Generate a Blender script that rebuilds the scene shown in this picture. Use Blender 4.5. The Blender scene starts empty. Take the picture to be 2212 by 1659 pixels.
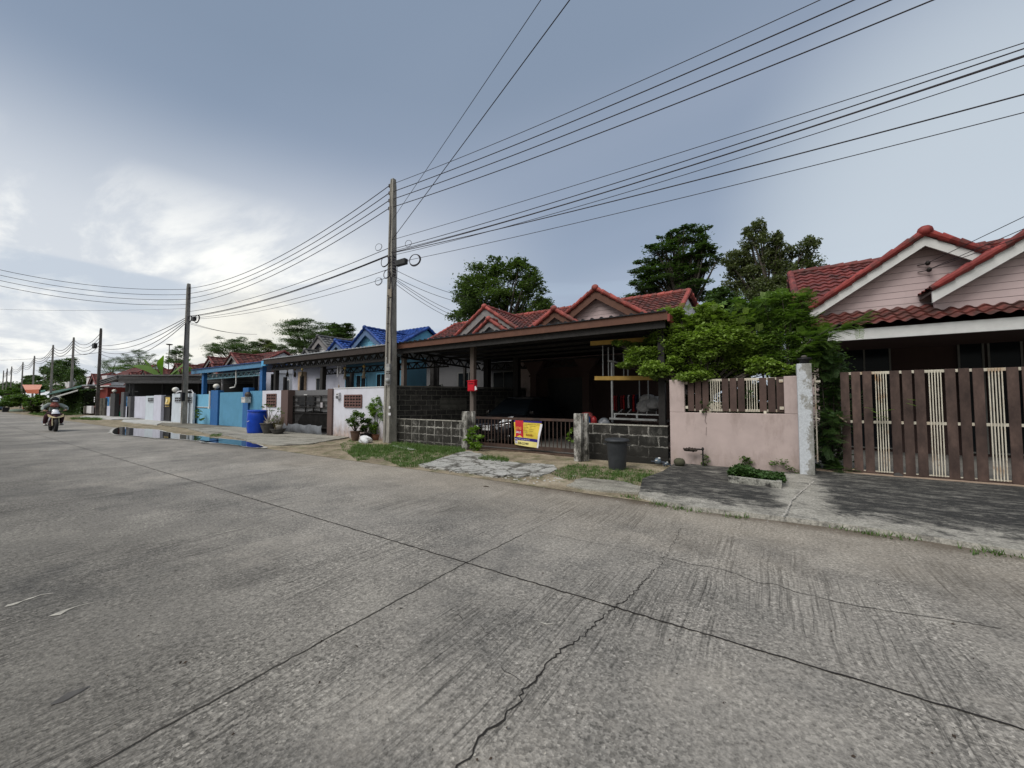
import bpy, math, random
import numpy as np
from mathutils import Vector, Matrix
random.seed(7); RNG=np.random.default_rng(11)
D=bpy.data; SC=bpy.context.scene; COL=SC.collection
R=math.radians
# ---------------------------------------------------------------- camera
CAMH=1.5; YAW=R(33.2); PITCH=math.atan(36/830)
cam=D.cameras.new('camera'); co=D.objects.new('camera',cam); COL.objects.link(co)
cam.sensor_fit='HORIZONTAL'; cam.sensor_width=36; cam.lens=36*830/2212
cam.clip_start=.05; cam.clip_end=3000
co.location=(0,0,CAMH); co.rotation_euler=(R(90)+PITCH,0,YAW)
SC.camera=co
# ---------------------------------------------------------------- light
SUN_EL,SUN_AZ=R(50),R(202)       # compass-like: direction the light comes from, from +Y clockwise
SC.view_settings.view_transform='Standard'; SC.view_settings.look='None'
SC.view_settings.exposure=0.0; SC.view_settings.gamma=1; SC.view_settings.use_curve_mapping=False
try:
    SC.cycles.max_bounces=7; SC.cycles.diffuse_bounces=1; SC.cycles.glossy_bounces=3
    SC.cycles.transparent_max_bounces=8; SC.cycles.transmission_bounces=3
except Exception: pass
sdir=Vector((math.sin(SUN_AZ)*math.cos(SUN_EL),math.cos(SUN_AZ)*math.cos(SUN_EL),math.sin(SUN_EL)))
sl=D.lights.new('sun','SUN'); sl.energy=2.1; sl.angle=R(32); sl.color=(1,.965,.91)
so=D.objects.new('sun',sl); COL.objects.link(so); so.rotation_euler=(-sdir).to_track_quat('-Z','Y').to_euler(); so.location=(0,0,30)
# world: overcast cloud deck mixed over a Nishita sky
W=D.worlds.new('World'); SC.world=W; W.use_nodes=True
def NT(nt):
    def n(t,**k):
        o=nt.nodes.new(t)
        for a,b in k.items():
            if a=='op': o.operation=b
            elif a=='inp':
                for q,v in b.items(): o.inputs[q].default_value=v
            else: setattr(o,a,b)
        return o
    def l(a,b): nt.links.new(a,b)
    return n,l
n,l=NT(W.node_tree); W.node_tree.nodes.clear()
out=n('ShaderNodeOutputWorld'); sky=n('ShaderNodeTexSky',sky_type='NISHITA',sun_disc=False)
sky.sun_elevation=SUN_EL; sky.sun_rotation=SUN_AZ; sky.air_density=1.2; sky.dust_density=3
b1=n('ShaderNodeBackground',inp={'Strength':.07}); l(sky.outputs[0],b1.inputs[0])
tc=n('ShaderNodeTexCoord'); nrm=n('ShaderNodeVectorMath',op='NORMALIZE'); l(tc.outputs['Generated'],nrm.inputs[0])
sep=n('ShaderNodeSeparateXYZ'); l(nrm.outputs[0],sep.inputs[0])
def mth(op,a,b=None,c=None,cl=False):
    m=n('ShaderNodeMath',op=op); m.use_clamp=cl
    for i,v in enumerate((a,b,c)):
        if v is None: continue
        if hasattr(v,'links'): l(v,m.inputs[i])
        else: m.inputs[i].default_value=v
    return m.outputs[0]
def ramp(fac,stops,interp='LINEAR'):
    r=n('ShaderNodeValToRGB'); r.color_ramp.interpolation=interp; e=r.color_ramp.elements
    while len(e)<len(stops): e.new(.5)
    for i,(p,c) in enumerate(stops):
        e[i].position=p; e[i].color=(c if hasattr(c,'__len__') else (c,c,c))+(1,) if hasattr(c,'__len__') else (c,c,c,1)
    l(fac,r.inputs[0]); return r.outputs[0]
def mixc(f,a,b,bt='MIX'):
    m=n('ShaderNodeMix',data_type='RGBA',blend_type=bt)
    for i,v in ((0,f),(6,a),(7,b)):
        if hasattr(v,'links'): l(v,m.inputs[i])
        else: m.inputs[i].default_value=v if i==0 else tuple(v)+(1,)
    return m.outputs[2]
zc=mth('ADD',mth('MAXIMUM',sep.outputs[2],0.0),.16)
cx=mth('DIVIDE',sep.outputs[0],zc); cy=mth('DIVIDE',sep.outputs[1],zc)
cmb=n('ShaderNodeCombineXYZ'); l(cx,cmb.inputs[0]); l(cy,cmb.inputs[1])
# broad soft bands that run along the street and fan out overhead
mp=n('ShaderNodeMapping'); mp.inputs['Scale'].default_value=(.16,.62,1); mp.inputs['Rotation'].default_value=(0,0,R(-14)); mp.inputs['Location'].default_value=(3.1,1.75,0); l(cmb.outputs[0],mp.inputs[0])
nz=n('ShaderNodeTexNoise',inp={'Scale':1.3,'Detail':3,'Roughness':.45}); l(mp.outputs[0],nz.inputs['Vector'])
mp2=n('ShaderNodeMapping'); mp2.inputs['Scale'].default_value=(.5,1.0,1); mp2.inputs['Location'].default_value=(.4,2.2,0); l(cmb.outputs[0],mp2.inputs[0])
nz2=n('ShaderNodeTexNoise',inp={'Scale':1.9,'Detail':8,'Roughness':.6,'Distortion':.35}); l(mp2.outputs[0],nz2.inputs['Vector'])
def dirv(px,py):
    a=(px-1106)/830; b=-(py-829.5)/830
    return (co.rotation_euler.to_matrix()@Vector((a,b,-1))).normalized()
def glow(px,py,lo,hi):
    d=n('ShaderNodeVectorMath',op='DOT_PRODUCT'); l(nrm.outputs[0],d.inputs[0]); d.inputs[1].default_value=dirv(px,py)
    mr=n('ShaderNodeMapRange',interpolation_type='SMOOTHSTEP',inp={'From Min':lo,'From Max':hi}); l(d.outputs['Value'],mr.inputs[0]); return mr.outputs[0]
elev=sep.outputs[2]
base=ramp(elev,[(0,(.60,.66,.72)),(.18,(.42,.50,.62)),(.38,(.31,.385,.51)),(.62,(.245,.315,.425)),(1,(.24,.31,.42))])
bands=ramp(nz.outputs['Fac'],[(.36,0),(.66,1)],'EASE')
c1=mixc(mth('MULTIPLY',bands,.55),base,(.47,.53,.66))
# bright break low on the left
gl=glow(60,620,.50,.95)
fl=mth('MULTIPLY',gl,mth('ADD',mth('MULTIPLY',nz.outputs['Fac'],.7),.62),cl=True)
hor=ramp(elev,[(0,1.0),(.29,1.0),(.55,0.0)],'EASE')
c2=mixc(mth('MULTIPLY',fl,hor),c1,(.76,.80,.85))
# bright billows
bil=ramp(nz2.outputs['Fac'],[(.44,0),(.60,1)],'EASE')
c3=mixc(mth('MULTIPLY',mth('MULTIPLY',bil,mth('MULTIPLY',glow(200,600,.86,.975),ramp(elev,[(0,1.0),(.30,1.0),(.42,0.0)]))),1.0),c2,(1.12,1.12,1.08))
# blue-grey bars low in the sky, left
mp3=n('ShaderNodeMapping'); mp3.inputs['Scale'].default_value=(.9,.9,9.5); mp3.inputs['Location'].default_value=(0,0,.7); l(nrm.outputs[0],mp3.inputs[0])
nz3=n('ShaderNodeTexNoise',inp={'Scale':1.6,'Detail':4,'Roughness':.5}); l(mp3.outputs[0],nz3.inputs['Vector'])
bar=ramp(nz3.outputs['Fac'],[(.50,0),(.62,1)],'EASE')
low=ramp(elev,[(0,.3),(.08,1.0),(.26,.8),(.36,0.0)])
c4=mixc(mth('MULTIPLY',mth('MULTIPLY',bar,low),.55),c3,(.47,.57,.70))
# pale patch at the right
c5=mixc(mth('MULTIPLY',glow(2170,470,.90,.995),.8),c4,(.66,.735,.80))
c5=mixc(mth('MULTIPLY',glow(560,760,.985,.999),.55),c5,(.93,.88,.74))
# unseen sky behind the viewer brightened to light the street fronts
bk=n('ShaderNodeMapRange',interpolation_type='SMOOTHSTEP',inp={'From Min':.55,'From Max':.97}); dn=n('ShaderNodeVectorMath',op='DOT_PRODUCT'); l(nrm.outputs[0],dn.inputs[0]); dn.inputs[1].default_value=(.22,-.66,.72); l(dn.outputs['Value'],bk.inputs[0])
c6=mixc(bk.outputs[0],c5,(1.45,1.42,1.36))
# dark band added to the unseen low sky behind the viewer, dimming carports
bd=n('ShaderNodeVectorMath',op='DOT_PRODUCT'); l(nrm.outputs[0],bd.inputs[0]); bd.inputs[1].default_value=(.2,-.98,0)
bm=n('ShaderNodeMapRange',interpolation_type='SMOOTHSTEP',inp={'From Min':.1,'From Max':.5}); l(bd.outputs['Value'],bm.inputs[0])
c6=mixc(mth('MULTIPLY',bm.outputs[0],ramp(elev,[(0,.92),(.20,.85),(.42,0)],'EASE')),c6,(.10,.11,.11))
b2=n('ShaderNodeBackground'); l(c6,b2.inputs[0]); b2.inputs[1].default_value=1.0
mx=n('ShaderNodeMixShader'); mx.inputs[0].default_value=.9; l(b1.outputs[0],mx.inputs[1]); l(b2.outputs[0],mx.inputs[2]); l(mx.outputs[0],out.inputs[0])
# ---------------------------------------------------------------- geometry helpers
RM=co.rotation_euler.to_matrix()
def ray(px,py): return RM@Vector(((px-1106)/830,-(py-829.5)/830,-1))
def P(px,py,Y): # the place on the plane y=Y seen at that spot of a 2212 x 1659 survey picture
    d=ray(px,py); t=Y/d.y; return Vector((d.x*t,Y,CAMH+d.z*t))
def X(px,Y,py=865): return P(px,py,Y).x
def Zh(px,py,Y): return P(px,py,Y).z
def G(px,py,z=0):
    d=ray(px,py); t=(z-CAMH)/d.z; return Vector((d.x*t,d.y*t,z))
WL={}
def wloc(o):
    v=Vector(o.location)
    while o.parent: o=o.parent; v+=Vector(o.location)
    return v
def tag(o,label=None,cat=None,group=None,kind=None):
    if label: o['label']=label
    if cat: o['category']=cat
    if group: o['group']=group
    if kind: o['kind']=kind
    return o
def thing(name,label,cat,loc=(0,0,0),group=None,rz=0):
    o=D.objects.new(name,None); COL.objects.link(o); o.location=loc; o.rotation_euler=(0,0,rz); o.empty_display_size=.2
    return tag(o,label,cat,group)
def copy_tree(o,parent=None):
    c=o.copy(); COL.objects.link(c)
    if parent: c.parent=parent
    for ch in [x for x in D.objects if x.parent==o]: copy_tree(ch,c)
    return c
class MB:
    def __init__(s): s.v=[]; s.f=[]; s.m=[]; s.sm=[]
    def add(s,vs,fs,m=0,sm=False):
        b=len(s.v); s.v+= [tuple(p) for p in vs]
        for f in fs: s.f.append(tuple(b+i for i in f)); s.m.append(m); s.sm.append(sm)
        return s
    def mm(s,x0,y0,z0,x1,y1,z1,m=0):
        v=[(x0,y0,z0),(x1,y0,z0),(x1,y1,z0),(x0,y1,z0),(x0,y0,z1),(x1,y0,z1),(x1,y1,z1),(x0,y1,z1)]
        return s.add(v,[(0,3,2,1),(4,5,6,7),(0,1,5,4),(1,2,6,5),(2,3,7,6),(3,0,4,7)],m)
    def box(s,c,d,m=0,M=None):
        h=[x/2 for x in d]; v=[]
        for z in (-1,1):
            for x,y in ((-1,-1),(1,-1),(1,1),(-1,1)):
                p=Vector((x*h[0],y*h[1],z*h[2])); p=(M@p if M else p)+Vector(c); v.append(p)
        return s.add(v,[(0,3,2,1),(4,5,6,7),(0,1,5,4),(1,2,6,5),(2,3,7,6),(3,0,4,7)],m)
    def bar(s,a,b,w,h=None,m=0,up=(0,0,1)):
        a=Vector(a);b=Vector(b); h=h or w; d=(b-a); L=d.length
        if L<1e-6: return s
        d/=L; u=Vector(up)
        if abs(d.dot(u))>.95: u=Vector((0,1,0)) if abs(d.y)<.9 else Vector((1,0,0))
        sd=d.cross(u).normalized(); u=sd.cross(d)
        v=[q+sd*i*w/2+u*j*h/2 for q in (a,b) for i,j in ((-1,-1),(1,-1),(1,1),(-1,1))]
        return s.add(v,[(0,1,2,3),(7,6,5,4),(0,4,5,1),(1,5,6,2),(2,6,7,3),(3,7,4,0)],m)
    def tube(s,pts,r,k=8,m=0,cap=True,sm=True):
        pts=[Vector(p) for p in pts]; N=len(pts); rr=r if hasattr(r,'__len__') else [r]*N
        vs=[];u=None
        for i,p in enumerate(pts):
            d=(pts[min(i+1,N-1)]-pts[max(i-1,0)]).normalized()
            if u is None: u=d.orthogonal().normalized()
            u=(u-d*u.dot(d)); u=u.normalized() if u.length>1e-6 else d.orthogonal().normalized()
            w=d.cross(u)
            for j in range(k):
                t=2*math.pi*j/k; vs.append(p+(u*math.cos(t)+w*math.sin(t))*rr[i])
        fs=[(i*k+j,i*k+(j+1)%k,(i+1)*k+(j+1)%k,(i+1)*k+j) for i in range(N-1) for j in range(k)]
        s.add(vs,fs,m,sm)
        if cap: s.add([vs[j] for j in range(k)],[tuple(range(k))[::-1]],m); s.add([vs[-k+j] for j in range(k)],[tuple(range(k))],m)
        return s
    def lathe(s,prof,c=(0,0,0),k=20,m=0,sm=True,M=None,sq=1):
        vs=[]
        for r,z in prof:
            for j in range(k):
                t=2*math.pi*j/k; p=Vector((r*math.cos(t),r*math.sin(t)*sq,z)); p=(M@p if M else p)+Vector(c); vs.append(p)
        fs=[(i*k+j,i*k+(j+1)%k,(i+1)*k+(j+1)%k,(i+1)*k+j) for i in range(len(prof)-1) for j in range(k)]
        return s.add(vs,fs,m,sm)
    def ell(s,c,r,k=16,q=10,m=0,M=None):
        pr=[(max(1e-4,math.sin(math.pi*i/q)),-math.cos(math.pi*i/q)) for i in range(q+1)]
        vs=[];S=Matrix.Diagonal(Vector(r))
        T=(M@S) if M else S
        return s.lathe(pr,c,k,m,True,T)
    def poly(s,pts,m=0): return s.add(pts,[tuple(range(len(pts)))],m)
    def prism(s,pts,d,m=0):
        k=len(pts); d=Vector(d); a=[Vector(p) for p in pts]; b=[p+d for p in a]
        return s.add(a+b,[tuple(range(k))[::-1],tuple(range(k,2*k))]+[(i,(i+1)%k,k+(i+1)%k,k+i) for i in range(k)],m)
    def build(s,name,mats,parent=None,org=None,bevel=0,sm=None):
        me=D.meshes.new(name)
        if parent is not None: o0=wloc(parent)
        elif org is not None: o0=Vector(org)
        else:
            a=np.array(s.v); o0=Vector(((a[:,0].min()+a[:,0].max())/2,(a[:,1].min()+a[:,1].max())/2,a[:,2].min()))
        me.from_pydata([(p[0]-o0.x,p[1]-o0.y,p[2]-o0.z) for p in s.v],[],s.f)
        if not isinstance(mats,(list,tuple)): mats=[mats]
        for q in mats: me.materials.append(q)
        me.polygons.foreach_set('material_index',s.m); me.polygons.foreach_set('use_smooth',s.sm if sm is None else [sm]*len(s.f)); me.update()
        o=D.objects.new(name,me); COL.objects.link(o)
        if parent is not None: o.parent=parent
        else: o.location=o0
        if bevel:
            b=o.modifiers.new('bevel','BEVEL'); b.width=bevel; b.segments=2; b.limit_method='ANGLE'; b.angle_limit=R(40)
        return o
def solo(mb,name,mats,label,cat,group=None,**k):
    return tag(mb.build(name,mats,**k),label,cat,group)
def nparr(name,V,F,mat,parent=None,org=(0,0,0),smooth=False,attr=None):
    """mesh from arrays; F is (n,k) quads or triangles"""
    me=D.meshes.new(name); o0=np.array(wloc(parent) if parent is not None else org,dtype=float)
    V=(V-o0).astype(np.float32); nF,k=F.shape
    me.vertices.add(len(V)); me.vertices.foreach_set('co',V.ravel())
    me.loops.add(nF*k); me.loops.foreach_set('vertex_index',F.ravel().astype(np.int32))
    me.polygons.add(nF); me.polygons.foreach_set('loop_start',np.arange(0,nF*k,k,dtype=np.int32)); me.polygons.foreach_set('loop_total',np.full(nF,k,dtype=np.int32))
    if attr is not None:
        a=me.attributes.new('tint','FLOAT','FACE'); a.data.foreach_set('value',attr.astype(np.float32))
    me.materials.append(mat); me.update(calc_edges=True)
    if smooth: me.polygons.foreach_set('use_smooth',[True]*nF)
    o=D.objects.new(name,me); COL.objects.link(o)
    if parent is not None: o.parent=parent
    else: o.location=o0
    return o
# ---------------------------------------------------------------- materials
def newmat(name):
    m=D.materials.new(name); m.use_nodes=True; nt=m.node_tree; nt.nodes.clear(); return m,nt
MC={}
def sRGB(r,g,b):
    f=lambda c:((c/255+.055)/1.055)**2.4 if c>10 else c/255/12.92
    return (f(r),f(g),f(b))
class MT:
    """small material builder in world-space coordinates"""
    def __init__(s,name,rough=.8,metal=0,spec=.3):
        s.m,s.nt=newmat(name); s.n,s.l=NT(s.nt)
        s.o=s.n('ShaderNodeOutputMaterial'); s.p=s.n('ShaderNodeBsdfPrincipled'); s.l(s.p.outputs[0],s.o.inputs[0])
        s.p.inputs['Roughness'].default_value=rough; s.p.inputs['Metallic'].default_value=metal; s.p.inputs['Specular IOR Level'].default_value=spec
        s.g=s.n('ShaderNodeNewGeometry'); s.pos=s.g.outputs['Position']; s.hgt=None
    def map(s,sc=(1,1,1),rot=(0,0,0),loc=(0,0,0),v=None):
        m=s.n('ShaderNodeMapping'); m.inputs['Scale'].default_value=sc; m.inputs['Rotation'].default_value=rot; m.inputs['Location'].default_value=loc; s.l(v or s.pos,m.inputs[0]); return m.outputs[0]
    def noise(s,scale,detail=5,rough=.55,v=None,dist=0):
        x=s.n('ShaderNodeTexNoise',inp={'Scale':scale,'Detail':detail,'Roughness':rough,'Distortion':dist}); s.l(v or s.pos,x.inputs['Vector']); return x.outputs['Fac']
    def vor(s,scale,v=None,feat='F1',out='Distance',rnd=1):
        x=s.n('ShaderNodeTexVoronoi',feature=feat,inp={'Scale':scale,'Randomness':rnd}); s.l(v or s.pos,x.inputs['Vector']); return x.outputs[out]
    def xyz(s,v=None):
        x=s.n('ShaderNodeSeparateXYZ'); s.l(v or s.pos,x.inputs[0]); return x.outputs
    def ma(s,op,a,b=None,c=None,cl=False):
        m=s.n('ShaderNodeMath',op=op); m.use_clamp=cl
        for i,v in enumerate((a,b,c)):
            if v is None: continue
            if hasattr(v,'links'): s.l(v,m.inputs[i])
            else: m.inputs[i].default_value=v
        return m.outputs[0]
    def rp(s,f,stops,ip='LINEAR'):
        r=s.n('ShaderNodeValToRGB'); r.color_ramp.interpolation=ip; e=r.color_ramp.elements
        while len(e)<len(stops): e.new(.5)
        for i,(p,c) in enumerate(stops): e[i].position=p; e[i].color=tuple(c)+(1,) if hasattr(c,'__len__') else (c,c,c,1)
        s.l(f,r.inputs[0]); return r.outputs[0]
    def mix(s,f,a,b,bt='MIX'):
        m=s.n('ShaderNodeMix',data_type='RGBA',blend_type=bt)
        for i,v in ((0,f),(6,a),(7,b)):
            if hasattr(v,'links'): s.l(v,m.inputs[i])
            else: m.inputs[i].default_value=v if i==0 else tuple(v)+(1,)
        return m.outputs[2]
    def bump(s,h,st=.5,d=.01):
        b=s.n('ShaderNodeBump',inp={'Strength':st,'Distance':d}); s.l(h,b.inputs['Height'])
        if s.hgt: s.l(s.hgt,b.inputs['Normal'])
        s.hgt=b.outputs[0]; s.l(s.hgt,s.p.inputs['Normal']); return s
    def col(s,c):
        if hasattr(c,'links'): s.l(c,s.p.inputs['Base Color'])
        else: s.p.inputs['Base Color'].default_value=tuple(c)+(1,)
        return s
def plain(name,c,rough=.7,metal=0,var=.18,scale=6,bump=.15,spec=.3,stretch=(1,1,1),c2=None,thr=(.35,.65)):
    if name in MC: return MC[name]
    t=MT(name,rough,metal,spec); v=t.map(stretch)
    nz=t.noise(scale,6,.6,v); d=tuple(x*(1-var*1.6) for x in c); e=tuple(min(1,x*(1+var)) for x in c)
    cc=t.rp(nz,[(.3,d),(.7,e)])
    if c2 is not None: cc=t.mix(t.rp(t.noise(scale*.4,7,.65,t.map(stretch,loc=(3,7,1))),[(thr[0],0),(thr[1],1)]),cc,c2)
    t.col(cc)
    t.p.inputs['Roughness'].default_value=rough
    if bump: t.bump(t.noise(scale*9,4,.6,v),bump,.004)
    MC[name]=t.m; return t.m
# ================================================================ SETTING
def road_mat():
    t=MT('road_concrete',.82,0,.25); ps=t.pos; o=t.xyz()
    big=t.noise(.33,4,.55); mid=t.noise(1.7,6,.6,t.map(rot=(0,0,.3)))
    c=t.rp(t.ma('ADD',t.ma('MULTIPLY',big,.6),t.ma('MULTIPLY',mid,.4)),[(.36,(.178,.170,.155)),(.52,(.272,.255,.228)),(.66,(.36,.338,.30))])
    # exposed aggregate
    cell=t.n('ShaderNodeTexVoronoi',inp={'Scale':78,'Randomness':1}); t.l(t.map(),cell.inputs['Vector'])
    sp=t.rp(cell.outputs['Color'],[(0,.30),(.3,.62),(.55,.95),(.85,1.25),(1,2.0)])
    am=t.rp(t.noise(.8,5,.6,t.map(loc=(5,1,0))),[(.38,.45),(.62,1.0)])
    c=t.mix(t.ma('MULTIPLY',am,.95),c,t.mix(1.0,c,sp,'MULTIPLY'))
    fine=t.noise(34,6,.75); c=t.mix(.8,c,t.rp(fine,[(.36,.40),(.47,.92),(.56,1.12),(.68,1.55)]),'MULTIPLY')
    # broom strokes across the road
    wob=t.noise(.9,3,.5); wv=t.n('ShaderNodeVectorMath',op='ADD'); t.l(ps,wv.inputs[0]); cb=t.n('ShaderNodeCombineXYZ'); t.l(t.ma('MULTIPLY',wob,.13),cb.inputs[0]); t.l(cb.outputs[0],wv.inputs[1])
    st=t.noise(1.0,5,.7,t.map((38,.9,1),v=wv.outputs[0])); st2=t.noise(1.0,3,.6,t.map((95,1.6,1),v=wv.outputs[0]))
    sm=t.rp(t.noise(.75,4,.6,t.map((1.2,.7,1),loc=(2,9,0))),[(.43,0),(.57,1)])
    sl_=t.rp(t.ma('ADD',t.ma('MULTIPLY',st,.6),t.ma('MULTIPLY',st2,.4)),[(.39,.30),(.465,.82),(.52,1.05),(.62,1.30)])
    c=t.mix(t.ma('MULTIPLY',sm,.85),c,t.mix(1.0,c,sl_,'MULTIPLY'))
    # worn dark areas with their own outline
    dk=t.rp(t.noise(.62,7,.72,t.map(loc=(7.3,4.4,0))),[(.53,0),(.66,1)]); c=t.mix(t.ma('MULTIPLY',dk,.75),c,t.mix(1.0,c,(.55,.56,.58),'MULTIPLY'))
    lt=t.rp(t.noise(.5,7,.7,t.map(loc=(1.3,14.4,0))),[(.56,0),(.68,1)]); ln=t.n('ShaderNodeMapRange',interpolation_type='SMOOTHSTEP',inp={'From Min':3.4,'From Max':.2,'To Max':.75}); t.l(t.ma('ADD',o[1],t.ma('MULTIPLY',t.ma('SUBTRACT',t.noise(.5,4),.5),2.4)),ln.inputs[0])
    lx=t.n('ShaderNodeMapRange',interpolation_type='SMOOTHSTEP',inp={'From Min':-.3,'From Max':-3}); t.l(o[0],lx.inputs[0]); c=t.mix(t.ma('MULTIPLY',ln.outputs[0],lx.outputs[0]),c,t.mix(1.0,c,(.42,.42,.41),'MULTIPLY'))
    c=t.mix(t.ma('MULTIPLY',lt,.45),c,t.mix(1.0,(.36,.33,.285),t.rp(fine,[(.3,.7),(.7,1.2)]),'MULTIPLY'))
    # sandy soil washed along the kerb
    e=t.n('ShaderNodeMapRange',interpolation_type='SMOOTHSTEP',inp={'From Min':3.3,'From Max':6.0}); t.l(t.ma('ADD',o[1],t.ma('MULTIPLY',t.ma('SUBTRACT',t.noise(.9,5,.6),.5),2.6)),e.inputs[0])
    ex=t.n('ShaderNodeMapRange',interpolation_type='SMOOTHSTEP',inp={'From Min':-15,'From Max':-7,'To Min':.25}); t.l(o[0],ex.inputs[0])
    c=t.mix(t.ma('MULTIPLY',t.ma('MULTIPLY',e.outputs[0],ex.outputs[0]),.6),c,t.mix(.5,t.mix(1.0,(.38,.32,.24),t.rp(fine,[(.3,.6),(.7,1.3)]),'MULTIPLY'),c))
    # damp dirt right in the gutter
    e2=t.n('ShaderNodeMapRange',interpolation_type='SMOOTHSTEP',inp={'From Min':5.55,'From Max':5.95}); t.l(t.ma('ADD',o[1],t.ma('MULTIPLY',t.ma('SUBTRACT',t.noise(2.3,5,.6),.5),.5)),e2.inputs[0])
    ex2=t.n('ShaderNodeMapRange',interpolation_type='SMOOTHSTEP',inp={'From Min':-5.2,'From Max':-3}); t.l(o[0],ex2.inputs[0])
    c=t.mix(t.ma('MULTIPLY',t.ma('MULTIPLY',e2.outputs[0],ex2.outputs[0]),.8),c,(.075,.055,.036))
    # smooth damp ring around the puddle
    d=t.n('ShaderNodeVectorMath',op='DISTANCE'); t.l(t.map((.28,1,0)),d.inputs[0]); d.inputs[1].default_value=(-15.2*.28,5.9,0)
    dm=t.n('ShaderNodeMapRange',interpolation_type='SMOOTHSTEP',inp={'From Min':1.5,'From Max':.5}); t.l(t.ma('ADD',d.outputs['Value'],t.ma('MULTIPLY',t.noise(1.5,4),.7)),dm.inputs[0])
    c=t.mix(t.ma('MULTIPLY',dm.outputs[0],.7),c,(.07,.068,.062))
    t.col(c)
    h=t.ma('ADD',t.ma('MULTIPLY',fine,.5),t.ma('MULTIPLY',cell.outputs['Distance'],.35)); h=t.ma('ADD',h,t.ma('MULTIPLY',t.ma('MULTIPLY',st,sm),1.0))
    t.bump(h,.8,.008); return t.m
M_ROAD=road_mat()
M_DARK=plain('crack_dark',(.022,.02,.018),.95,var=.2,bump=0)
def dirt_mat():
    t=MT('dirt',.95,0,.1); a=t.noise(1.3,7,.68); b=t.noise(22,5,.7)
    c=t.rp(a,[(.32,(.15,.125,.09)),(.5,(.27,.225,.16)),(.68,(.38,.33,.25))]); c=t.mix(.8,c,t.rp(b,[(.3,.55),(.7,1.35)]),'MULTIPLY')
    g=t.rp(t.noise(2.4,6,.7,t.map(loc=(4,4,0))),[(.5,0),(.62,1)]); c=t.mix(t.ma('MULTIPLY',g,.55),c,(.06,.085,.028)); t.col(c); t.bump(b,.7,.02); return t.m
M_DIRT=dirt_mat()
def slab_mat(name,c1,c2,thr,sc=.9,stretch=(1,1,1),dark=(.035,.034,.032),edge=False,crk=0):
    t=MT(name,.85,0,.25); a=t.noise(2.2,6,.6); c=t.rp(a,[(.3,c1),(.7,c2)])
    v=t.map(stretch,loc=(2,5,0)); f=t.noise(sc,12,.80,v,.5)
    
    if edge:
        o=t.xyz(); e=t.n('ShaderNodeMapRange',interpolation_type='SMOOTHSTEP',inp={'From Min':6.0,'From Max':6.85}); t.l(t.ma('ADD',o[1],t.ma('MULTIPLY',t.ma('SUBTRACT',t.noise(1.5,7,.7),.5),2.6)),e.inputs[0])
        d=t.n('ShaderNodeVectorMath',op='DISTANCE'); t.l(t.map((1,.16,0)),d.inputs[0]); d.inputs[1].default_value=(.42,7.8*.16,0); e3=t.n('ShaderNodeMapRange',interpolation_type='SMOOTHSTEP',inp={'From Min':.12,'From Max':.55}); t.l(d.outputs['Value'],e3.inputs[0])
        f=t.ma('ADD',f,t.ma('MULTIPLY',t.ma('SUBTRACT',t.ma('MULTIPLY',e.outputs[0],e3.outputs[0]),.55),.22))
    m=t.rp(f,[(thr[0],0),(thr[1],1)]); c=t.mix(m,c,dark)
    if edge:
        c=t.mix(t.ma('MULTIPLY',t.rp(t.noise(5.5,9,.8,t.map((.55,1.7,1),loc=(6,1,0))),[(.49,0),(.60,1)]),.55),c,(.24,.23,.205)); c=t.mix(t.rp(t.noise(60,3,.7),[(.62,0),(.72,.8)]),c,(.26,.25,.225))
    if crk:
        wv=t.n('ShaderNodeVectorMath',op='ADD'); t.l(t.pos,wv.inputs[0]); cb=t.n('ShaderNodeCombineXYZ'); t.l(t.ma('MULTIPLY',t.noise(5,4),.35),cb.inputs[0]); t.l(t.ma('MULTIPLY',t.noise(5,4,v=t.map(loc=(5,5,5))),.35),cb.inputs[1]); t.l(cb.outputs[0],wv.inputs[1])
        k_=t.vor(crk,wv.outputs[0],'DISTANCE_TO_EDGE'); k2=t.vor(crk*3.1,wv.outputs[0],'DISTANCE_TO_EDGE'); c=t.mix(t.rp(k_,[(0,.95),(.035,.5),(.06,0)]),c,(.05,.045,.035)); c=t.mix(t.ma('MULTIPLY',t.rp(k2,[(0,.8),(.07,0)]),t.rp(t.noise(1.6,3),[(.45,0),(.55,1)])),c,(.06,.055,.045))
    b=t.noise(40,5,.7); c=t.mix(.9,c,t.rp(b,[(.32,.5),(.5,1),(.68,1.5)]),'MULTIPLY'); t.col(c); t.bump(b,.5,.008); return t.m
M_SLAB_A=slab_mat('drive_algae',(.24,.23,.20),(.38,.365,.325),(.39,.55),3.0,(.75,1.2,1),(.030,.030,.029),True)
M_SLAB=slab_mat('pavement_concrete',(.22,.21,.18),(.34,.325,.28),(.50,.66),.8,(.5,1.8,1),(.075,.068,.055))
M_SLABW=slab_mat('broken_concrete',(.30,.30,.28),(.44,.435,.41),(.54,.66),2.4,(1,1,1),(.11,.10,.085),False,1.5)
M_CONC=slab_mat('concrete_rough',(.26,.25,.22),(.36,.35,.31),(.52,.62),2.5)
def sheet(name,pts,z,mat,kind='structure',th=None,sub=0):
    mb=MB()
    if th:
        q=[]; rs=random.Random(len(pts)*7+int(abs(pts[0][0])*10))
        for i,a in enumerate(pts):
            b=pts[(i+1)%len(pts)]; L=math.hypot(b[0]-a[0],b[1]-a[1]); k=max(1,int(L/.16))
            for j in range(k):
                u=j/k; q.append((a[0]+(b[0]-a[0])*u+rs.uniform(-.035,.035),a[1]+(b[1]-a[1])*u+rs.uniform(-.035,.035)))
        pts=q
    if th: mb.prism([(p[0],p[1],z-th) for p in pts],(0,0,th))
    else: mb.poly([(p[0],p[1],z) for p in pts])
    o=mb.build(name,mat,org=(0,0,0)); return tag(o,kind=kind)
S=600
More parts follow.
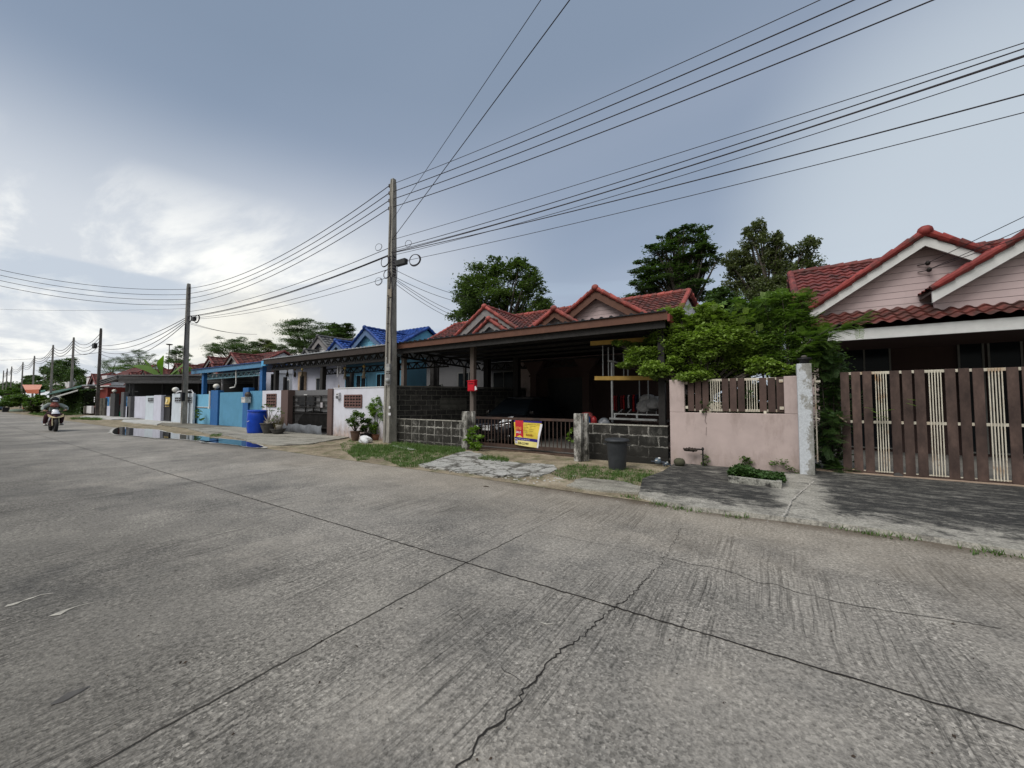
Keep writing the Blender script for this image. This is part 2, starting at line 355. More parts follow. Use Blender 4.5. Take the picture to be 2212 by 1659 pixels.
sheet('ground',[(-S,-S),(S,-S),(S,S),(-S,S)],-.035,M_DIRT)
def grid(name,x0,x1,y0,y1,z,mat,dx=1,dy=1,f=None):
    nx=max(1,int((x1-x0)/dx)); ny=max(1,int((y1-y0)/dy)); mb=MB()
    v=[(x0+(x1-x0)*i/nx,y0+(y1-y0)*j/ny,z+(f(x0+(x1-x0)*i/nx,y0+(y1-y0)*j/ny) if f else 0)) for j in range(ny+1) for i in range(nx+1)]
    mb.add(v,[(j*(nx+1)+i,j*(nx+1)+i+1,(j+1)*(nx+1)+i+1,(j+1)*(nx+1)+i) for j in range(ny) for i in range(nx)],0,True)
    return tag(mb.build(name,mat,org=(0,0,0)),kind='structure')
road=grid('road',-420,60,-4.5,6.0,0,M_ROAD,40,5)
def ribbon(name,pts,w,jit=0,step=.05,z=.004,parent=road,mat=None):
    """thin irregular strip following pts on the ground"""
    P2=[Vector((p[0],p[1])) for p in pts]; cl=[]
    for a,b in zip(P2,P2[1:]):
        k=max(1,int((b-a).length/step))
        cl+=[a.lerp(b,i/k) for i in range(k)]
    cl.append(P2[-1]); N=len(cl); L=[];Rr=[]
    ph=random.random()*9
    for i,p in enumerate(cl):
        d=(cl[min(i+1,N-1)]-cl[max(i-1,0)]).normalized(); nn=Vector((-d.y,d.x))
        off=jit*(random.random()-.5)*2
        ww=(w(i/(N-1)) if callable(w) else w)*(.75+.5*random.random()) if jit else (w if not callable(w) else w(i/(N-1)))
        q=p+nn*off; L.append((q+nn*ww/2)); Rr.append((q-nn*ww/2))
    mb=MB(); mb.add([(p.x,p.y,z) for p in L]+[(p.x,p.y,z) for p in Rr],[(i,N+i,N+i+1,i+1) for i in range(N-1)])
    return mb.build(name,mat or M_DARK,parent=parent)
ribbon('expansion_joint',[(-130,2.8),(-30,2.8),(14,2.8)],.013,.006,.04)
ribbon('expansion_joint',[(-2.33,-4),(-2.34,2.79),(-2.30,3.7)],.009,.006,.05,mat=plain('joint_fill',(.05,.045,.038),.9,var=.6,scale=6))
ribbon('expansion_joint',[(-2.30,3.7),(-2.24,5.0)],.004,.005,.05,mat=plain('joint_faint',(.13,.115,.09),.9,var=.4,scale=6))
ribbon('expansion_joint',[(-8.3,-4),(-8.7,2.8),(-8.5,5.4)],.009,.003,.06)
for x in (-15,-21.3,-27.5,-33.7,-40): ribbon('expansion_joint',[(x,-4),(x-.1,2.8),(x,5.6)],.012,.003,.2)
z4=lambda L:[G(713.2+.3968*x,1042.4+.3968*y) for x,y in L]
z3=lambda L:[G(1261.8+.4296*x,1014.9+.4296*y) for x,y in L]
ck=[(1905,250),(1875,320),(1840,380),(1820,415),(1780,470),(1740,510),(1705,540),(1655,600),(1600,650),(1540,690),(1500,720),(1450,770),(1380,835),(1300,885),(1230,935),(1190,990),(1145,1025),(1110,1075),(1065,1115),(1030,1185),(960,1270),(880,1330),(820,1400),(780,1450),(700,1550),(640,1640)]
ribbon('crack',z4(ck),lambda s:.004+.008*min(1,max(0,(s-.3)*2.2))*(.7+.3*math.sin(s*70)),.016,.022)
ribbon('crack',z4([(1130,270),(1290,300),(1430,330),(1560,350),(1700,385),(1830,415)]),.0035,.006,.03)
ribbon('crack',z3([(410,445),(560,480),(640,490),(720,510),(780,530),(870,570),(960,575),(1060,615),(1180,640),(1260,665),(1400,690),(1600,722),(1800,750),(2100,800)]),.006,.006,.03)
for L in ([(670,720),(700,725),(722,750)],[(812,778),(832,800),(838,815),(872,824)],[(830,270),(900,300)],[(1060,1110),(1000,1060),(930,1010)]):
    ribbon('crack',z4(L),.003,.008,.03)
# --- verge beyond the kerb
VM=grid('verge',-130,-1.2,5.9,9.7,.006,M_DIRT,1.2,.6,lambda x,y:.025*math.sin(x*1.7+y)*math.sin(y*2.1+x*.4)*(y>6.3)*(y<9.3))
lot=grid('lot_floor',-52,30,9.62,40,.02,slab_mat('lot_concrete',(.13,.125,.115),(.2,.19,.175),(.55,.7),1.2),6,6)
def zA(x,y): return .05+.03*(y-6.1)/3.4
def slab(name,pts,z,th,mat,parts=1): 
    return sheet(name,pts,z,mat,th=th)
def driveA():
    pr=[G(1380,1075),G(1420,1088),G(1500,1103),G(1600,1115),G(1692,1126),G(1850,1146),G(2000,1168),G(2212,1203)]
    pr=[(p.x,p.y) for p in pr]+[(3.5,6.0),(6,6.0),(12,6.05)]
    back=[(12,10.6),(6,10.6),(3.5,10.6),(1.4,10.6),(.4,9.75),(-.6,9.7),(-1.72,9.6),(-1.75,8.3),(-1.9,7.3)]
    pts=pr+back; mb=MB(); zz=[.055 if p[1]<6.6 else (.09 if p[1]>9 else .07) for p in pts]
    c=(1.5,8.2,.085); k=len(pts); vs=[(p[0],p[1],z) for p,z in zip(pts,zz)]+[c]+[(p[0]+(0 if p[0]>-1.6 else -.02),p[1]-.02,-.03) for p in pts]
    mb.add(vs,[(i,(i+1)%k,k) for i in range(k)]+[(i,k+1+i,k+1+(i+1)%k,(i+1)%k) for i in range(k)])
    return tag(mb.build('driveway',M_SLAB_A,org=(0,0,0)),kind='structure')
dA=driveA()
M_LINE=plain('pale_mortar',(.42,.40,.36),.9,var=.25,scale=9)
ribbon('seam',[G(1690,1121,.06),G(1702,1104,.06),G(1712,1080,.07),G(1735,1060,.08),G(1757,1040,.085)],.018,.012,.05,.088,dA,M_LINE)
z2=lambda L:[G(658.3+.2976*x,932.6+.2976*y) for x,y in L]
bs=sheet('broken_slab',z2([(820,252),(890,235),(960,215),(1060,180),(1120,158),(1200,150),(1290,175),(1400,215),(1520,235),(1700,243),(1800,252),(1835,285),(1790,310),(1700,330),(1620,330),(1550,342),(1470,330),(1400,338),(1330,330),(1250,322),(1180,305),(1100,300),(1020,282),(950,272),(880,268)]),.042,M_SLABW,th=.05)
sheet('drain_cover',[G(*p) for p in ((1228,1052),(1240,1040),(1262,1035),(1300,1040),(1345,1043),(1398,1060),(1380,1068),(1330,1066),(1270,1060))],.035,M_SLAB,th=.05)
sheet('sidewalk',[(-13.3,6.35),(-12.9,7.2),(-13.4,8.3),(-14,9.42),(-24.9,9.6),(-25.2,7.6),(-21,7.0),(-18,6.85),(-16.2,6.6),(-14.8,6.3)],.05,M_SLAB,th=.07)
sheet('sidewalk',[(-25.3,7.7),(-25,9.6),(-31.0,9.55),(-33.5,8.6),(-31.0,7.9)],.045,plain('mud_slab',(.13,.115,.09),.9,var=.35,scale=1.2,c2=(.26,.245,.2)),th=.06)
sheet('sidewalk',[(-30.6,7.7),(-33.5,8.7),(-31.4,9.35),(-40.0,9.4),(-41,8.4),(-37.5,7.6)],.06,plain('pale_slab',(.44,.44,.42),.85,var=.15,scale=2),th=.08)
sheet('sidewalk',[(-42,7.9),(-43,9.8),(-54,9.9),(-55,8.6),(-50,7.4)],.06,plain('pale_slab',(.44,.44,.42)),th=.08)
# --- puddle
def water_mat():
    t=MT('puddle_water',.03,0,.5); t.col((.022,.022,.022)); t.p.inputs['IOR'].default_value=1.7
    t.bump(t.noise(6,2),.015,.003); return t.m
zp=lambda L:[G(192+.124*x,768+.124*y) for x,y in L]; zq=lambda L:[G(329.2+.1984*x,658.3+.1984*y) for x,y in L]
pl=zp([(395,1345),(430,1290),(520,1255),(640,1250),(720,1270),(900,1285),(1150,1290),(1330,1340),(1520,1370),(1700,1400),(1950,1410),(2100,1440)])+zq([(960,1484),(1060,1497),(1180,1540),(1225,1562),(1100,1566),(980,1548),(900,1532),(700,1512),(500,1497)])+zp([(2100,1532),(1900,1500),(1650,1465),(1250,1455),(1100,1442),(1000,1430),(720,1402),(450,1387)])
def smooth(pts,k=2):
    for _ in range(k):
        q=[]
        for a,b in zip(pts,pts[1:]+pts[:1]):
            a=Vector(a);b=Vector(b); q+=[a.lerp(b,.25)+Vector((random.uniform(-.02,.02),random.uniform(-.02,.02),0)),a.lerp(b,.75)]
        pts=q
    return pts
pl=smooth(pl)
cen=sum(pl,Vector())/len(pl)
rim=[p+Vector(((p.x-cen.x)*(.01+.03*random.random()),(.03+.13*random.random()**2)*(1 if p.y>cen.y else -1)*(1.0 if p.x<-16 else .3),0)) for p in pl]
sheet('puddle_edge',rim,.0235,plain('sediment',(.40,.39,.36),.9,var=.2,scale=5))
tag(sheet('puddle',pl,.028,water_mat()),kind='structure')
# --- leaf / grass builders
def leaf_mat(name,dark,light,trans=.3,rough=.5,nscale=1.2):
    if name in MC: return MC[name]
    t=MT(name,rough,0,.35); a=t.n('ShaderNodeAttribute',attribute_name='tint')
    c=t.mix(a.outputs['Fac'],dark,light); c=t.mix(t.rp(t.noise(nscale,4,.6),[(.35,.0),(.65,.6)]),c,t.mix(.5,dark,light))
    t.col(c); tr=t.n('ShaderNodeBsdfTranslucent'); t.l(t.mix(1.0,c,(1.3,1.5,.6),'MULTIPLY'),tr.inputs[0])
    ms=t.n('ShaderNodeMixShader'); ms.inputs[0].default_value=trans; t.l(t.p.outputs[0],ms.inputs[1]); t.l(tr.outputs[0],ms.inputs[2]); t.l(ms.outputs[0],t.o.inputs[0])
    MC[name]=t.m; return t.m
def rot_rand(n,flat=.0,rng=RNG):
    """random leaf frames: direction a along the leaf, b across; flat 1 = nearly horizontal"""
    nrm=rng.normal(size=(n,3)); nrm[:,2]=np.abs(nrm[:,2])+flat*2.2; nrm/=np.linalg.norm(nrm,axis=1,keepdims=True)
    a=rng.normal(size=(n,3)); a-=nrm*(a*nrm).sum(1,keepdims=True); a/=np.linalg.norm(a,axis=1,keepdims=True)
    b=np.cross(nrm,a); return a,b,nrm
def leaves(name,C,L,Wd,mat,parent=None,flat=.5,fold=.25,tint=None,org=(0,0,0),droop=None):
    """C (n,3) leaf centres -> folded rhombus leaves (two triangles around a midrib)"""
    n_=len(C); a,b,m=rot_rand(n_,flat)
    if droop is not None: a[:,2]-=droop; a/=np.linalg.norm(a,axis=1,keepdims=True)
    l_=(L*(.7+.6*RNG.random(n_)))[:,None]; w_=(Wd*(.7+.6*RNG.random(n_)))[:,None]
    base=C-a*l_*.5; tip=C+a*l_*.5; mid=C-a*l_*.06
    s1=mid+b*w_*.5+m*w_*fold; s2=mid-b*w_*.5+m*w_*fold
    V=np.stack([base,s1,tip,s2],1).reshape(-1,3); i=np.arange(n_)*4
    F=np.concatenate([np.stack([i,i+1,i+2],1),np.stack([i,i+2,i+3],1)])
    tt=tint if tint is not None else RNG.random(n_)
    return nparr(name,V,F,mat,parent,org,attr=np.concatenate([tt,tt]))
def inpoly(x,y,P_):
    c=np.zeros(len(x),bool); j=len(P_)-1
    for i in range(len(P_)):
        xi,yi=P_[i][0],P_[i][1]; xj,yj=P_[j][0],P_[j][1]
        c^=((yi>y)!=(yj>y))&(x<(xj-xi)*(y-yi)/(yj-yi+1e-12)+xi); j=i
    return c
M_GRASS=leaf_mat('grass_blade',(.035,.085,.014),(.12,.20,.045),.3)
def grass(name,polys,dens,h,mat=None,z=.01,label=None,clump=.8,parent=None,cat='grass',w=.006):
    Vs=[];Fs=[];T=[];b0=0
    for pg in polys:
        A=np.array([(p[0],p[1]) for p in pg]); lo=A.min(0);hi=A.max(0); ar=(hi-lo).prod(); n_=int(ar*dens)
        if n_<4: n_=4
        nt_=max(3,int(n_/26)); cx_=RNG.random((nt_,2))*(hi-lo)+lo; k=RNG.integers(0,nt_,n_)
        p=cx_[k]+RNG.normal(size=(n_,2))*.05; q=RNG.random((n_,2))*(hi-lo)+lo; s=RNG.random(n_)<clump; p=np.where(s[:,None],p,q)
        ok=inpoly(p[:,0],p[:,1],A); p=p[ok]; n_=len(p)
        th=RNG.random(n_)*6.283; hh=h*(.35+1.0*RNG.random(n_)**1.5); ln=hh*(.25+.8*RNG.random(n_))
        dx=np.stack([np.cos(th),np.sin(th)],1); pr=np.stack([-dx[:,1],dx[:,0]],1)*w
        b=np.stack([p[:,0],p[:,1],np.full(n_,z)],1); v1=b.copy();v2=b.copy(); v1[:,:2]+=pr; v2[:,:2]-=pr; v3=b.copy(); v3[:,:2]+=dx*ln[:,None]; v3[:,2]+=hh
        Vs.append(np.stack([v1,v2,v3],1).reshape(-1,3)); i=np.arange(n_)*3+b0; Fs.append(np.stack([i,i+1,i+2],1)); T.append(RNG.random(n_)); b0+=n_*3
    o=nparr(name,np.concatenate(Vs),np.concatenate(Fs),mat or M_GRASS,parent,attr=np.concatenate(T))
    if parent is None: tag(o,label,cat,kind='stuff')
    return o
gp=lambda L:[G(*p) for p in L]
grass('grass',[z2([(360,100),(700,95),(1130,120),(1170,150),(1010,185),(930,230),(820,262),(700,262),(620,225),(560,200),(380,215),(300,150)]),z2([(640,80),(1170,125),(1150,160),(900,150),(600,120)])],1500,.075,label='thin patchy grass on the verge between the tall pole and the low block wall')
grass('grass',[z2([(1255,212),(1300,195),(1400,200),(1480,215),(1480,235),(1330,225)])],2000,.09,z=.045,label='small green tuft growing on the broken slab before the barred gate')
grass('grass',[gp([(1215,1012),(1250,1003),(1300,1012),(1400,1018),(1425,1020),(1400,1036),(1375,1052),(1320,1040),(1262,1033),(1230,1040),(1190,1026)])],1700,.06,label='green grass patch around the foot of the black rubbish bin')
grass('grass',[gp([(1405,1082),(1440,1090),(1480,1098),(1530,1106),(1540,1113),(1480,1107),(1400,1092)]),gp([(1780,1130),(1840,1138),(1900,1152),(1960,1160),(2000,1170),(1960,1172),(1850,1152),(1790,1142)]),gp([(2050,1180),(2110,1186),(2212,1203),(2212,1212),(2100,1200)]),gp([(1340,1066),(1400,1076),(1390,1084),(1340,1074)]),gp([(1560,1112),(1620,1118),(1610,1126),(1560,1118)])],1100,.05,label='grass and weeds rooted in the gutter along the dark driveway edge',z=.005)
grass('grass',[[(-60,6.4),(-60,9.2),(-70,9.6),(-76,7.5),(-68,6.3)],[(-47,6.3),(-42,7.2),(-44,7.9),(-50,7.3)]],170,.16,w=.02,label='lush strip of grass before the dark hedge at the far left')
grass('grass',[gp([(455,943),(480,940),(475,946),(452,946)])],900,.07,label='small weed tuft beside the puddle by the blue gate',z=.05)
grass('grass',[gp([(735,960),(760,950),(790,962),(840,975),(850,988),(780,985),(740,975)])],600,.05,label='dry pale grass at the end of the concrete pavement')
# broken bits and litter near the slab
M_BIT=plain('rubble_pale',(.42,.41,.38),.9,var=.2,scale=20)
def rockmb(mb,c,r):
    k=7; vs=[]
    for zz,s_ in ((0,.8),(.35,1),(.7,.6)):
        for j in range(k):
            a=j/k*6.283; q=r*s_*(.65+.6*random.random()); vs.append((c[0]+q*math.cos(a),c[1]+q*.8*math.sin(a),c[2]+zz*r*(.6+.2*random.random())))
    return mb.add(vs,[tuple(range(k))[::-1],tuple(range(2*k,3*k))]+[(i*k+j,i*k+(j+1)%k,(i+1)*k+(j+1)%k,(i+1)*k+j) for i in range(2) for j in range(k)])
def rock(c,r,mat,name,label,cat): return solo(rockmb(MB(),c,r),name,mat,label,cat)
mb=MB()
for i in range(90):
    px=random.uniform(1080,1215); row=1026+(px-1080)*.10*random.uniform(.2,1)+random.uniform(-7,12)*(1 if px<1190 else .6); g=G(px,row); rockmb(mb,(g.x,g.y,0),random.uniform(.010,.036))
for i in range(40):
    px=random.uniform(925,1090); row=1010+(px-925)*.1+random.uniform(-8,8); g=G(px,row); rockmb(mb,(g.x,g.y,.02),random.uniform(.015,.045))
for i in range(50):
    px=random.uniform(1100,2150); row=1045+(px-1100)*.135+random.uniform(-12,8); g=G(px,row); rockmb(mb,(g.x,g.y,.0),random.uniform(.004,.012))
tag(mb.build('rubble',M_BIT,org=(0,0,0)),'pale concrete rubble scattered along the front of the broken slab','rubble',kind='stuff')

z5=lambda L:[G(.4379*x,932.6+.4379*y) for x,y in L]
M_PALE=plain('scuff_pale',(.42,.40,.35),.9,var=.3,scale=14); M_DAMP=plain('oil_patch',(.085,.08,.075),.7,var=.25,scale=9)
ribbon('scuff',z5([(22,868),(80,846),(150,826),(200,806),(265,796)]),lambda s:.006+.05*(1-s)*abs(math.sin(s*9)),.012,.03,.004,road,M_PALE)
ribbon('scuff',z5([(275,908),(300,892),(370,868),(475,840)]),lambda s:.004+.05*(1-s)**2,.008,.03,.004,road,M_PALE)
ribbon('oil_patch',z5([(250,1345),(300,1325),(350,1300),(400,1275),(440,1255)]),lambda s:.045*math.sin(math.pi*min(1,s*.9+.1))+.004,.006,.02,.004,road,M_DAMP)
ribbon('scuff',z4([(1150,760),(1180,770),(1210,775)]),.010,.012,.03,.004,road,M_PALE)
mb=MB(); mp_=MB()
for i in range(120):
    px=random.uniform(150,2200); row=random.uniform(1060,1650); g=G(px,row); a=random.random()*6.28; L=random.uniform(.005,.014)*(1 if i%5 else 1.5)*(1 if i%3 else .5); w=L*random.uniform(.25,.5); d=Vector((math.cos(a),math.sin(a),0)); s_=Vector((-d.y,d.x,0))
    (mb if i%3 else mp_).add([g-d*L+Vector((0,0,.005)),g+s_*w+Vector((0,0,.012)),g+d*L+Vector((0,0,.008)),g-s_*w+Vector((0,0,.005))],[(0,1,2,3)])
tag(mb.build('leaf_litter',plain('dry_leaf',(.05,.035,.025),.9,var=.4,scale=30),org=(0,0,0)),'tiny dry leaf bits and grit scattered over the concrete road','litter',kind='stuff')
tag(mp_.build('grit',plain('grit_pale',(.45,.43,.38),.8),org=(0,0,0)),'tiny pale grit specks scattered over the concrete road','grit',kind='stuff')
# ================================================================ HOUSES
def tile_mat(name,c1,c2,moss=(.05,.05,.045),mt=(.52,.68)):
    t=MT(name,.62,0,.35); a=t.noise(2.6,6,.65); b=t.noise(13,4,.6)
    c=t.rp(b,[(.3,c1),(.7,c2)]); tv=t.n('ShaderNodeTexVoronoi',inp={'Scale':3.1,'Randomness':.6}); t.l(t.map(),tv.inputs['Vector']); tr_=t.n('ShaderNodeSeparateColor'); t.l(tv.outputs['Color'],tr_.inputs[0]); c=t.mix(.85,c,t.rp(tr_.outputs[0],[(0,.55),(1,1.4)]),'MULTIPLY'); c=t.mix(t.ma('MULTIPLY',t.rp(a,[(mt[0],0),(mt[1],1)]),.75),c,moss); t.col(c); t.bump(t.noise(60,3),.3,.003); return t.m
T_RED=tile_mat('tile_red',(.12,.026,.024),(.22,.055,.048),(.055,.03,.028),(.46,.62))
T_RED2=tile_mat('tile_red_old',(.105,.028,.024),(.20,.062,.050),(.045,.032,.028),(.43,.60))
T_CAP=tile_mat('cap_red',(.18,.026,.023),(.26,.042,.036),(.06,.035,.03),(.50,.66))
T_CAPB=tile_mat('cap_salmon',(.24,.048,.040),(.33,.076,.060),(.09,.05,.04),(.50,.66))
T_BLUE=tile_mat('tile_blue',(.012,.042,.19),(.022,.075,.30),(.02,.03,.08),(.6,.75))
T_GREY=tile_mat('tile_grey',(.085,.085,.085),(.14,.14,.14))
def wall_mat(name,c,stain=(.10,.06,.045),amt=.0,z0=0,z1=.9,line=None,rough=.85,var=.07,gr=(.3,.29,.28),top=0,sk=.32):
    if name in MC: return MC[name]
    t=MT(name,rough,0,.25); o=t.xyz(); a=t.noise(1.6,6,.6)
    cc=t.rp(a,[(.3,tuple(x*(1-var) for x in c)),(.7,tuple(min(1,x*(1+var)) for x in c))])
    st=t.noise(3.0,6,.65,t.map((1,1,.35))); cc=t.mix(t.ma('MULTIPLY',t.rp(st,[(.52,0),(.72,1)]),sk),cc,tuple(x*q*2.2 for x,q in zip(c,gr)))
    if amt:
        mr=t.n('ShaderNodeMapRange',inp={'From Min':z1,'From Max':z0}); t.l(t.ma('ADD',o[2],t.ma('MULTIPLY',t.ma('SUBTRACT',t.noise(4.5,7,.7,t.map((1,1,.55))),.5),1.4)),mr.inputs[0])
        cc=t.mix(t.ma('MULTIPLY',t.ma('POWER',mr.outputs[0],1.6,cl=True),amt),cc,t.rp(t.noise(5,5),[(.35,stain),(.65,tuple(min(1,x*2.4) for x in stain))]))
    if line:
        f=t.ma('FRACT',t.ma('DIVIDE',o[2],line)); cc=t.mix(t.rp(f,[(0,1),(.045,1),(.07,0)]),cc,tuple(x*.35 for x in c)); t.bump(t.rp(f,[(0,0),(.05,0),(.08,1)]),.6,.01)
    t.col(cc); t.bump(t.noise(70,4),.25,.003); MC[name]=t.m; return t.m
W_PINK=wall_mat('paint_pink',(.46,.375,.355),(.17,.135,.115),.8,-.05,.55,sk=.9,var=.12)
W_PSID=wall_mat('pink_siding',(.53,.43,.43),line=.165)
W_WHITE=wall_mat('white_paint',(.60,.61,.68),(.17,.12,.09),.95,-.05,1.0)
W_WH2=wall_mat('white_plain',(.62,.62,.64))
W_LIL=wall_mat('lilac_paint',(.52,.53,.62)); W_ICE=wall_mat('ice_paint',(.52,.58,.64))
W_LBLUE=wall_mat('light_blue_paint',(.15,.40,.58)); W_LBS=wall_mat('light_blue_siding',(.20,.50,.68),line=.16)
W_SHADE=wall_mat('dim_white',(.12,.12,.125)); W_PINK_SHADE=wall_mat('pink_shaded',(.06,.038,.034))  # white and pink darkened in the colour for the shade under eaves
W_GREY=wall_mat('grey_paint',(.10,.10,.10),(.06,.055,.05),.4); W_BRN=wall_mat('brown_paint',(.12,.082,.075),(.03,.025,.02),.8,-.1,.7)
TRIM=plain('white_trim',(.62,.63,.62),.6,var=.05,bump=0); TRB=plain('brown_board',(.115,.052,.034),.6,var=.12)
TRD=plain('dark_brown_board',(.038,.028,.024),.6,var=.15); TRG=plain('grey_board',(.22,.21,.21),.7,var=.1); TRBL=plain('blue_board',(.10,.16,.28),.55,var=.1)
STEEL=plain('dark_steel',(.022,.02,.019),.6,var=.3,bump=.05); GLASS=plain('dark_glass',(.008,.011,.014),.12,var=.05,bump=0,spec=.22)
GALV=plain('galvanised',(.38,.39,.39),.42,.7,var=.15); ALU=plain('aluminium_frame',(.17,.17,.16),.5,.3,var=.1); BLK=plain('black_plastic',(.014,.014,.015),.5,var=.2,bump=.05)
POSTB=plain('rusty_post',(.085,.068,.058),.75,var=.35,scale=3,stretch=(1,1,.25),c2=(.16,.135,.12)); ROOFU=plain('metal_sheet',(.022,.022,.025),.55,.4,var=.15)
def tileplane(mb,A,B,C,Dn,tw=.26,th=.32,amp=.026,q=6,m=0):
    A,B,C,Dn=map(Vector,(A,B,C,Dn)); nrm=(B-A).cross(Dn-A).normalized()
    if nrm.z<0: nrm=-nrm
    U=max((B-A).length,(C-Dn).length); V_=((Dn-A).length+(C-B).length)/2
    nu=max(2,int(U/tw*q)); nv=max(1,round(V_/th)); vs=[]; rows=0
    for j in range(nv):
        for e,off in ((0,0.0),(1,.045)):
            v=(j+e)/nv
            for i in range(nu+1):
                u=i/nu; p=A.lerp(B,u).lerp(Dn.lerp(C,u),v); s=(u*U/tw)%1; w=amp*(.5+.5*math.cos(2*math.pi*s))*1.7
                vs.append(p+nrm*(w+off))
            rows+=1
    k=nu+1; fs=[(r*k+i,r*k+i+1,(r+1)*k+i+1,(r+1)*k+i) for r in range(rows-1) for i in range(nu)]
    mb.add(vs,fs,m,False)
def caps(mb,a,b,r=.10,seg=.36,m=0):
    a=Vector(a);b=Vector(b); k=max(1,round((b-a).length/seg))
    for i in range(k):
        p=a.lerp(b,i/k); q_=a.lerp(b,(i+1.12)/k) if i<k-1 else b
        mb.tube([p,q_],[r*.66,r*.98],10,m,True,False)
def gable(parent,xc,Yg,Yb,za,hl,hr,tile,cap,barge,wm,sl=.63,ov=.28,q=6,bw=.2,tw=.26,zb=None,inner=None):
    roof=MB(); L=(xc-hl,za-sl*hl); Rr=(xc+hr,za-sl*hr)
    tileplane(roof,(xc,Yb,za),(xc,Yg,za),(L[0],Yg,L[1]),(L[0],Yb,L[1]),q=q,tw=tw); tileplane(roof,(xc,Yg,za),(xc,Yb,za),(Rr[0],Yb,Rr[1]),(Rr[0],Yg,Rr[1]),q=q,tw=tw)
    r=roof.build('roof',tile,parent=parent)
    c=MB(); e=.05
    caps(c,(L[0]-.02,Yg-e,L[1]+.01),(xc,Yg-e,za+.05)); caps(c,(Rr[0]+.02,Yg-e,Rr[1]+.01),(xc,Yg-e,za+.05)); caps(c,(xc,Yg-.08,za+.07),(xc,Yb,za+.07),.10)
    c.ell((xc,Yg-.08,za+.06),(.15,.12,.13),10,6)
    c.build('ridge_cap',cap,parent=r)
    b=MB(); t=.03
    for s,h in ((-1,hl),(1,hr)):
        x1=xc+s*h; z1=za-sl*h
        b.prism([(xc,Yg-t,za-.06),(x1,Yg-t,z1-.06),(x1,Yg-t,z1-.06-bw*1.18),(xc,Yg-t,za-.06-bw*1.18)] if s<0 else [(xc,Yg-t,za-.06-bw*1.18),(x1,Yg-t,z1-.06-bw*1.18),(x1,Yg-t,z1-.06),(xc,Yg-t,za-.06)],(0,.05,0))
    b.build('barge_board',barge,parent=parent)
    zb=zb if zb is not None else min(L[1],Rr[1])-.1
    w=MB(); w.prism([(L[0]+.12,Yg+ov,zb),(Rr[0]-.12,Yg+ov,zb),(Rr[0]-.12,Yg+ov,Rr[1]+.0),(xc,Yg+ov,za-.08),(L[0]+.12,Yg+ov,L[1]+.0)],(0,.12,0)); w.build('gable_wall',wm,parent=parent)
    if inner:
        w=MB(); f=.52; zt=za-.42; w.prism([(xc-hl*f*.55,Yg+ov-.03,zt-sl*hl*f*.55-.0),(xc+hr*f*.55,Yg+ov-.03,zt-sl*hr*f*.55),(xc,Yg+ov-.03,zt)],(0,.02,0)); w.build('gable_vent',inner,parent=parent)
    # timber under the rake so the roof has thickness
    s_=MB()
    for s,h in ((-1,hl),(1,hr)):
        x1=xc+s*h; z1=za-sl*h; s_.prism([(xc,Yg+.03,za-.03),(x1,Yg+.03,z1-.03),(x1,Yg+.03,z1-.09),(xc,Yg+.03,za-.09)],(0,Yb-Yg-.03,0))
    s_.build('soffit',TRD,parent=parent)
def mainroof(parent,x0,x1,Yf,Yr,zr,tile,cap,sl=.56,q=5,endmat=None,tw=.26,Yb=None,sk=0,slb=None):
    zf=zr-sl*(Yr-Yf); Yb=Yb or 2*Yr-Yf; zb=zr-(slb or sl)*(Yb-Yr); m=MB()
    tileplane(m,(x0,Yr,zr),(x1,Yr,zr),(x1,Yf,zf),(x0,Yf,zf),q=q,tw=tw); tileplane(m,(x1,Yr,zr),(x0,Yr,zr),(x0,Yb,zb),(x1+sk,Yb,zb),q=2,tw=tw)
    r=m.build('roof',tile,parent=parent)
    c=MB(); caps(c,(x0,Yr,zr+.05),(x1,Yr,zr+.05),.12)
    for x in (x0,x1): caps(c,(x,Yf,zf+.03),(x,Yr,zr+.05),.11); caps(c,(x+(sk if x==x1 else 0),Yb,zb+.03),(x,Yr,zr+.05),.11)
    c.build('ridge_cap',cap,parent=r)
    if endmat:
        for x in (x0+.15,x1-.27): MB().prism([(x,Yf+.3,zf+.1),(x+(sk if x>x0+1 else 0),Yb-.3,zb+.1),(x,Yr,zr-.1)],(.12,0,0)).build('gable_end',endmat,parent=parent)
    return zf
def body(parent,x0,x1,y0,y1,z1,mat): 
    MB().mm(x0,y0,0,x1,y1,z1).build('wall',mat,parent=parent)
def opening(parent,x0,x1,z0,z1,y,kind='window',n=2,fr=ALU,gl=GLASS,deep=.03):
    f=MB(); t=.04
    for a,b,c,d in ((x0,x1,z0,z0+t),(x0,x1,z1-t,z1),(x0,x0+t,z0+t,z1-t),(x1-t,x1,z0+t,z1-t)): f.mm(a,y-deep-.02,c,b,y-.002,d)
    for i in range(1,n): xx=x0+(x1-x0)*i/n; f.mm(xx-t/2,y-deep-.018,z0+t,xx+t/2,y-.003,z1-t)
    o=f.build(kind,fr,parent=parent); MB().mm(x0+t,y-deep,z0+t,x1-t,y-.004,z1-t).build('pane',gl,parent=o); return o
# ---- pink house at the right edge
hA=thing('house','pink house with red gables and long white eave beam behind the brown board gate','house',(4.5,14,0))
zf=mainroof(hA,.92,10.5,13.9,17,6.05,T_RED,T_RED,sl=.62,q=6,endmat=W_WH2)
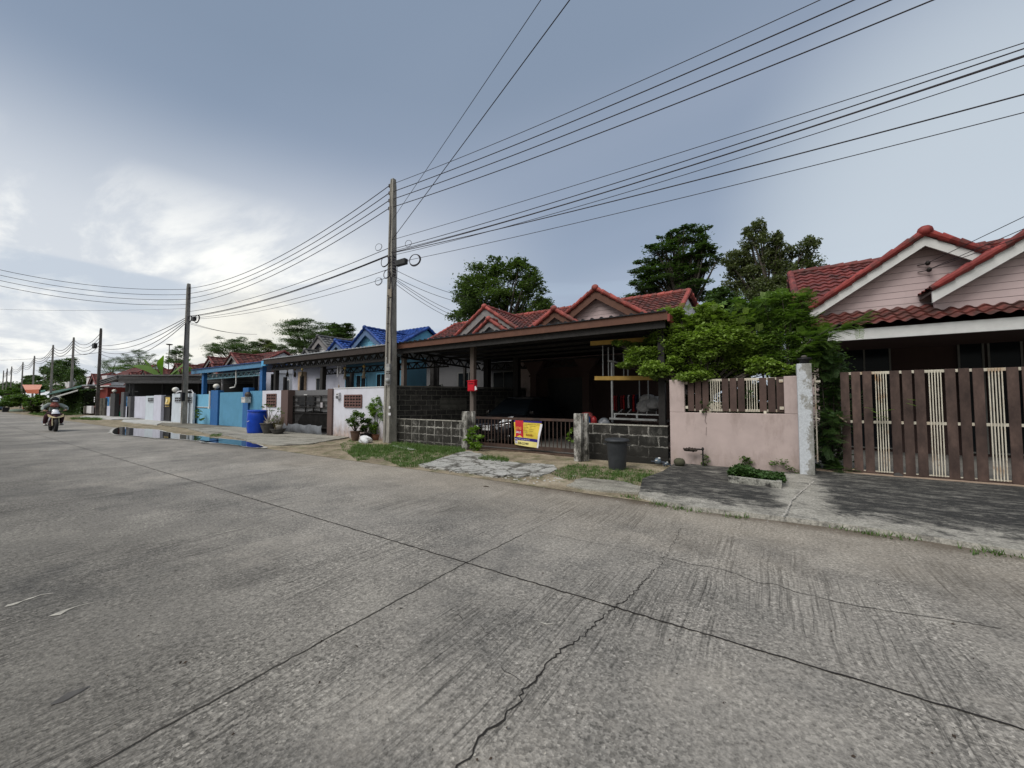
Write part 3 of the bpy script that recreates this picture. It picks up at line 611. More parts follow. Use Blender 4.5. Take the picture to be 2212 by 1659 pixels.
# roof edge board at the left end
MB().mm(.80,13.75,zf-.32,1.3,13.86,zf-.02).build('fascia',TRIM,parent=hA)
gable(hA,3.41,13.35,16.5,5.60,2.33,2.9,T_RED,T_CAP,TRIM,W_PSID,sl=.69,bw=.2,zb=3.72)
gable(hA,6.0,12.78,15.6,5.85,2.66,2.7,T_RED,T_CAP,TRIM,W_PSID,sl=.66,bw=.22,zb=3.6)
m=MB(); tileplane(m,(.85,13.62,3.86),(10.6,13.62,3.86),(10.6,12.42,3.30),(.85,12.42,3.30),q=10,th=.31,amp=.036); m.build('porch_roof',T_RED2,parent=hA)
m=MB(); m.mm(.80,12.52,3.00,10.6,12.62,3.26); m.mm(.80,12.62,3.0,.9,14.2,3.26); m.build('eave_beam',TRIM,parent=hA)
MB().mm(.9,12.63,3.02,10.5,15.4,3.08).build('ceiling',W_PINK_SHADE,parent=hA)
m=MB(); m.mm(.95,15.4,0,10.4,15.6,4.0); m.mm(.95,15.62,0,1.1,20,3.8); m.build('wall',W_PINK_SHADE,parent=hA)
for a,b,n_ in ((1812,1925,2),(2070,2128,1),(2135,2212,1)): opening(hA,X(a,15.3,770),X(b,15.3,770),.1,3.6,15.38,'glass_door',n_)
opening(hA,X(2212,15.3,770)+.1,X(2212,15.3,770)+2,.1,3.6,15.38,'glass_door',2)
for x in (1.0,8.2): MB().mm(x,12.55,0,x+.2,12.75,3.0).build('column',W_PINK,parent=hA)
m=MB(); xx,zz=P(2290/1.8228*1.0+0,0,13.4).x,0
ins=P(2001,571,13.6); m.ell((ins.x,13.5,ins.z),(.05,.07,.06),8,6); m.ell((ins.x+.02,13.5,ins.z-.17),(.05,.07,.06),8,6); m.tube([(ins.x-.16,13.6,ins.z),(ins.x+.05,13.52,ins.z)],.012,5); m.tube([(ins.x-.16,13.6,ins.z-.17),(ins.x+.05,13.52,ins.z-.17)],.012,5)
m.build('wire_anchor',STEEL,parent=hA); INS=Vector((ins.x,13.45,ins.z))
# ---- middle duplex (pink right half, white left half)
hB=thing('house','pink house with salmon ridge caps and brown barge boards behind the barred gate','house',(-6,16,0))
mainroof(hB,-9.35,-2.62,14.3,18.2,6.28,T_RED2,T_CAPB,endmat=W_WH2,sk=.6,slb=.46)
gable(hB,-5.5,14.5,17.6,5.93,2.3,2.1,T_RED2,T_CAPB,TRB,W_PSID,sl=.65,bw=.26)
gable(hB,-7.02,13.9,16.5,5.17,1.5,1.5,T_RED2,T_CAPB,TRB,W_PSID,sl=.65,bw=.2,inner=TRIM)
MB().mm(-9.2,15.2,0,-2.9,21,4.1).build('wall',W_PINK_SHADE,parent=hB)
opening(hB,X(1180,15,850),X(1262,15,850),0,2.5,15.18,'door_opening',1,TRD,BLK)
for px in (1155,1268):
    x=X(px,14.2,850); c=MB(); c.mm(x-.14,14.06,0,x+.14,14.34,2.6); c.mm(x-.18,14.02,2.5,x+.18,14.38,2.58)
    c.prism([(x-.14,14.08,2.6),(x+.14,14.08,2.6),(x+.5,14.08,3.15),(x-.5,14.08,3.15)],(0,.24,0)); c.build('column',W_PINK_SHADE,parent=hB)
MB().mm(X(1121,15,800),15.05,1.0,X(1148,15,800),15.19,3.4).build('wall_pier',W_PINK,parent=hB)
hC=thing('house','white walled house with red tiles and grey barge boards left of the pink one','house',(-12,16,0))
mainroof(hC,-16.2,-9.37,14.3,18.2,6.26,T_RED2,T_CAPB,endmat=W_WH2)
gable(hC,-11.02,14.5,17.6,5.93,2.1,2.1,T_RED2,T_CAPB,TRG,W_WH2,sl=.66,bw=.3,inner=GALV)
gable(hC,-10.32,13.9,16.5,5.14,1.3,1.3,T_RED2,T_CAPB,TRG,W_WH2,sl=.66,bw=.2,inner=TRIM)
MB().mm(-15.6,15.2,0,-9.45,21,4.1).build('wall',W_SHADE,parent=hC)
for a,b,z0,z1,n_ in ((988,1012,.9,2.95,1),(1064,1110,.3,2.9,2)): opening(hC,X(a,15.1,800),X(b,15.1,800),z0,z1,15.18,'window',n_)
opening(hC,-15.4,-14.4,.9,2.4,15.18,'window',2)
for a in (1052,1116,936): x=X(a,13.8,800); MB().mm(x-.12,13.7,0,x+.12,13.94,3.4).build('column',STEEL,parent=hC)
# ---- blue and grey duplex
hD=thing('house','light blue house with a bright blue tiled roof left of the tall pole','house',(-21,16,0))
mainroof(hD,-23.0,-18.75,14.3,18.4,6.35,T_BLUE,T_BLUE,q=5,endmat=W_LBLUE)
gable(hD,-20.1,14.5,17.6,5.88,2.05,2.05,T_BLUE,T_BLUE,TRBL,W_LBS,sl=.68,bw=.3)
gable(hD,-22.15,13.9,16.5,5.17,1.6,1.5,T_BLUE,T_BLUE,TRBL,W_LBS,sl=.66,bw=.22,inner=TRIM)
MB().mm(-23.0,15.2,0,-17.5,21,4.3).build('wall',wall_mat('light_blue_shaded',(.07,.17,.24)),parent=hD)  # light blue darkened in the colour for shade under the carport
for a,b in ((745,765),(768,790),(812,832)): opening(hD,X(a,15.1,800),X(b,15.1,800),.9,3.15,15.18,'window',2,W_LBLUE)
hE=thing('house','white house with a dark grey tiled roof beside the blue roof','house',(-26,16,0))
mainroof(hE,-30,-23.05,14.3,18.4,6.3,T_GREY,T_GREY,q=4,endmat=W_WH2)
gable(hE,-25.15,14.5,17.6,5.82,1.9,1.9,T_GREY,T_GREY,TRG,W_WH2,sl=.7,bw=.3,q=4,inner=TRIM)
gable(hE,-25.6,13.9,16.5,4.85,1.2,1.2,T_GREY,T_GREY,TRG,W_WH2,sl=.7,bw=.2,q=4,inner=TRIM)
MB().mm(-29.8,15.2,0,-23.1,21,4.3).build('wall',W_LIL,parent=hE)
for a,b in ((575,592),(612,625),(682,700)): opening(hE,X(a,15.1,800),X(b,15.1,800),.9,3.1,15.18,'window',2,TRIM)
MB().mm(X(650,15.1,800),14.9,0,X(660,15.1,800),15.19,3.6).build('pillar',plain('tan_paint',(.45,.33,.22)),parent=hE)
# ---- more red roofs further down the street
def farhouse(x0,x1,label,gs,zr=6.1,tile=None,cap=None,wm=None,Yr=18.4):
    h=thing('house',label,'house',((x0+x1)/2,16,0)); mainroof(h,x0,x1,14.6,Yr,zr,tile or T_RED2,cap or T_RED,q=3,endmat=wm or W_WH2,tw=.4)
    for xc,Yg,za,hw in gs: gable(h,xc,Yg,17,za,hw,hw,tile or T_RED2,cap or T_RED,TRG,wm or W_WH2,sl=.63,q=3,tw=.4,inner=TRIM)
    MB().mm(x0+.3,15.2,0,x1-.3,21,zr-2).build('wall',wm or W_WH2,parent=h)
farhouse(-46,-37.6,'white house with a wide red roof seen over the blue carport',[(-38.6,14.5,5.55,2.4),(-43.3,14.5,5.5,2.2),(-41,13.9,4.7,1.5)])
farhouse(-58,-48.5,'red roofed house behind the banana plant',[(-52,14.5,5.3,2.2),(-56,14.3,4.9,1.9)],5.9)
farhouse(-72,-60,'low red roofed house left of the green roof, beyond the grey slatted shelter',[(-62,14.3,5.2,2.2),(-67,14.2,5.0,2.0)],5.7)
farhouse(-66,-62,'house with a small green tiled roof standing among the red ones',[],7.0,tile_mat('tile_green',(.02,.12,.07),(.04,.18,.10)),tile_mat('cap_green',(.02,.12,.07),(.04,.18,.10)),W_WH2,26)
farhouse(-98,-84,'distant house with a red roof just left of the big round tree',[(-88,14.3,5.6,2.6)],7.4,Yr=21)
farhouse(-130,-112,'farthest house with a red roof at the left end of the street',[],7.2,Yr=21)
# ================================================================ CARPORTS
def truss(mb,a,b,h,n_,w=.045,m=0):
    a=Vector(a);b=Vector(b); up=Vector((0,0,h)); mb.bar(a,b,w*1.5,w*1.5,m); mb.bar(a+up,b+up,w*1.4,w*1.4,m)
    for i in range(n_):
        p=a.lerp(b,i/n_);q_=a.lerp(b,(i+1)/n_); md=(p+q_)/2
        mb.bar(p,md+up,w,w,m); mb.bar(md+up,q_,w,w,m); mb.bar(md,md+up,w*.8,w*.8,m)
def corr(x0,x1,y0,y1,z0,z1,mat,parent,p=.25,th=.02):
    """ribbed metal sheet"""
    mb=MB(); k=int((x1-x0)/p); xs=[];zs=[]
    for i in range(k):
        for u,z in ((0,0),(.62,0),(.7,.035),(.9,.035)): xs.append(x0+(i+u)*(x1-x0)/k); zs.append(z)
    xs.append(x1);zs.append(0); N=len(xs)
    vs=[(x,y0,z0+z) for x,z in zip(xs,zs)]+[(x,y1,z1+z) for x,z in zip(xs,zs)]+[(x,y0,z0-th) for x in xs]+[(x,y1,z1-th) for x in xs]
    fs=[(i,i+1,N+i+1,N+i) for i in range(N-1)]+[(2*N+i+1,2*N+i,3*N+i,3*N+i+1) for i in range(N-1)]+[(i+1,i,2*N+i,2*N+i+1) for i in range(N-1)]
    mb.add(vs,fs); return mb.build('roof_sheet',mat,parent=parent)
cpB=thing('carport','carport with a ribbed metal roof and a brown front board over the dark car','carport',(-6.6,11.5,0))
corr(-11.45,-1.85,9.36,15.1,3.60,3.40,ROOFU,cpB)
MB().mm(-11.46,9.40,3.39,-1.83,9.45,3.585).build('fascia',TRB,parent=cpB)
MB().mm(-1.83,9.40,3.35,-1.78,15.0,3.52).build('side_board',plain('red_brown_board',(.22,.05,.04),.6),parent=cpB)
for px,y in ((1022,9.95),(872,9.95),(1431,9.9)):
    x=X(px,y,870); MB().mm(x-.075,y-.075,0,x+.075,y+.075,3.36).build('post',POSTB if px!=1431 else STEEL,parent=cpB)
for px,y in ((859,10.6),(1004,14.2),(945,14.2)):
    x=X(px,y,820); MB().mm(x-.06,y-.06,0,x+.06,y+.06,3.3).build('post',STEEL,parent=cpB)
m=MB(); truss(m,(-11.3,14.6,2.95),(-2,14.6,2.95),.3,16); truss(m,(-11.3,9.7,3.13),(-11.3,14.5,3.0),.28,8); m.mm(-11.4,9.5,3.22,-1.9,9.58,3.39)
for y in (10.4,11.4,12.4,13.4): m.mm(-11.4,y,3.3,-1.9,y+.05,3.38)
m.build('truss',STEEL,parent=cpB)
cpC=thing('carport','carport with dark lattice trusses hung with chimes over the white walled yard','carport',(-16.5,11.5,0))
corr(-21.35,-11.47,9.36,12.6,3.60,3.48,plain('metal_sheet_light',(.36,.37,.38),.5,.3),cpC)
MB().mm(-21.3,9.40,3.34,-11.48,9.45,3.585).build('fascia',TRD,parent=cpC)
m=MB(); truss(m,(-21.1,9.72,3.08),(-11.5,9.72,3.10),.26,20,.05); m.mm(-21.1,9.66,3.02,-11.5,9.76,3.1); truss(m,(-21.1,12.5,3.0),(-11.5,12.5,3.0),.28,17,.04); m.build('truss',STEEL,parent=cpC)
for px,y in ((597,9.8),(698,9.8),(616,13.4),(652,13.4),(760,13.4),(590,11.5)):
    x=X(px,y,820); MB().mm(x-.09,y-.09,0,x+.09,y+.09,3.1).build('post',STEEL,parent=cpC)
BLUEP=plain('blue_paint',(.025,.125,.34),.5,var=.12); SKYP=plain('sky_blue_paint',(.085,.22,.38),.55,var=.1); PALEB=plain('pale_blue_steel',(.16,.30,.37),.55)
cpD=thing('carport','carport with a blue roof edge and pale blue lattice truss above the light blue fence','carport',(-26,11.5,0))
corr(-31.5,-21.75,9.5,12.2,3.52,3.42,plain('blue_sheet',(.03,.07,.20),.5),cpD)
MB().mm(-31.5,9.56,3.24,-21.76,9.6,3.51).build('fascia',SKYP,parent=cpD)
MB().mm(-21.75,9.5,3.30,-21.3,9.62,3.56).build('gutter_end',plain('cyan_paint',(.10,.40,.72),.5),parent=cpD)
m=MB(); truss(m,(-30.9,9.9,2.88),(-22.2,9.9,2.88),.26,14,.045); m.build('truss',PALEB,parent=cpD)
for px,y in ((442,9.8),(568,9.8)):
    x=X(px,y,820); MB().mm(x-.14,y-.1,0,x+.14,y+.1,3.3).build('post',BLUEP,parent=cpD)
MB().tube([Vector(P(510,795,9.7)),Vector(P(510,828,9.7)),Vector(P(507,836,9.65)),Vector(P(497,838,9.65))],.035,8).build('drain_pipe',TRIM,parent=cpD)
# slatted shelter of the white walled plot
shE=thing('shelter','long dark shelter with grey corrugated sheets above the pale walls','shelter',(-43,12,0))
a=G(250,902); A_=Vector((-48.2,9.9,0)); B_=Vector((-37.9,16.6,0))
def plan(px,f=33.5): d=ray(px,865); return Vector((d.x*f,d.y*f,0))
A_=plan(254);B_=plan(447); m=MB()
for i in range(6):
    z=3.06+i*.115; m.bar(A_+Vector((0,0,z)),B_+Vector((0,0,z)),.03,.055)
m.bar(A_+Vector((-.2,0,3.72)),B_+Vector((.2,0,3.72)),.3,.09)
C0=plan(215,37.5); 
for i in range(3): m.bar(A_+Vector((0,0,3.68-.12*i)),C0+Vector((0,0,3.45-.2*i)),.25,.06)
m.build('slatted_screen',plain('weathered_sheet',(.15,.15,.155),.6,.2,var=.2),parent=shE)
dn=(B_-A_).normalized(); bk=Vector((-dn.y,dn.x,0))
m=MB(); m.add([A_+Vector((0,0,3.6)),B_+Vector((0,0,3.6)),B_+bk*1.6+Vector((0,0,3.55)),C0+bk*3+Vector((0,0,3.4)),C0+Vector((0,0,3.4))],[(0,1,2,3,4)]); m.build('roof_sheet',ROOFU,parent=shE)
m=MB(); m.bar(C0+bk*2.5+Vector((0,0,1.8)),B_+bk*1.4+Vector((0,0,1.8)),.1,3.6); m.bar(B_+bk*.2+Vector((0,0,1.8)),B_+bk*1.5+Vector((0,0,1.8)),.1,3.6); m.build('wall',plain('void_black',(.006,.006,.006)),parent=shE)  # black sheets standing in for the shade inside the shelter
A2=plan(447,26.5);B2=plan(549,26.5); m=MB()
for i in range(6): m.bar(A2+Vector((0,0,2.72+i*.1)),B2+Vector((0,0,2.72+i*.1)),.03,.045)
m.build('slatted_screen',D.materials['weathered_sheet'],parent=shE); m=MB(); m.bar(A2+bk*1.5+Vector((0,0,1.6)),B2+bk*1.5+Vector((0,0,1.6)),.08,3.2); m.build('wall',plain('void_black',(.006,.006,.006)),parent=shE); m=MB(); m.bar(plan(551,26),plan(551,26)+Vector((0,0,3.3)),.22,.22); m.build('post',STEEL,parent=shE)  # the black wall stands in for the shade behind this screen
m=MB(); m.add([A2+Vector((0,0,3.33)),B2+Vector((0,0,3.33)),B2+bk*1.6+Vector((0,0,3.3)),A2+bk*1.6+Vector((0,0,3.3))],[(0,1,2,3)]); m.build('roof_sheet',ROOFU,parent=shE)
px_=plan(558,26.8); wl_=thing('wall','plain lilac house wall seen between the dark slatted screen and the right blue post','wall',tuple(px_)); MB().bar(plan(552.5,27)+Vector((0,0,1.75)),plan(590,27)+Vector((0,0,1.75)),.15,3.5).build('panel',W_LIL,parent=wl_)
for px in (430,352): p=plan(px,35); MB().bar(p,p+Vector((0,0,3.05)),.18,.18).build('post',STEEL,parent=shE)
m=MB()
for px in (288,291.5,295): p=plan(px-8,34); m.bar(p,p+Vector((0,0,3.0)),.25 if px!=291.5 else .1,.1)
for z in (1.9,2.3): m.bar(plan(276,34)+Vector((0,0,z)),plan(298,34)+Vector((0,0,z)),.08,.08)
m.build('lattice',plain('lattice_grey',(.06,.06,.062),.7),parent=shE)
# ================================================================ FRONT WALLS, GATES, FENCES
def block_mat(name,ax='x',bw=.41,rh=.195,c1=(.055,.053,.048),c2=(.11,.105,.095),mo=(.34,.335,.31),ms=.018,off=0,mil=0,wash=.5,dark=.6,zo=0,wob=.05,soft=True):
    t=MT(name,.9,0,.2); o=t.xyz(); d1=t.noise(9,5,.65); cb=t.n('ShaderNodeCombineXYZ')
    t.l(t.ma('ADD',o[0 if ax=='x' else 1],t.ma('MULTIPLY',t.ma('SUBTRACT',d1,.5),wob)),cb.inputs[0]); t.l(t.ma('ADD',t.ma('ADD',o[2],zo),t.ma('MULTIPLY',t.ma('SUBTRACT',t.noise(8,5,.65,t.map(loc=(9,2,4))),.5),wob)),cb.inputs[1])
    b=t.n('ShaderNodeTexBrick',offset=off,inp={'Scale':1,'Brick Width':bw,'Row Height':rh,'Mortar Size':ms,'Mortar Smooth':1.0,'Bias':0,'Color1':(0,0,0,1),'Color2':(1,1,1,1),'Mortar':(.5,.5,.5,1)}); t.l(cb.outputs[0],b.inputs['Vector'])
    blk=t.mix(1.0,t.mix(b.outputs['Color'],c1,c2),t.rp(t.noise(7,7,.7),[(.3,.5),(.5,1.0),(.7,1.7)]),'MULTIPLY'); fc=t.rp(t.ma('ADD',b.outputs['Fac'],t.ma('MULTIPLY',t.ma('SUBTRACT',t.noise(6,7,.75,t.map((1,1,.6),loc=(3,3,9))),.5),2.2)),[(.40,0),(.80,1)]) if soft else b.outputs['Fac']
    fc=t.ma('MULTIPLY',fc,t.rp(t.noise(4.2,7,.75,t.map(loc=(7,1,2))),[(.38,.12),(.60,.95)])) if soft else fc; c=t.mix(fc,blk,mo); g=t.noise(3.2,8,.72,t.map((1,1,.7)))
    c=t.mix(t.ma('MULTIPLY',t.rp(g,[(.54,0),(.66,1)]),wash),c,t.mix(1.0,(.42,.41,.38),t.rp(t.noise(26,5),[(.3,.5),(.7,1.3)]),'MULTIPLY'))
    lo=t.n('ShaderNodeMapRange',interpolation_type='SMOOTHSTEP',inp={'From Min':.75,'From Max':.1}); t.l(t.ma('ADD',o[2],t.ma('MULTIPLY',t.ma('SUBTRACT',t.noise(2.6,6,.7,t.map(loc=(1,1,6))),.5),1.3)),lo.inputs[0])
    c=t.mix(t.ma('MULTIPLY',lo.outputs[0],dark),c,(.022,.021,.019)); c=t.mix(.6,c,t.rp(t.noise(45,5,.7),[(.3,.5),(.7,1.45)]),'MULTIPLY')
    t.col(c); t.bump(t.ma('ADD',t.ma('MULTIPLY',b.outputs['Fac'],-.6),t.noise(30,5,.7)),.6,.012); return t.m
BL_L=block_mat('blocks_left',bw=.37,rh=.25,c1=(.028,.027,.024),c2=(.045,.043,.038),mo=(.40,.39,.36),ms=.034,wash=.45,dark=.45,zo=.14,wob=.09); BL_R=block_mat('blocks_right',bw=.46,rh=.25,c1=(.022,.022,.02),c2=(.036,.034,.03),mo=(.36,.35,.32),ms=.032,off=.5,wash=.22,dark=1.0,zo=.08,wob=.09)
BL_IN=block_mat('blocks_side','y',.39,.19,(.028,.027,.026),(.045,.043,.04),(.15,.145,.125),.013,.5,wash=.05,dark=.1,soft=False)
def post_mat():
    t=MT('mossy_post',.9,0,.2); g=t.noise(5,8,.72,t.map((1,1,.6))); c=t.rp(g,[(.40,(.035,.034,.03)),(.5,(.16,.155,.14)),(.6,(.46,.45,.42))]); c=t.mix(.6,c,t.rp(t.noise(40,5,.7),[(.3,.5),(.7,1.4)]),'MULTIPLY'); t.col(c); t.bump(g,.4,.01); return t.m
M_POST=post_mat()
YW=9.4
def lowwall(x0,x1,y,z,mat,label):
    m=MB(); m.mm(x0,y,0,x1,y+.1,z-.03); w=thing('block_wall',label,'wall',((x0+x1)/2,y,0)); m.build('blockwork',mat,parent=w); MB().mm(x0,y-.012,z-.028,x1,y+.112,z).build('coping',M_CONC,parent=w); return w
xl=-11.28; lowwall(xl,X(1001,YW,900),YW,.86,BL_L,'low stained block wall with pale mortar grid right of the tall pole')
xr0=X(1258,YW,900); lowwall(xr0,-1.87,YW,.92,BL_R,'low blackened block wall behind the rubbish bin')
def gpost(px0,px1,y,z,label):
    x0,x1=X(px0,y,930),X(px1,y,930); m=MB(); m.mm(x0,y,0,x1,y+.17,z); m.mm(x1+.0,y+.17,0,x1+.09,y+.30,z) ; return solo(m,'gate_post',M_POST,label,'post',bevel=.012)
gpost(997,1009,9.05,1.17,'short mossy concrete gate post at the left end of the barred gate')
gpost(1239,1255,8.85,1.18,'short mossy concrete gate post between the barred gate and the wall with the rubbish bin')
# side wall between the plots
m=MB(); w=thing('block_wall','tall dark block wall running back from the street beside the carport','wall',(-10.5,12,0))
a=Vector((-11.28,9.45,0)); b=Vector((-9.1,15.0,0)); m.bar(a+Vector((0,0,1.0)),b+Vector((0,0,1.02)),.1,2.0); m.build('blockwork',BL_IN,parent=w)
MB().bar(a+Vector((0,0,2.03)),b+Vector((0,0,2.06)),.13,.05).build('coping',plain('dim_coping',(.12,.115,.10),.9),parent=w)
def breeze(parent,x0,x1,z0,z1,y,nx,nz,fr,name='vent_block'):
    m=MB(); t=.03; dx=(x1-x0)/nx; dz=(z1-z0)/nz
    for i in range(nx+1): m.mm(x0+i*dx-t/2*(1.6 if i%2==0 else 1),y-.012,z0,x0+i*dx+t/2*(1.6 if i%2==0 else 1),y+.03,z1)
    for j in range(nz+1): m.mm(x0,y-.011,z0+j*dz-t/2*(1.6 if j%2==0 else 1),x1,y+.029,z0+j*dz+t/2*(1.6 if j%2==0 else 1))
    for i in range(nx):
        for j in range(nz): 
            xa=x0+i*dx; za=z0+j*dz; m.prism([(xa,y,za),(xa+dx,y,za),(xa+dx,y+.028,za+dz*.45),(xa,y+.028,za+dz*.45)],(0,0,.004))
    o=m.build(name,fr,parent=parent); MB().mm(x0,y+.012,z0,x1,y+.016,z1).build('recess',plain('vent_dark',(.02,.014,.013)),parent=o); return o
tB=(Vector((b.x-a.x,b.y-a.y,0))).normalized(); nB=Vector((tB.y,-tB.x,0))
for s0 in (1.75,4.3):
    p=a+tB*s0+nB*.055; m=MB()
    for j in range(3): 
        q0=p+Vector((0,0,1.18+j*.2)); m.bar(q0,q0+tB*1.15,.02,.03)
    for i in range(4): q0=p+tB*(1.15*i/3)+Vector((0,0,1.18)); m.bar(q0,q0+Vector((0,0,.4)),.02,.03)
    m.bar(p+Vector((0,0,1.28)),p+tB*1.15+Vector((0,0,1.28)),.01,.14); m.bar(p+Vector((0,0,1.48)),p+tB*1.15+Vector((0,0,1.48)),.01,.14)
    m.build('vent_block',plain('vent_grey',(.10,.098,.085),.9),parent=w)
# barred metal gate
xg0,xg1=X(1010,9.62,950),X(1243,9.62,950)
gt=thing('metal_gate','low rusty metal gate of thin upright bars in front of the dark car','gate',((xg0+xg1)/2,9.62,0))
M_RG=plain('gate_iron',(.05,.040,.036),.65,.2,var=.3,scale=8,c2=(.085,.05,.038))
m=MB(); m.mm(xg0-.15,9.595,.93,xg1,9.645,1.0); m.mm(xg0,9.595,.10,xg1,9.645,.20); m.build('frame',M_RG,parent=gt)
nb=30
for i in range(nb):
    x=xg0+.08+(xg1-xg0-.12)*i/(nb-1); m=MB(); m.mm(x-.011,9.61,.2,x+.011,9.632,.93); m.build('bar',M_RG,parent=gt)
solo(MB().mm(xg0-.3,9.50,.0,xg1+.2,9.75,.045),'gate_track',plain('rust_track',(.09,.06,.045),.9,var=.3),'rusty ground rail under the barred gate','rail')
# banner
def banner():
    y=9.57; x0,x1=X(1111,y,930),X(1171,y,930); zt,zb=Zh(1140,909,y)-.005,Zh(1140,963,y); B=thing('sale_banner','yellow red and blue for sale banner with a phone number tied to the barred gate','banner',((x0+x1)/2,y,zb))
    Wd=x1-x0; Ht=zt-zb; YEL=plain('banner_yellow',(.72,.55,.07),.55,var=.08,scale=9,bump=.02); RED=plain('banner_red',(.50,.02,.035),.55,var=.1,bump=0); BLU=plain('banner_blue',(.03,.018,.20),.55,var=.1,bump=0); WHT=plain('banner_white',(.75,.74,.78),.5,var=.04,bump=0)
    LY=plain('banner_pale_yellow',(.72,.64,.25),.55,var=.05,bump=0); ORG=plain('lettering_orange',(.95,.42,.10),.5,var=.03,bump=0); BRN=plain('lettering_brown',(.34,.07,.02),.5,var=.05,bump=0); INK=plain('lettering_black',(.03,.022,.015),.5,var=.05,bump=0)
    tp=lambda u,v:1-.17*max(0,1-v)*u  # cloth gathers inwards at the lower right
    def q(u,v,d=0): return (x0+Wd*u*tp(u,v)+.03*(1-v)*(1-u), y-.012-d-.02*math.sin(u*5+v*3)*(1-v)-.01*math.sin(v*9+u*4),zb+Ht*v-.045*u*(1-v)+.012*(1-u))
    def patch(name,u0,u1,v0,v1,d,mat,parent=B,nx=10,nz=8):
        m=MB(); vs=[q(u0+(u1-u0)*i/nx,v0+(v1-v0)*j/nz,d) for j in range(nz+1) for i in range(nx+1)]
        m.add(vs,[(j*(nx+1)+i,j*(nx+1)+i+1,(j+1)*(nx+1)+i+1,(j+1)*(nx+1)+i) for j in range(nz) for i in range(nx)],0,True); return m.build(name,mat,parent=parent)
    sh=patch('sheet',0,1,0,1,0,YEL,nx=24,nz=20)
    patch('border',0,1,.93,1,.003,BLU,sh); patch('border',0.01,.95,.205,.32,.003,BLU,sh); patch('footer',.012,.95,.0,.205,.003,LY,sh)
    patch('folded_edge',.955,1.04,0.0,.9,.004,WHT,sh)
    patch('logo_plate',.015,.125,.06,.25,.006,WHT,sh,4,4); patch('logo_band',.02,.12,.17,.235,.008,plain('logo_grey',(.16,.10,.18)),sh,4,2)
    m=MB(); us=[.05+.29*i/8 for i in range(9)]
    for i in range(8):
        nzz=12
        for j in range(nzz):
            f=lambda u:.31+.11*(1-abs((u-.195)/.145))*1
            a0=f(us[i]);a1=f(us[i+1]); v0=[a0+(1-a0)*j/nzz,a1+(1-a1)*j/nzz,a1+(1-a1)*(j+1)/nzz,a0+(1-a0)*(j+1)/nzz]
            m.add([q(us[i],v0[0],.006),q(us[i+1],v0[1],.006),q(us[i+1],v0[2],.006),q(us[i],v0[3],.006)],[(0,1,2,3)])
    m.build('ribbon',RED,parent=sh)
    def text(s_,u,v,size,mat,d=.011,sx=1.0,bold=0,name='lettering'):
        cu=D.curves.new('t','FONT'); cu.body=s_; cu.size=1; cu.offset=bold; cu.resolution_u=2; o=D.objects.new('t',cu); COL.objects.link(o); dg=bpy.context.evaluated_depsgraph_get(); me=D.meshes.new_from_object(o.evaluated_get(dg)); D.objects.remove(o)
        off=Vector(wloc(sh)); k=size
        for vt in me.vertices: vt.co=Vector(q(u+vt.co.x*k*sx*Ht/Wd,v+vt.co.y*k,d))-off
        me.materials.clear(); me.materials.append(mat); t=D.objects.new(name,me); COL.objects.link(t); t.parent=sh; return t
    text('ขาย',.065,.63,.20,ORG,sx=.92,bold=.012); text('SALE',.062,.485,.125,WHT,sx=.95,bold=.02)
    text('850,000.-',.44,.41,.115,BRN,sx=.95,bold=.01); text('038-223989',.15,.065,.115,INK,sx=1.0,bold=.008); text('AM',.03,.095,.06,BLU,bold=.01)
    text('รายละเอียดทรัพย์สินประกาศขาย โทร สอบถาม',.36,.855,.045,INK,sx=.95); 
    for v,a_,b_ in ((.79,'รหัสทรัพย์','บ้านแฝดชั้นเดียว'),(.725,'ประเภททรัพย์','โฉนด'),(.66,'เนื้อที่','0-0-00.0 ไร่'),(.595,'ราคาพิเศษ','2 ห้องนอน'),): text(a_,.36,v,.045,INK); text(b_,.58,v,.045,INK)
    text('ราคาเพียง',.37,.53,.045,plain('lettering_mauve',(.35,.2,.25))); text('บริษัทบริหารสินทรัพย์ ข้อมูลเพิ่มเติม',.16,.245,.042,WHT)
banner()
# white walls of the neighbour, with vent blocks
VB=plain('vent_brown',(.17,.095,.085),.85,var=.15)
wR=thing('wall','white painted wall with a wide brown vent grille beside the tall pole','wall',(-13,9.4,0))
x0,x1=X(721,YW,850),-11.34; MB().mm(x0,YW,0,x1,YW+.12,2.0).build('panel',W_WHITE,parent=wR); MB().mm(x0-.005,YW-.02,2.0,x1,YW+.14,2.035).build('coping',W_WH2,parent=wR)
breeze(wR,X(745.5,YW,866),X(782,YW,866),1.25,1.72,YW-.034,6,4,VB)
solo(MB().mm(X(711,YW,850),YW-.07,0,x0-.006,YW+.3,2.0),'gate_pillar',W_BRN,'brown painted gate pillar with a mouldy foot, left of the wide vent grille wall','pillar')
mb_=thing('meter_box','small white and grey electricity box on the white wall','box',(X(728.5,9.3,850),9.33,1.7)); c=mb_.location
MB().mm(c.x-.09,9.30,c.z-.13,c.x+.09,9.395,c.z+.13).build('casing',W_WH2,parent=mb_); MB().mm(c.x-.06,9.27,c.z-.11,c.x+.07,9.298,c.z-.0).build('meter',plain('meter_grey',(.12,.125,.13),.3),parent=mb_); MB().mm(c.x-.05,9.285,c.z+.05,c.x+.05,9.298,c.z+.08).build('slot',BLK,parent=mb_)
wL=thing('wall','white painted wall with a small square brown vent grille, potted plants before it','wall',(-20,9.4,0))
x0,x1=X(567,YW,850),X(610,YW,850); MB().mm(x0,YW,0,x1,YW+.9,2.0).build('panel',W_WHITE,parent=wL); breeze(wL,X(577.5,YW,866),X(597,YW,866),1.22,1.82,YW-.034,4,4,VB)
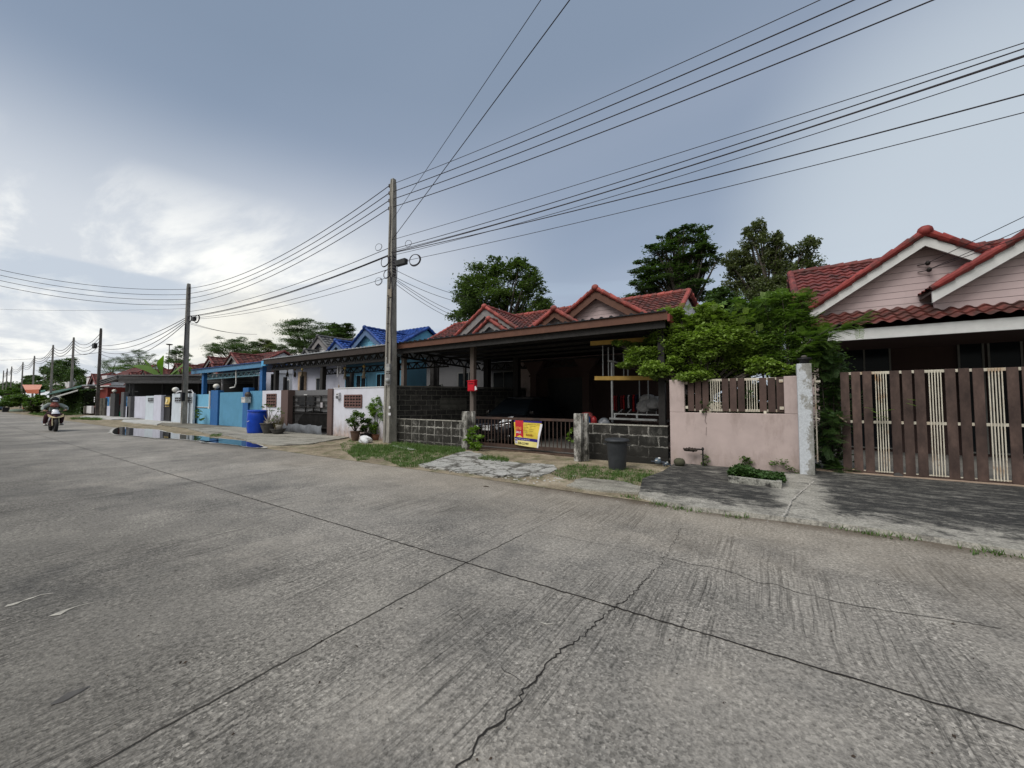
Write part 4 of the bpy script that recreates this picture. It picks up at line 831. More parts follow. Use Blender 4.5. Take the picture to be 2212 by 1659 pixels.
solo(MB().mm(x1+.006,YW-.06,0,X(625,YW,850),YW+.85,2.0),'gate_pillar',W_BRN,'brown painted gate pillar with a mouldy foot, right of the small vent grille wall','pillar')
# grey gate
gC=thing('metal_gate','dark grey gate with black panels above and dense upright bars below','gate',(-16.7,9.6,0)); x0,x1=X(626,9.6,880),X(711,9.6,880); GR=plain('gate_grey',(.14,.14,.145),.6,var=.08)
MB().mm(x0,9.66,.0,x1+.3,9.70,1.98).build('sheet',GR,parent=gC)
m=MB()
for z in (1.72,1.45,1.22,.98): m.mm(x0+.35,9.57,z-.02,x1,9.62,z+.02)
m.mm(x0+.3,9.57,.3,x0+.35,9.62,1.74); m.mm(x1-.05,9.57,.3,x1,9.62,1.74); m.mm(x0+.3,9.57,.92,x1,9.625,1.0); m.mm(x0+.3,9.57,.28,x1,9.62,.34)
for f in (.42,.62,.80): m.mm(x0+f*(x1-x0),9.57,.98,x0+f*(x1-x0)+.04,9.62,1.72)
m.build('frame',STEEL,parent=gC)
for i in range(30): x=x0+.4+(x1-x0-.45)*i/29; MB().mm(x-.012,9.59,.3,x+.012,9.61,.95).build('bar',STEEL,parent=gC)
for f0,f1 in ((.22,.42),(.46,.66)): MB().mm(x0+f0*(x1-x0),9.575,1.3,x0+f1*(x1-x0),9.6,1.68).build('panel',BLK,parent=gC)
MB().mm(x0+.40*(x1-x0),9.55,1.76,x0+.48*(x1-x0),9.57,1.79).build('plate',TRIM,parent=gC); MB().mm(x0+.82*(x1-x0),9.55,1.2,x0+.87*(x1-x0),9.57,1.42).build('lock_box',plain('lock_grey',(.35,.33,.35)),parent=gC)
m=MB(); m.prism([(x0+.75,9.652,.1)]+[(x0+2.1+1.4*math.cos(t_),9.652,.45+.62*math.sin(t_)) for t_ in [math.pi-math.pi*i/14 for i in range(15)]]+[(x0+3.6,9.652,.1)],(0,.006,0)); m.build('black_arch',plain('void_black',(.006,.006,.006)),parent=gC)  # flat black arch painted for the dark shape behind the bars
# folded grey tarpaulin at the foot of the gate
m=MB(); nx=40
vs=[]
for j in range(7):
    for i in range(nx+1):
        u=i/nx; x=x0+.05+(x1-x0-.1)*u; v=j/6; vs.append((x,9.36-.05*math.sin(v*3.14)-.03*(1-v)-.025*math.sin(u*23+v*3)-.018*math.sin(u*51+v)-.01*math.sin(u*97),.04+.42*v*(1-.12*abs(math.sin(u*9)))-.012*math.sin(u*37)))
m.add(vs,[(j*(nx+1)+i,j*(nx+1)+i+1,(j+1)*(nx+1)+i+1,(j+1)*(nx+1)+i) for j in range(6) for i in range(nx)],0,True); solo(m,'tarpaulin',plain('tarp_grey',(.13,.14,.155),.6,var=.2,scale=4),'crumpled grey tarpaulin along the foot of the dark grey gate','tarpaulin')
# blue plot
YD=9.6; LB=wall_mat('light_blue_panel',(.165,.41,.60),(.08,.2,.3),.25,0,.6); 
fD=thing('fence','light blue panel fence with a white edged slit, left of the tall blue pillar','fence',(-30,9.6,0)); x0,x1=X(418,YD,880),X(457,YD,880)
MB().mm(x0,YD,0,x1,YD+.1,1.02).build('lower_panel',LB,parent=fD); MB().mm(x0,YD-.01,1.12,x1,YD+.08,1.90).build('upper_panel',LB,parent=fD); MB().mm(x0+.02,YD-.03,1.075,x1-.05,YD-.011,1.12).build('rail',TRIM,parent=fD); MB().mm(x0,YD+.03,1.02,x1,YD+.05,1.12).build('slit',plain('deep_blue',(.01,.03,.12)),parent=fD)
def pillar(px0,px1,y,z,mat,label,d=.3,globe=False,name='gate_pillar'):
    x0,x1=X(px0,y,880),X(px1,y,880); p=thing(name,label,'pillar',((x0+x1)/2,y,0)); MB().mm(x0,y-.1,0,x1,y-.1+d,z).build('shaft',mat,parent=p,bevel=.015)
    if globe: lamp((x0+x1)/2,y,z)
    return p
GL=plain('opal_glass',(.72,.71,.66),.25,var=.03,bump=0)
lamps=['white globe lamp on the blue pillar','white globe lamp on the white wall beside the black door','white globe lamp on the dark grey pillar at the left']
def lamp(x,y,z,r=.17):
    lb=lamps.pop(0); t=thing('globe_lamp',lb,'lamp',(x,y,z)); MB().lathe([(.001,0),(.12,0),(.11,.05),(.07,.08),(.07,.1)],(x,y,z),12).build('base',BLK,parent=t); MB().ell((x,y,z+.1+r*.85),(r,r,r*.9),16,10).build('globe',GL,parent=t)
pillar(458.5,474,YD,2.12,BLUEP,'tall blue gate pillar with a globe lamp and pipe on it',globe=True)
solo(MB().mm(X(457.2,YD,880),YD-.16,1.1,X(458.8,YD,880),YD-.05,2.08).mm(X(456,YD,880),YD-.17,1.02,X(459,YD,880),YD-.04,1.14),'conduit',TRIM,'white plastic conduit on the left edge of the tall blue pillar','pipe')
pillar(528,540,YD,2.2,BLUEP,'blue gate pillar behind the white letter box and blue barrel')
def corrgate(x0,x1,z0,z1,y,label,n_):
    g=thing('corrugated_gate',label,'gate',((x0+x1)/2,y,0)); m=MB(); xs=[];ys=[]
    for i in range(n_):
        for u,w in ((0,0),(.45,0),(.55,-.035),(.9,-.035)): xs.append(x0+(i+u)*(x1-x0)/n_); ys.append(y+w)
    xs.append(x1);ys.append(y);N=len(xs); m.add([(a,b,z0) for a,b in zip(xs,ys)]+[(a,b,z1) for a,b in zip(xs,ys)]+[(a,b+.012,z0) for a,b in zip(xs,ys)]+[(a,b+.012,z1) for a,b in zip(xs,ys)],[(i,i+1,N+i+1,N+i) for i in range(N-1)]+[(2*N+i+1,2*N+i,3*N+i,3*N+i+1) for i in range(N-1)]+[(N+i,N+i+1,3*N+i+1,3*N+i) for i in range(N-1)])
    m.build('sheet',LB,parent=g); MB().mm(x0,y+.03,z0+.2,x1,y+.07,z0+.27).mm(x0,y+.03,z1-.3,x1,y+.07,z1-.23).build('rail',BLUEP,parent=g); return g
corrgate(X(475,YD,880),X(527.8,YD,880),.06,1.98,YD,'light blue corrugated sheet gate between two blue pillars',24)
corrgate(X(540.2,YD,880),X(569,YD,880),.98,2.02,YD,'short light blue corrugated panel above the potted tree, right of the letter box',13)
solo(MB().mm(X(540.2,YD,880),YD+.02,0,X(567,YD,880),YD+.12,.9),'garden_wall',LB,'low light blue wall below the short corrugated panel','wall')
m=MB(); lp=P(537,853,9.45); m.ell((lp.x+.05,9.4,lp.z),(.2,.15,.17),10,8); m.build('x',BLK) if 0 else solo(m,'wall_lamp',plain('lamp_brown',(.06,.05,.045),.5),'round dark lamp fitting above the white letter box','lamp')
# letter boxes
def letterbox(x,y,z,w,h,d,mat,label,slot=BLK):
    t=thing('letter_box',label,'letter box',(x,y,z)); MB().mm(x-w/2,y-d,z,x+w/2,y,z+h).build('body',mat,parent=t,bevel=.008)
    m=MB(); m.prism([(x-w/2-.01,y-d-.02,z+h),(x-w/2-.01,y+.005,z+h),(x-w/2-.01,y+.005,z+h+.05),(x-w/2-.01,y-d-.02,z+h+.02)],(w+.02,0,0)); m.build('lid',mat,parent=t); MB().mm(x-w*.36,y-d-.006,z+h*.70,x+w*.36,y-d-.001,z+h*.80).build('slot',slot,parent=t); MB().mm(x-w*.4,y-d-.008,z+h*.08,x+w*.4,y-d-.002,z+h*.56).build('door',mat,parent=t)
    return t
p=P(536.5,870,9.45); letterbox(p.x,9.48,p.z,.42,.27,.28,plain('letter_white',(.60,.60,.58),.5,bump=0),'white letter box with a low gabled lid on the blue pillar',plain('slot_grey',(.3,.28,.27)))
p=P(1021,845,9.8); t=letterbox(p.x,9.86,p.z,.285,.32,.15,plain('post_red',(.50,.012,.025),.4,var=.12,bump=0),'red letter box fixed to the carport post, paper sticking out',plain('slot_dark_red',(.10,.005,.01)))
MB().prism([(p.x+.15,9.72,p.z+.02),(p.x+.24,9.73,p.z+.05),(p.x+.19,9.72,p.z+.17),(p.x+.15,9.72,p.z+.15)],(0,.006,0)).build('paper',W_WH2,parent=t)
# white plot
YE=9.35
def pwall(px0,px1,y,z,mat,label,d=.12,name='wall',z0=0):
    x0,x1=X(px0,y,880),X(px1,y,880); t=thing(name,label,'wall',((x0+x1)/2,y,0)); MB().mm(x0,y,z0,x1,y+d,z).build('panel',mat,parent=t); return t,x0,x1
t,x0,x1=pwall(371,416.5,YE,1.98,W_ICE,'pale wall with rounded top rail and small vent blocks behind the second pole')
pts=[Vector((x0+.15,YE+.06,1.95)),Vector((x0+1.0,YE+.06,2.12)),Vector((x1-.5,YE+.06,2.16)),Vector((x1-.05,YE+.06,1.9)),Vector((x1-.02,YE+.06,.3))]
q=[];
for a,b in zip(pts,pts[1:]): q+=[a.lerp(b,i/4) for i in range(4)]
MB().tube(q+[pts[-1]],.045,8).build('rail',W_WH2,parent=t)
VG=plain('vent_pale',(.30,.33,.36),.8)
breeze(t,X(379,YE,870),X(395,YE,870),1.42,1.72,YE-.034,4,2,VG); breeze(t,X(406,YE,870),X(415,YE,870),1.42,1.72,YE-.034,3,2,VG)
lamp(X(376.5,YE,860),YE+.05,1.99,.19)
dE=thing('gate_door','black metal garden door with a yellow poster on it','door',(-38,9.5,0)); x0,x1=X(348,YE+.1,880),X(370,YE+.1,880)
MB().mm(x0,YE+.05,.12,x1,YE+.1,1.84).build('leaf',BLK,parent=dE); MB().mm(x0,YE+.03,.98,x1,YE+.05,1.03).mm(x0,YE+.03,.12,x0+.05,YE+.05,1.84).mm(x1-.05,YE+.03,.12,x1,YE+.05,1.84).mm(x0+.05,YE+.03,1.79,x1-.05,YE+.05,1.84).build('frame',STEEL,parent=dE)
m=MB(); xa,xb=X(356,YE,868),X(365.5,YE,868); vs=[]
for j in range(7):
    for i in range(5): vs.append((xa+(xb-xa)*(i/4)*(1-.05*math.sin(j)),YE+.025-.015*math.sin(i*1.7+j),1.08+(j/6)*.66))
m.add(vs,[(j*5+i,j*5+i+1,(j+1)*5+i+1,(j+1)*5+i) for j in range(6) for i in range(4)],0,True); pt=m.build('poster',plain('poster_yellow',(.62,.45,.12),.5,var=.1,scale=3,c2=(.75,.62,.35),thr=(.5,.55)),parent=dE)
MB().ell(((xa+xb)/2-.05,YE,1.5),(.12,.01,.11),12,8).build('spot',plain('poster_light',(.8,.75,.5)),parent=pt); MB().mm(xa+.03,YE-.012,1.14,xb-.03,YE-.004,1.24).build('line',TRD,parent=pt)
t,x0,x1=pwall(314,331.5,YE,1.86,W_ICE,'pale wall with small vent blocks left of the black door, its near half'); breeze(t,X(321,YE,870),X(333,YE,870),1.42,1.7,YE-.034,4,2,VG)
pwall(331.7,347.6,YE-.12,1.9,W_LIL,'smooth pale wall pier directly left of the black door',d=.25)
pwall(285,313.8,9.9,1.86,W_LIL,'lilac white wall between the grey pillar and the vented wall')
GP=plain('pillar_grey',(.10,.10,.105),.8,var=.08); GP2=plain('pillar_grey_dark',(.05,.05,.053),.8)
pillar(277.5,284.8,9.75,1.86,GP,'grey pillar at the left end of the lilac wall')
pillar(264,270,9.6,2.25,GP,'tall light grey gate pillar between the blue strip panels')
pillar(241,250.5,9.5,2.15,GP2,'dark grey gate pillar carrying the leftmost globe lamp',globe=True)
BP=plain('blue_print_panel',(.03,.17,.42),.5,var=.35,scale=7,c2=(.25,.42,.6),thr=(.55,.6))
for a,b,lb in ((226.5,240.8,'left'),(270.2,277.3,'right')):
    y=9.65; t=thing('panel_wall','low pale wall with a patterned blue panel above it, '+('left of the dark grey pillar' if lb=='left' else 'right of the tall light grey pillar'),'wall',(X((a+b)/2,y),y,0)); x0,x1=X(a,y,880),X(b,y,880)
    MB().mm(x0,y,0,x1,y+.1,1.0).build('base',W_LIL,parent=t); MB().mm(x0,y+.02,1.0,x1 if lb=='right' else x0+(x1-x0)*.58,y+.07,1.85).build('blue_panel',BP,parent=t)
    if lb=='left': MB().mm(x0+(x1-x0)*.6,y+.02,1.0,x1,y+.07,1.85).build('grey_panel',plain('panel_pale',(.28,.29,.28),c2=(.06,.06,.06),scale=5),parent=t)
x0,x1=X(250.6,9.75,880),X(263.8,9.75,880); t=thing('metal_gate','narrow dark gate with a green lower sheet between two grey pillars','gate',((x0+x1)/2,9.75,0))
MB().mm(x0,9.75,0,x1,9.8,.5).build('green_sheet',plain('green_sheet',(.01,.15,.075),.6),parent=t); MB().mm(x0,9.76,.5,x1,9.8,1.15).build('grey_sheet',plain('sheet_grey',(.13,.13,.13)),parent=t)
m=MB()
for k in range(5): m.mm(x0,9.76,1.2+k*.15,x1,9.79,1.25+k*.15)
m.build('slats',STEEL,parent=t)
# ---- pink wall with the wooden panel
YP_=9.42; x0,x1=X(1447,YP_,900),X(1727,YP_,900); xo0,xo1=X(1478.5,YP_,860),X(1694,YP_,860)
wP=thing('wall','dusty pink wall with a notch filled by a wooden slat panel','wall',((x0+x1)/2,YP_,0))
m=MB(); m.mm(x0,YP_,0,x1,YP_+.12,1.235); m.mm(x0,YP_+.0005,1.235,xo0,YP_+.12,1.98); m.mm(xo1,YP_+.0005,1.235,x1,YP_+.12,1.99); m.build('masonry',W_PINK,parent=wP,bevel=.012)
WOOD=None
def wood_mat(name,c1,c2,ax=0):
    t=MT(name,.75,0,.25); g=t.noise(3.2,5,.6,t.map((1.6,1,.8))); f=t.noise(14,6,.7,t.map((1.5,1,.8))); c=t.rp(g,[(.33,c1),(.55,tuple((a+b)/2 for a,b in zip(c1,c2))),(.7,c2)]); c=t.mix(.5,c,t.rp(f,[(.3,.7),(.7,1.25)]),'MULTIPLY'); oi=t.n('ShaderNodeObjectInfo'); c=t.mix(.8,c,t.rp(oi.outputs['Random'],[(0,.68),(1,1.28)]),'MULTIPLY'); t.col(c); t.bump(f,.25,.003); return t.m
WOOD=wood_mat('faded_brown_board',(.050,.034,.030),(.120,.080,.067)); WOODP=wood_mat('brown_board_panel',(.066,.044,.038),(.105,.068,.058)); CRM=plain('cream_metal',(.62,.58,.48),.55,var=.12,scale=6,c2=(.36,.20,.09),thr=(.53,.68))
def slatgate(parent,x0,ngroups,bw,gap,barw,z0,z1,y,wood,nb=5,rails=(.06,.5,.96)):
    x=x0
    for g in range(ngroups):
        for i in range(3):
            zj=random.uniform(-.006,.006); MB().mm(x,y-.02,z0+zj,x+bw,y,z1+zj).build('board',wood,parent=parent,bevel=.004); x+=bw+gap
        if g<ngroups-1:
            for i in range(nb): xx=x+barw*(i+.5)/nb; MB().mm(xx-.0065,y-.03,z0+.03,xx+.0065,y-.012,z1-.01).build('bar',CRM,parent=parent)
            x+=barw+gap
    m=MB()
    for r in rails: zc_=z0+(z1-z0)*r; m.mm(x0+.01,y+.004,zc_-.026,x-gap,y+.03,zc_+.026)
    m.build('rail',CRM,parent=parent); return x-gap
pn=thing('slat_panel','wooden slat panel with white bar groups set in the notch of the pink wall','panel',((xo0+xo1)/2,YP_,1.25))
W_=X(1684,YP_,860)-X(1485,YP_,860); bw=W_*.073
slatgate(pn,X(1485,YP_,860),3,bw,W_*.014,W_*.125,1.27,1.975,YP_+.09,WOODP,rails=(.035,.965))
m=MB()
for a in (0,1):
    xx=X(1485,YP_,860)-.07 if a==0 else X(1684,YP_,860)
    for z in (1.35,1.9): m.mm(xx,YP_+.05,z-.03,xx+.07,YP_+.1,z+.03)
for f in (.16,.81): m.mm(xo0+(xo1-xo0)*f,YP_+.05,1.235,xo0+(xo1-xo0)*f+.05,YP_+.09,1.29)
m.build('bracket',CRM,parent=pn)
# concrete pillar with a black lamp foot
def pil_mat():
    t=MT('flaking_pillar',.85,0,.25); o=t.xyz(); g=t.noise(4.5,8,.7,t.map((1,1,.7))); e=t.n('ShaderNodeMapRange',inp={'From Min':.58,'From Max':.86}); t.l(t.ma('ADD',o[0],t.ma('MULTIPLY',t.ma('SUBTRACT',o[2],1.2),.04)),e.inputs[0])
    f=t.ma('ADD',g,t.ma('MULTIPLY',t.ma('SUBTRACT',e.outputs[0],.5),.28)); f=t.ma('SUBTRACT',f,t.ma('MULTIPLY',t.rp(o[2],[(.35,0),(.9,1)]),.06)); c=t.rp(f,[(.42,(.50,.53,.56)),(.46,(.30,.30,.285)),(.6,(.20,.20,.18)),(.7,(.38,.38,.36))]); c=t.mix(.5,c,t.rp(t.noise(34,5,.7),[(.3,.6),(.7,1.3)]),'MULTIPLY'); t.col(c); t.bump(f,.5,.01); return t.m
x0,x1=X(1724.5,9.3,900),X(1757,9.3,900)
solo(MB().mm(x0,9.3,0,x1,9.55,2.22),'gate_pillar',pil_mat(),'pale concrete pillar with flaking white paint between pink wall and brown gate','pillar',bevel=.01)
t=thing('lamp_base','black round lamp foot without its globe on the flaking pillar','lamp',((x0+x1)/2,9.4,2.22)); MB().lathe([(.03,0),(.07,.0),(.085,.06),(.12,.09),(.115,.115),(.02,.12)],((x0+x1)/2+.01,9.42,2.22),16).build('base',BLK,parent=t); MB().ell(((x0+x1)/2+.01,9.42,2.36),(.05,.05,.03),10,6).build('leaves_litter',plain('lamp_litter',(.10,.09,.08)),parent=t)
# big brown gate
gA=thing('sliding_gate','large faded brown board gate with groups of rusty white bars','gate',(4,10.1,0))
xe=slatgate(gA,1.30,9,.132,.036,.185,.10,2.07,10.1,WOOD,rails=(.012,.5,.985))
MB().mm(1.28,10.09,.06,xe,10.14,.13).build('bottom_rail',WOOD,parent=gA)
for px in (1889+58,):
    p=P(1941,1030,10.02); MB().tube([(p.x,10.0,.085),(p.x,10.06,.085)],.065,14).build('wheel',plain('wheel_grey',(.08,.08,.08)),parent=gA)
MB().bar((1.22,10.02,1.22),(1.36,9.98,1.08),.03,.02).bar((.83,9.5,1.18),(.90,9.5,1.14),.02).build('latch',CRM,parent=gA)
solo(MB().mm(.86,9.92,.03,12,10.22,.095),'gate_sill',plain('sill_tan',(.33,.25,.19),.9,var=.2),'narrow tan concrete sill under the big brown gate','sill')
solo(MB().mm(X(1757,9.6,800)+.01,9.6,.3,X(1757,9.6,800)+.03,9.62,2.0).mm(X(1757,9.6,800)+.01,9.58,1.86,X(1757,9.6,800)+.1,9.6,1.9),'gate_stop',CRM,'rusty cream upright strip on the right side of the flaking pillar','bracket')
# ---- standpipe with rag, stone pot, meters, planter
YQ=9.3; p=P(1518,968,YQ); t=thing('standpipe','thin dark standpipe with a rag hanging from its arm against the pink wall','pipe',(p.x,YQ,.09)); MB().tube([(p.x,YQ,.08),(p.x,YQ,p.z)],.016,8).tube([(p.x,YQ,p.z-.03),(p.x-.13,YQ,p.z-.03)],.018,8).ell((p.x,YQ,p.z-.02),(.028,.028,.04),8,6).build('pipe',STEEL,parent=t)
a=P(1477,974,YQ); m=MB(); n_=26; m.tube([(a.x+(p.x-.1-a.x)*i/n_,YQ-.03+.012*math.sin(i*2.1),p.z-.05+.014*math.sin(i*1.3)+.008*random.random()) for i in range(n_+1)],[.014+.026*math.sin(math.pi*min(1,i/n_*1.05))**.5*(.7+.6*random.random()) for i in range(n_+1)],9); m.build('rag',plain('rag_dark',(.045,.036,.03),.95,var=.4,scale=20),parent=t)
p=G(1467,1009,.06); m=MB(); m.lathe([(.02,0),(.09,.02),(.12,.08),(.11,.13),(.07,.17),(.01,.18)],(p.x,p.y+.05,.07),14); solo(m,'stone_pot',plain('mossy_stone',(.06,.055,.04),.95,var=.4,scale=18,c2=(.07,.075,.045)),'small round mossy stone lump at the left foot of the pink wall','stone')
for i,(px,row,r,lb) in enumerate(((1421,996,.075,'grey blue water meter with a white lid low before the blackened block wall'),(1440,1002,.045,'small pale blue valve beside the water meter'))):
    q=P(px,row,9.2); t=thing('water_meter',lb,'meter',(q.x,9.2,q.z-r)); MB().ell((q.x,9.2,q.z),(r,r,r),14,10).build('body',plain('meter_blue',(.11,.15,.19),.4),parent=t); MB().tube([(q.x-r*2,9.22,q.z-.02),(q.x+r*2,9.22,q.z-.02)],.016,8).tube([(q.x+r*1.8,9.22,q.z-.02),(q.x+r*1.8,9.22,.0)],.016,8).build('pipe',plain('pipe_blue',(.05,.06,.08)),parent=t)
    MB().mm(q.x-r*.5,9.2-r-.01,q.z+r*.15,q.x+r*.1,9.2-r+.005,q.z+r*.45).ell((q.x+r*.5,9.17,q.z+r*.95),(r*.4,r*.3,r*.25),8,6).build('lid',TRIM,parent=t)
a,b_,c_,d_=G(1573,1040,.09),G(1689,1054,.09),G(1703,1022,.09),G(1583,1014,.09)
pt=thing('planter','long low concrete planter with green creeping leaves before the pink wall','planter',((a+b_+c_+d_)/4))
cc=(a+b_+c_+d_)/4; m=MB(); th=.13
def ringbox(m,o,i_,z0,z1):
    k=4; vs=[(p.x,p.y,z0) for p in o]+[(p.x,p.y,z1) for p in o]+[(p.x,p.y,z1) for p in i_]+[(p.x,p.y,z0) for p in i_]
    m.add(vs,[(j,(j+1)%k,k+(j+1)%k,k+j) for j in range(k)]+[(k+j,k+(j+1)%k,2*k+(j+1)%k,2*k+j) for j in range(k)]+[(2*k+j,2*k+(j+1)%k,3*k+(j+1)%k,3*k+j) for j in range(k)])
a,b_=Vector((a.x,a.y,0)),Vector((b_.x,b_.y,0)); c_=Vector((b_.x+.03,b_.y+.62,0)); d_=Vector((a.x+.02,a.y+.62,0)); c_=Vector((b_.x+.05,b_.y+.80,0)); d_=Vector((a.x+.04,a.y+.80,0)); O=[a,b_,c_,d_]; cc=sum(O,Vector())/4
I=[Vector((p.x+(.075 if p.x<cc.x else -.075),p.y+(.075 if p.y<cc.y else -.075),0)) for p in O]; PLC=sum(I,Vector())/4; ringbox(m,O,I,.06,.185); m.build('trough',slab_mat('planter_concrete',(.24,.24,.21),(.36,.355,.32),(.48,.62),5),parent=pt,bevel=.008)
MB().poly([(p.x,p.y,.14) for p in I]).build('soil',plain('soil',(.05,.04,.03),.95),parent=pt)
# ================================================================ THINGS IN THE YARDS
def text_mesh(s_,size,mat,parent,org,ux,uz,name='lettering',bold=0):
    cu=D.curves.new('t','FONT'); cu.body=s_; cu.size=size; cu.offset=bold; cu.resolution_u=2; o=D.objects.new('t',cu); COL.objects.link(o); dg=bpy.context.evaluated_depsgraph_get(); me=D.meshes.new_from_object(o.evaluated_get(dg)); D.objects.remove(o)
    off=Vector(wloc(parent)); ux,uz,org=Vector(ux),Vector(uz),Vector(org)
    for v in me.vertices: v.co=org+ux*v.co.x+uz*v.co.y-off
    me.materials.clear(); me.materials.append(mat); t=D.objects.new(name,me); COL.objects.link(t); t.parent=parent; return t
def wheel(parent,c,r,w,ax=(1,0,0)):
    ax=Vector(ax).normalized(); Mq=Vector((0,0,1)).rotation_difference(ax).to_matrix(); k=24
    t=MB().lathe([(r*.62,-w/2),(r*.93,-w/2),(r,-w*.3),(r,w*.3),(r*.93,w/2),(r*.62,w/2),(r*.62,-w/2)],c,k,M=Mq).build('tyre',plain('tyre',(.018,.018,.018),.8,scale=20),parent=parent)
    m=MB(); m.lathe([(r*.63,-w*.3),(r*.6,w*.1),(r*.12,w*.2),(.001,w*.2)],c,k,M=Mq); m.build('rim',plain('rim_alloy',(.2,.2,.21),.35,.8),parent=parent)
PAINT=plain('black_car_paint',(.008,.008,.010),.08,0,var=.05,bump=0,spec=.5); CHR=plain('chrome',(.62,.62,.64),.12,1,var=.03,bump=0)
def car(x,y,label,paint,front=-1):
    c=thing('parked_car',label,'car',(x,y,0)); S_=[(0,.66,.62,.30),(.06,.78,.74,.24),(.2,.85,.86,.2),(.6,.885,.95,.2),(1.15,.89,1.03,.2),(2.5,.89,1.05,.2),(3.9,.885,1.05,.2),(4.3,.84,.98,.24),(4.42,.74,.7,.32)]
    m=MB(); ring=lambda s:[(-s[1]*.9,s[3]),(-s[1],s[3]+.16),(-s[1]*1.0,s[2]*.72),(-s[1]*.93,s[2]-.05),(-s[1]*.62,s[2]),(0,s[2]+.02),(s[1]*.62,s[2]),(s[1]*.93,s[2]-.05),(s[1]*1.0,s[2]*.72),(s[1],s[3]+.16),(s[1]*.9,s[3])]
    vs=[(x+p[0],y-front*s[0],p[1]) for s in S_ for p in ring(s)]; k=11
    m.add(vs,[(i*k+j,i*k+(j+1)%k,(i+1)*k+(j+1)%k,(i+1)*k+j) for i in range(len(S_)-1) for j in range(k)]+[tuple(range(k))[::-1],tuple(range((len(S_)-1)*k,len(S_)*k))],0,True); b=m.build('body',paint,parent=c)
    Yf=lambda d:y-front*d
    g=MB(); g.add([(x-.80,Yf(1.1),1.0),(x+.80,Yf(1.1),1.0),(x+.80,Yf(4.1),1.02),(x-.80,Yf(4.1),1.02),(x-.60,Yf(1.95),1.58),(x+.60,Yf(1.95),1.58),(x+.60,Yf(3.6),1.6),(x-.60,Yf(3.6),1.6)],[(0,1,5,4),(1,2,6,5),(2,3,7,6),(3,0,4,7),(4,5,6,7)]); g.build('window',GLASS,parent=c,bevel=.05)
    r=MB(); r.add([(x-.62,Yf(1.9),1.585),(x+.62,Yf(1.9),1.585),(x+.62,Yf(3.7),1.6),(x-.62,Yf(3.7),1.6),(x-.5,Yf(2.1),1.65),(x+.5,Yf(2.1),1.65),(x+.5,Yf(3.5),1.66),(x-.5,Yf(3.5),1.66)],[(0,1,5,4),(1,2,6,5),(2,3,7,6),(3,0,4,7),(4,5,6,7),(3,2,1,0)],0,True); r.build('roof',paint,parent=c)
    for s in (-1,1):
        h=MB(); h.prism([(x+s*.50,Yf(.04),.80),(x+s*.84,Yf(.26),.86),(x+s*.86,Yf(.34),.99),(x+s*.62,Yf(.20),.95)],(0,front*.05,-.02)); o=h.build('headlight',plain('headlight_lens',(.5,.52,.54),.06,.4,bump=0),parent=c); MB().ell((x+s*.70,Yf(.13),.88),(.07,.03,.05),10,8).build('bulb',plain('lens_white',(.85,.85,.85),.05,.2,bump=0),parent=o)
        v=MB(); v.prism([(x+s*.36,Yf(-.01),.66),(x+s*.84,Yf(.16),.74),(x+s*.85,Yf(.18),.64),(x+s*.42,Yf(.0),.56)],(0,front*.02,0)); v.build('bumper_panel',plain('silver_plastic',(.30,.31,.33),.3,.4,bump=0),parent=c)
        v=MB(); v.tube([(x+s*.30,Yf(.0),.60),(x+s*.44,Yf(.0),.70),(x+s*.84,Yf(.14),.77)],.016,6).tube([(x+s*.45,Yf(.02),.32),(x+s*.84,Yf(.12),.36)],.014,6).prism([(x+s*.42,Yf(.0),.36),(x+s*.56,Yf(.02),.40),(x+s*.56,Yf(.02),.33)],(0,front*.02,0)); v.build('trim',CHR,parent=c)
        MB().box((x+s*.95,Yf(1.35),1.08),(.16,.1,.12)).build('mirror',paint,parent=c,bevel=.03)
        for d in (.82,3.5): wheel(c,(x+s*.80,Yf(d),.32),.32,.2)
    gr=MB()
    for i in range(5): gr.bar((x-.38,Yf(-.012),.42+i*.05),(x+.38,Yf(-.012),.42+i*.05),.02,.015)
    gr.build('grille',STEEL,parent=c); MB().tube([(x-.42,Yf(-.02),.70),(x,Yf(-.035),.69),(x+.42,Yf(-.02),.70)],.013,6).build('trim',CHR,parent=c)
    pl_=MB().box((x,Yf(-.045),.60),(.34,.012,.155)).build('number_plate',plain('plate_white',(.62,.63,.64),.4,bump=0),parent=c)
    text_mesh('6กบ 5172',.092,BLK,pl_,(x-.155,Yf(-.053),.595),(.86,0,0),(0,0,1),bold=.003)
    return c
car(-7.72,10.25,'glossy black car parked nose to the street behind the barred gate',PAINT)
# metal rack with yellow beams
YR=10.5; t=thing('metal_rack','tall galvanised rack with two yellow beams standing in the carport','rack',(X(1350,YR,870),YR,0)); YB=plain('yellow_beam',(.52,.33,.085),.6,var=.12,scale=5)
z=lambda row,px=1340,y=YR:Zh(px,row,y)
m=MB(); m.bar(P(1285,817,YR),P(1428,816.5,YR),.05,.11).build('beam',YB,parent=t); MB().bar(P(1276,742,YR),P(1406,733,YR),.05,.12).build('beam',YB,parent=t)
m=MB()
for px,r0,r1,y in ((1321.5,783,912,YR+.05),(1381,822,887,YR+1.2),(1302,747,812,YR+.1),(1314,750,812,YR+.1),(1325,750,812,YR+.12),(1347,765,812,YR+.5),(1356,765,812,YR+.5),(1400,822,880,YR+.9)):
    a=P(px,r0,y); b_=P(px,r1,y); b_.x=a.x; m.tube([a,b_],.034 if (px,r0)==(1321.5,783) else .018,8)
m.tube([P(1313,780,YR+.05),P(1322,780,YR+.05),P(1360,790,YR+.4)],.025,8)
m.bar(P(1317,904,YR-.05),P(1419,907.5,YR-.05),.05,.05).bar(P(1326,893.5,YR),P(1427,896.5,YR),.03,.03)
for px in (1328,1376,1426): m.bar(P(px,894,YR),P(px,903,YR),.04,.04)
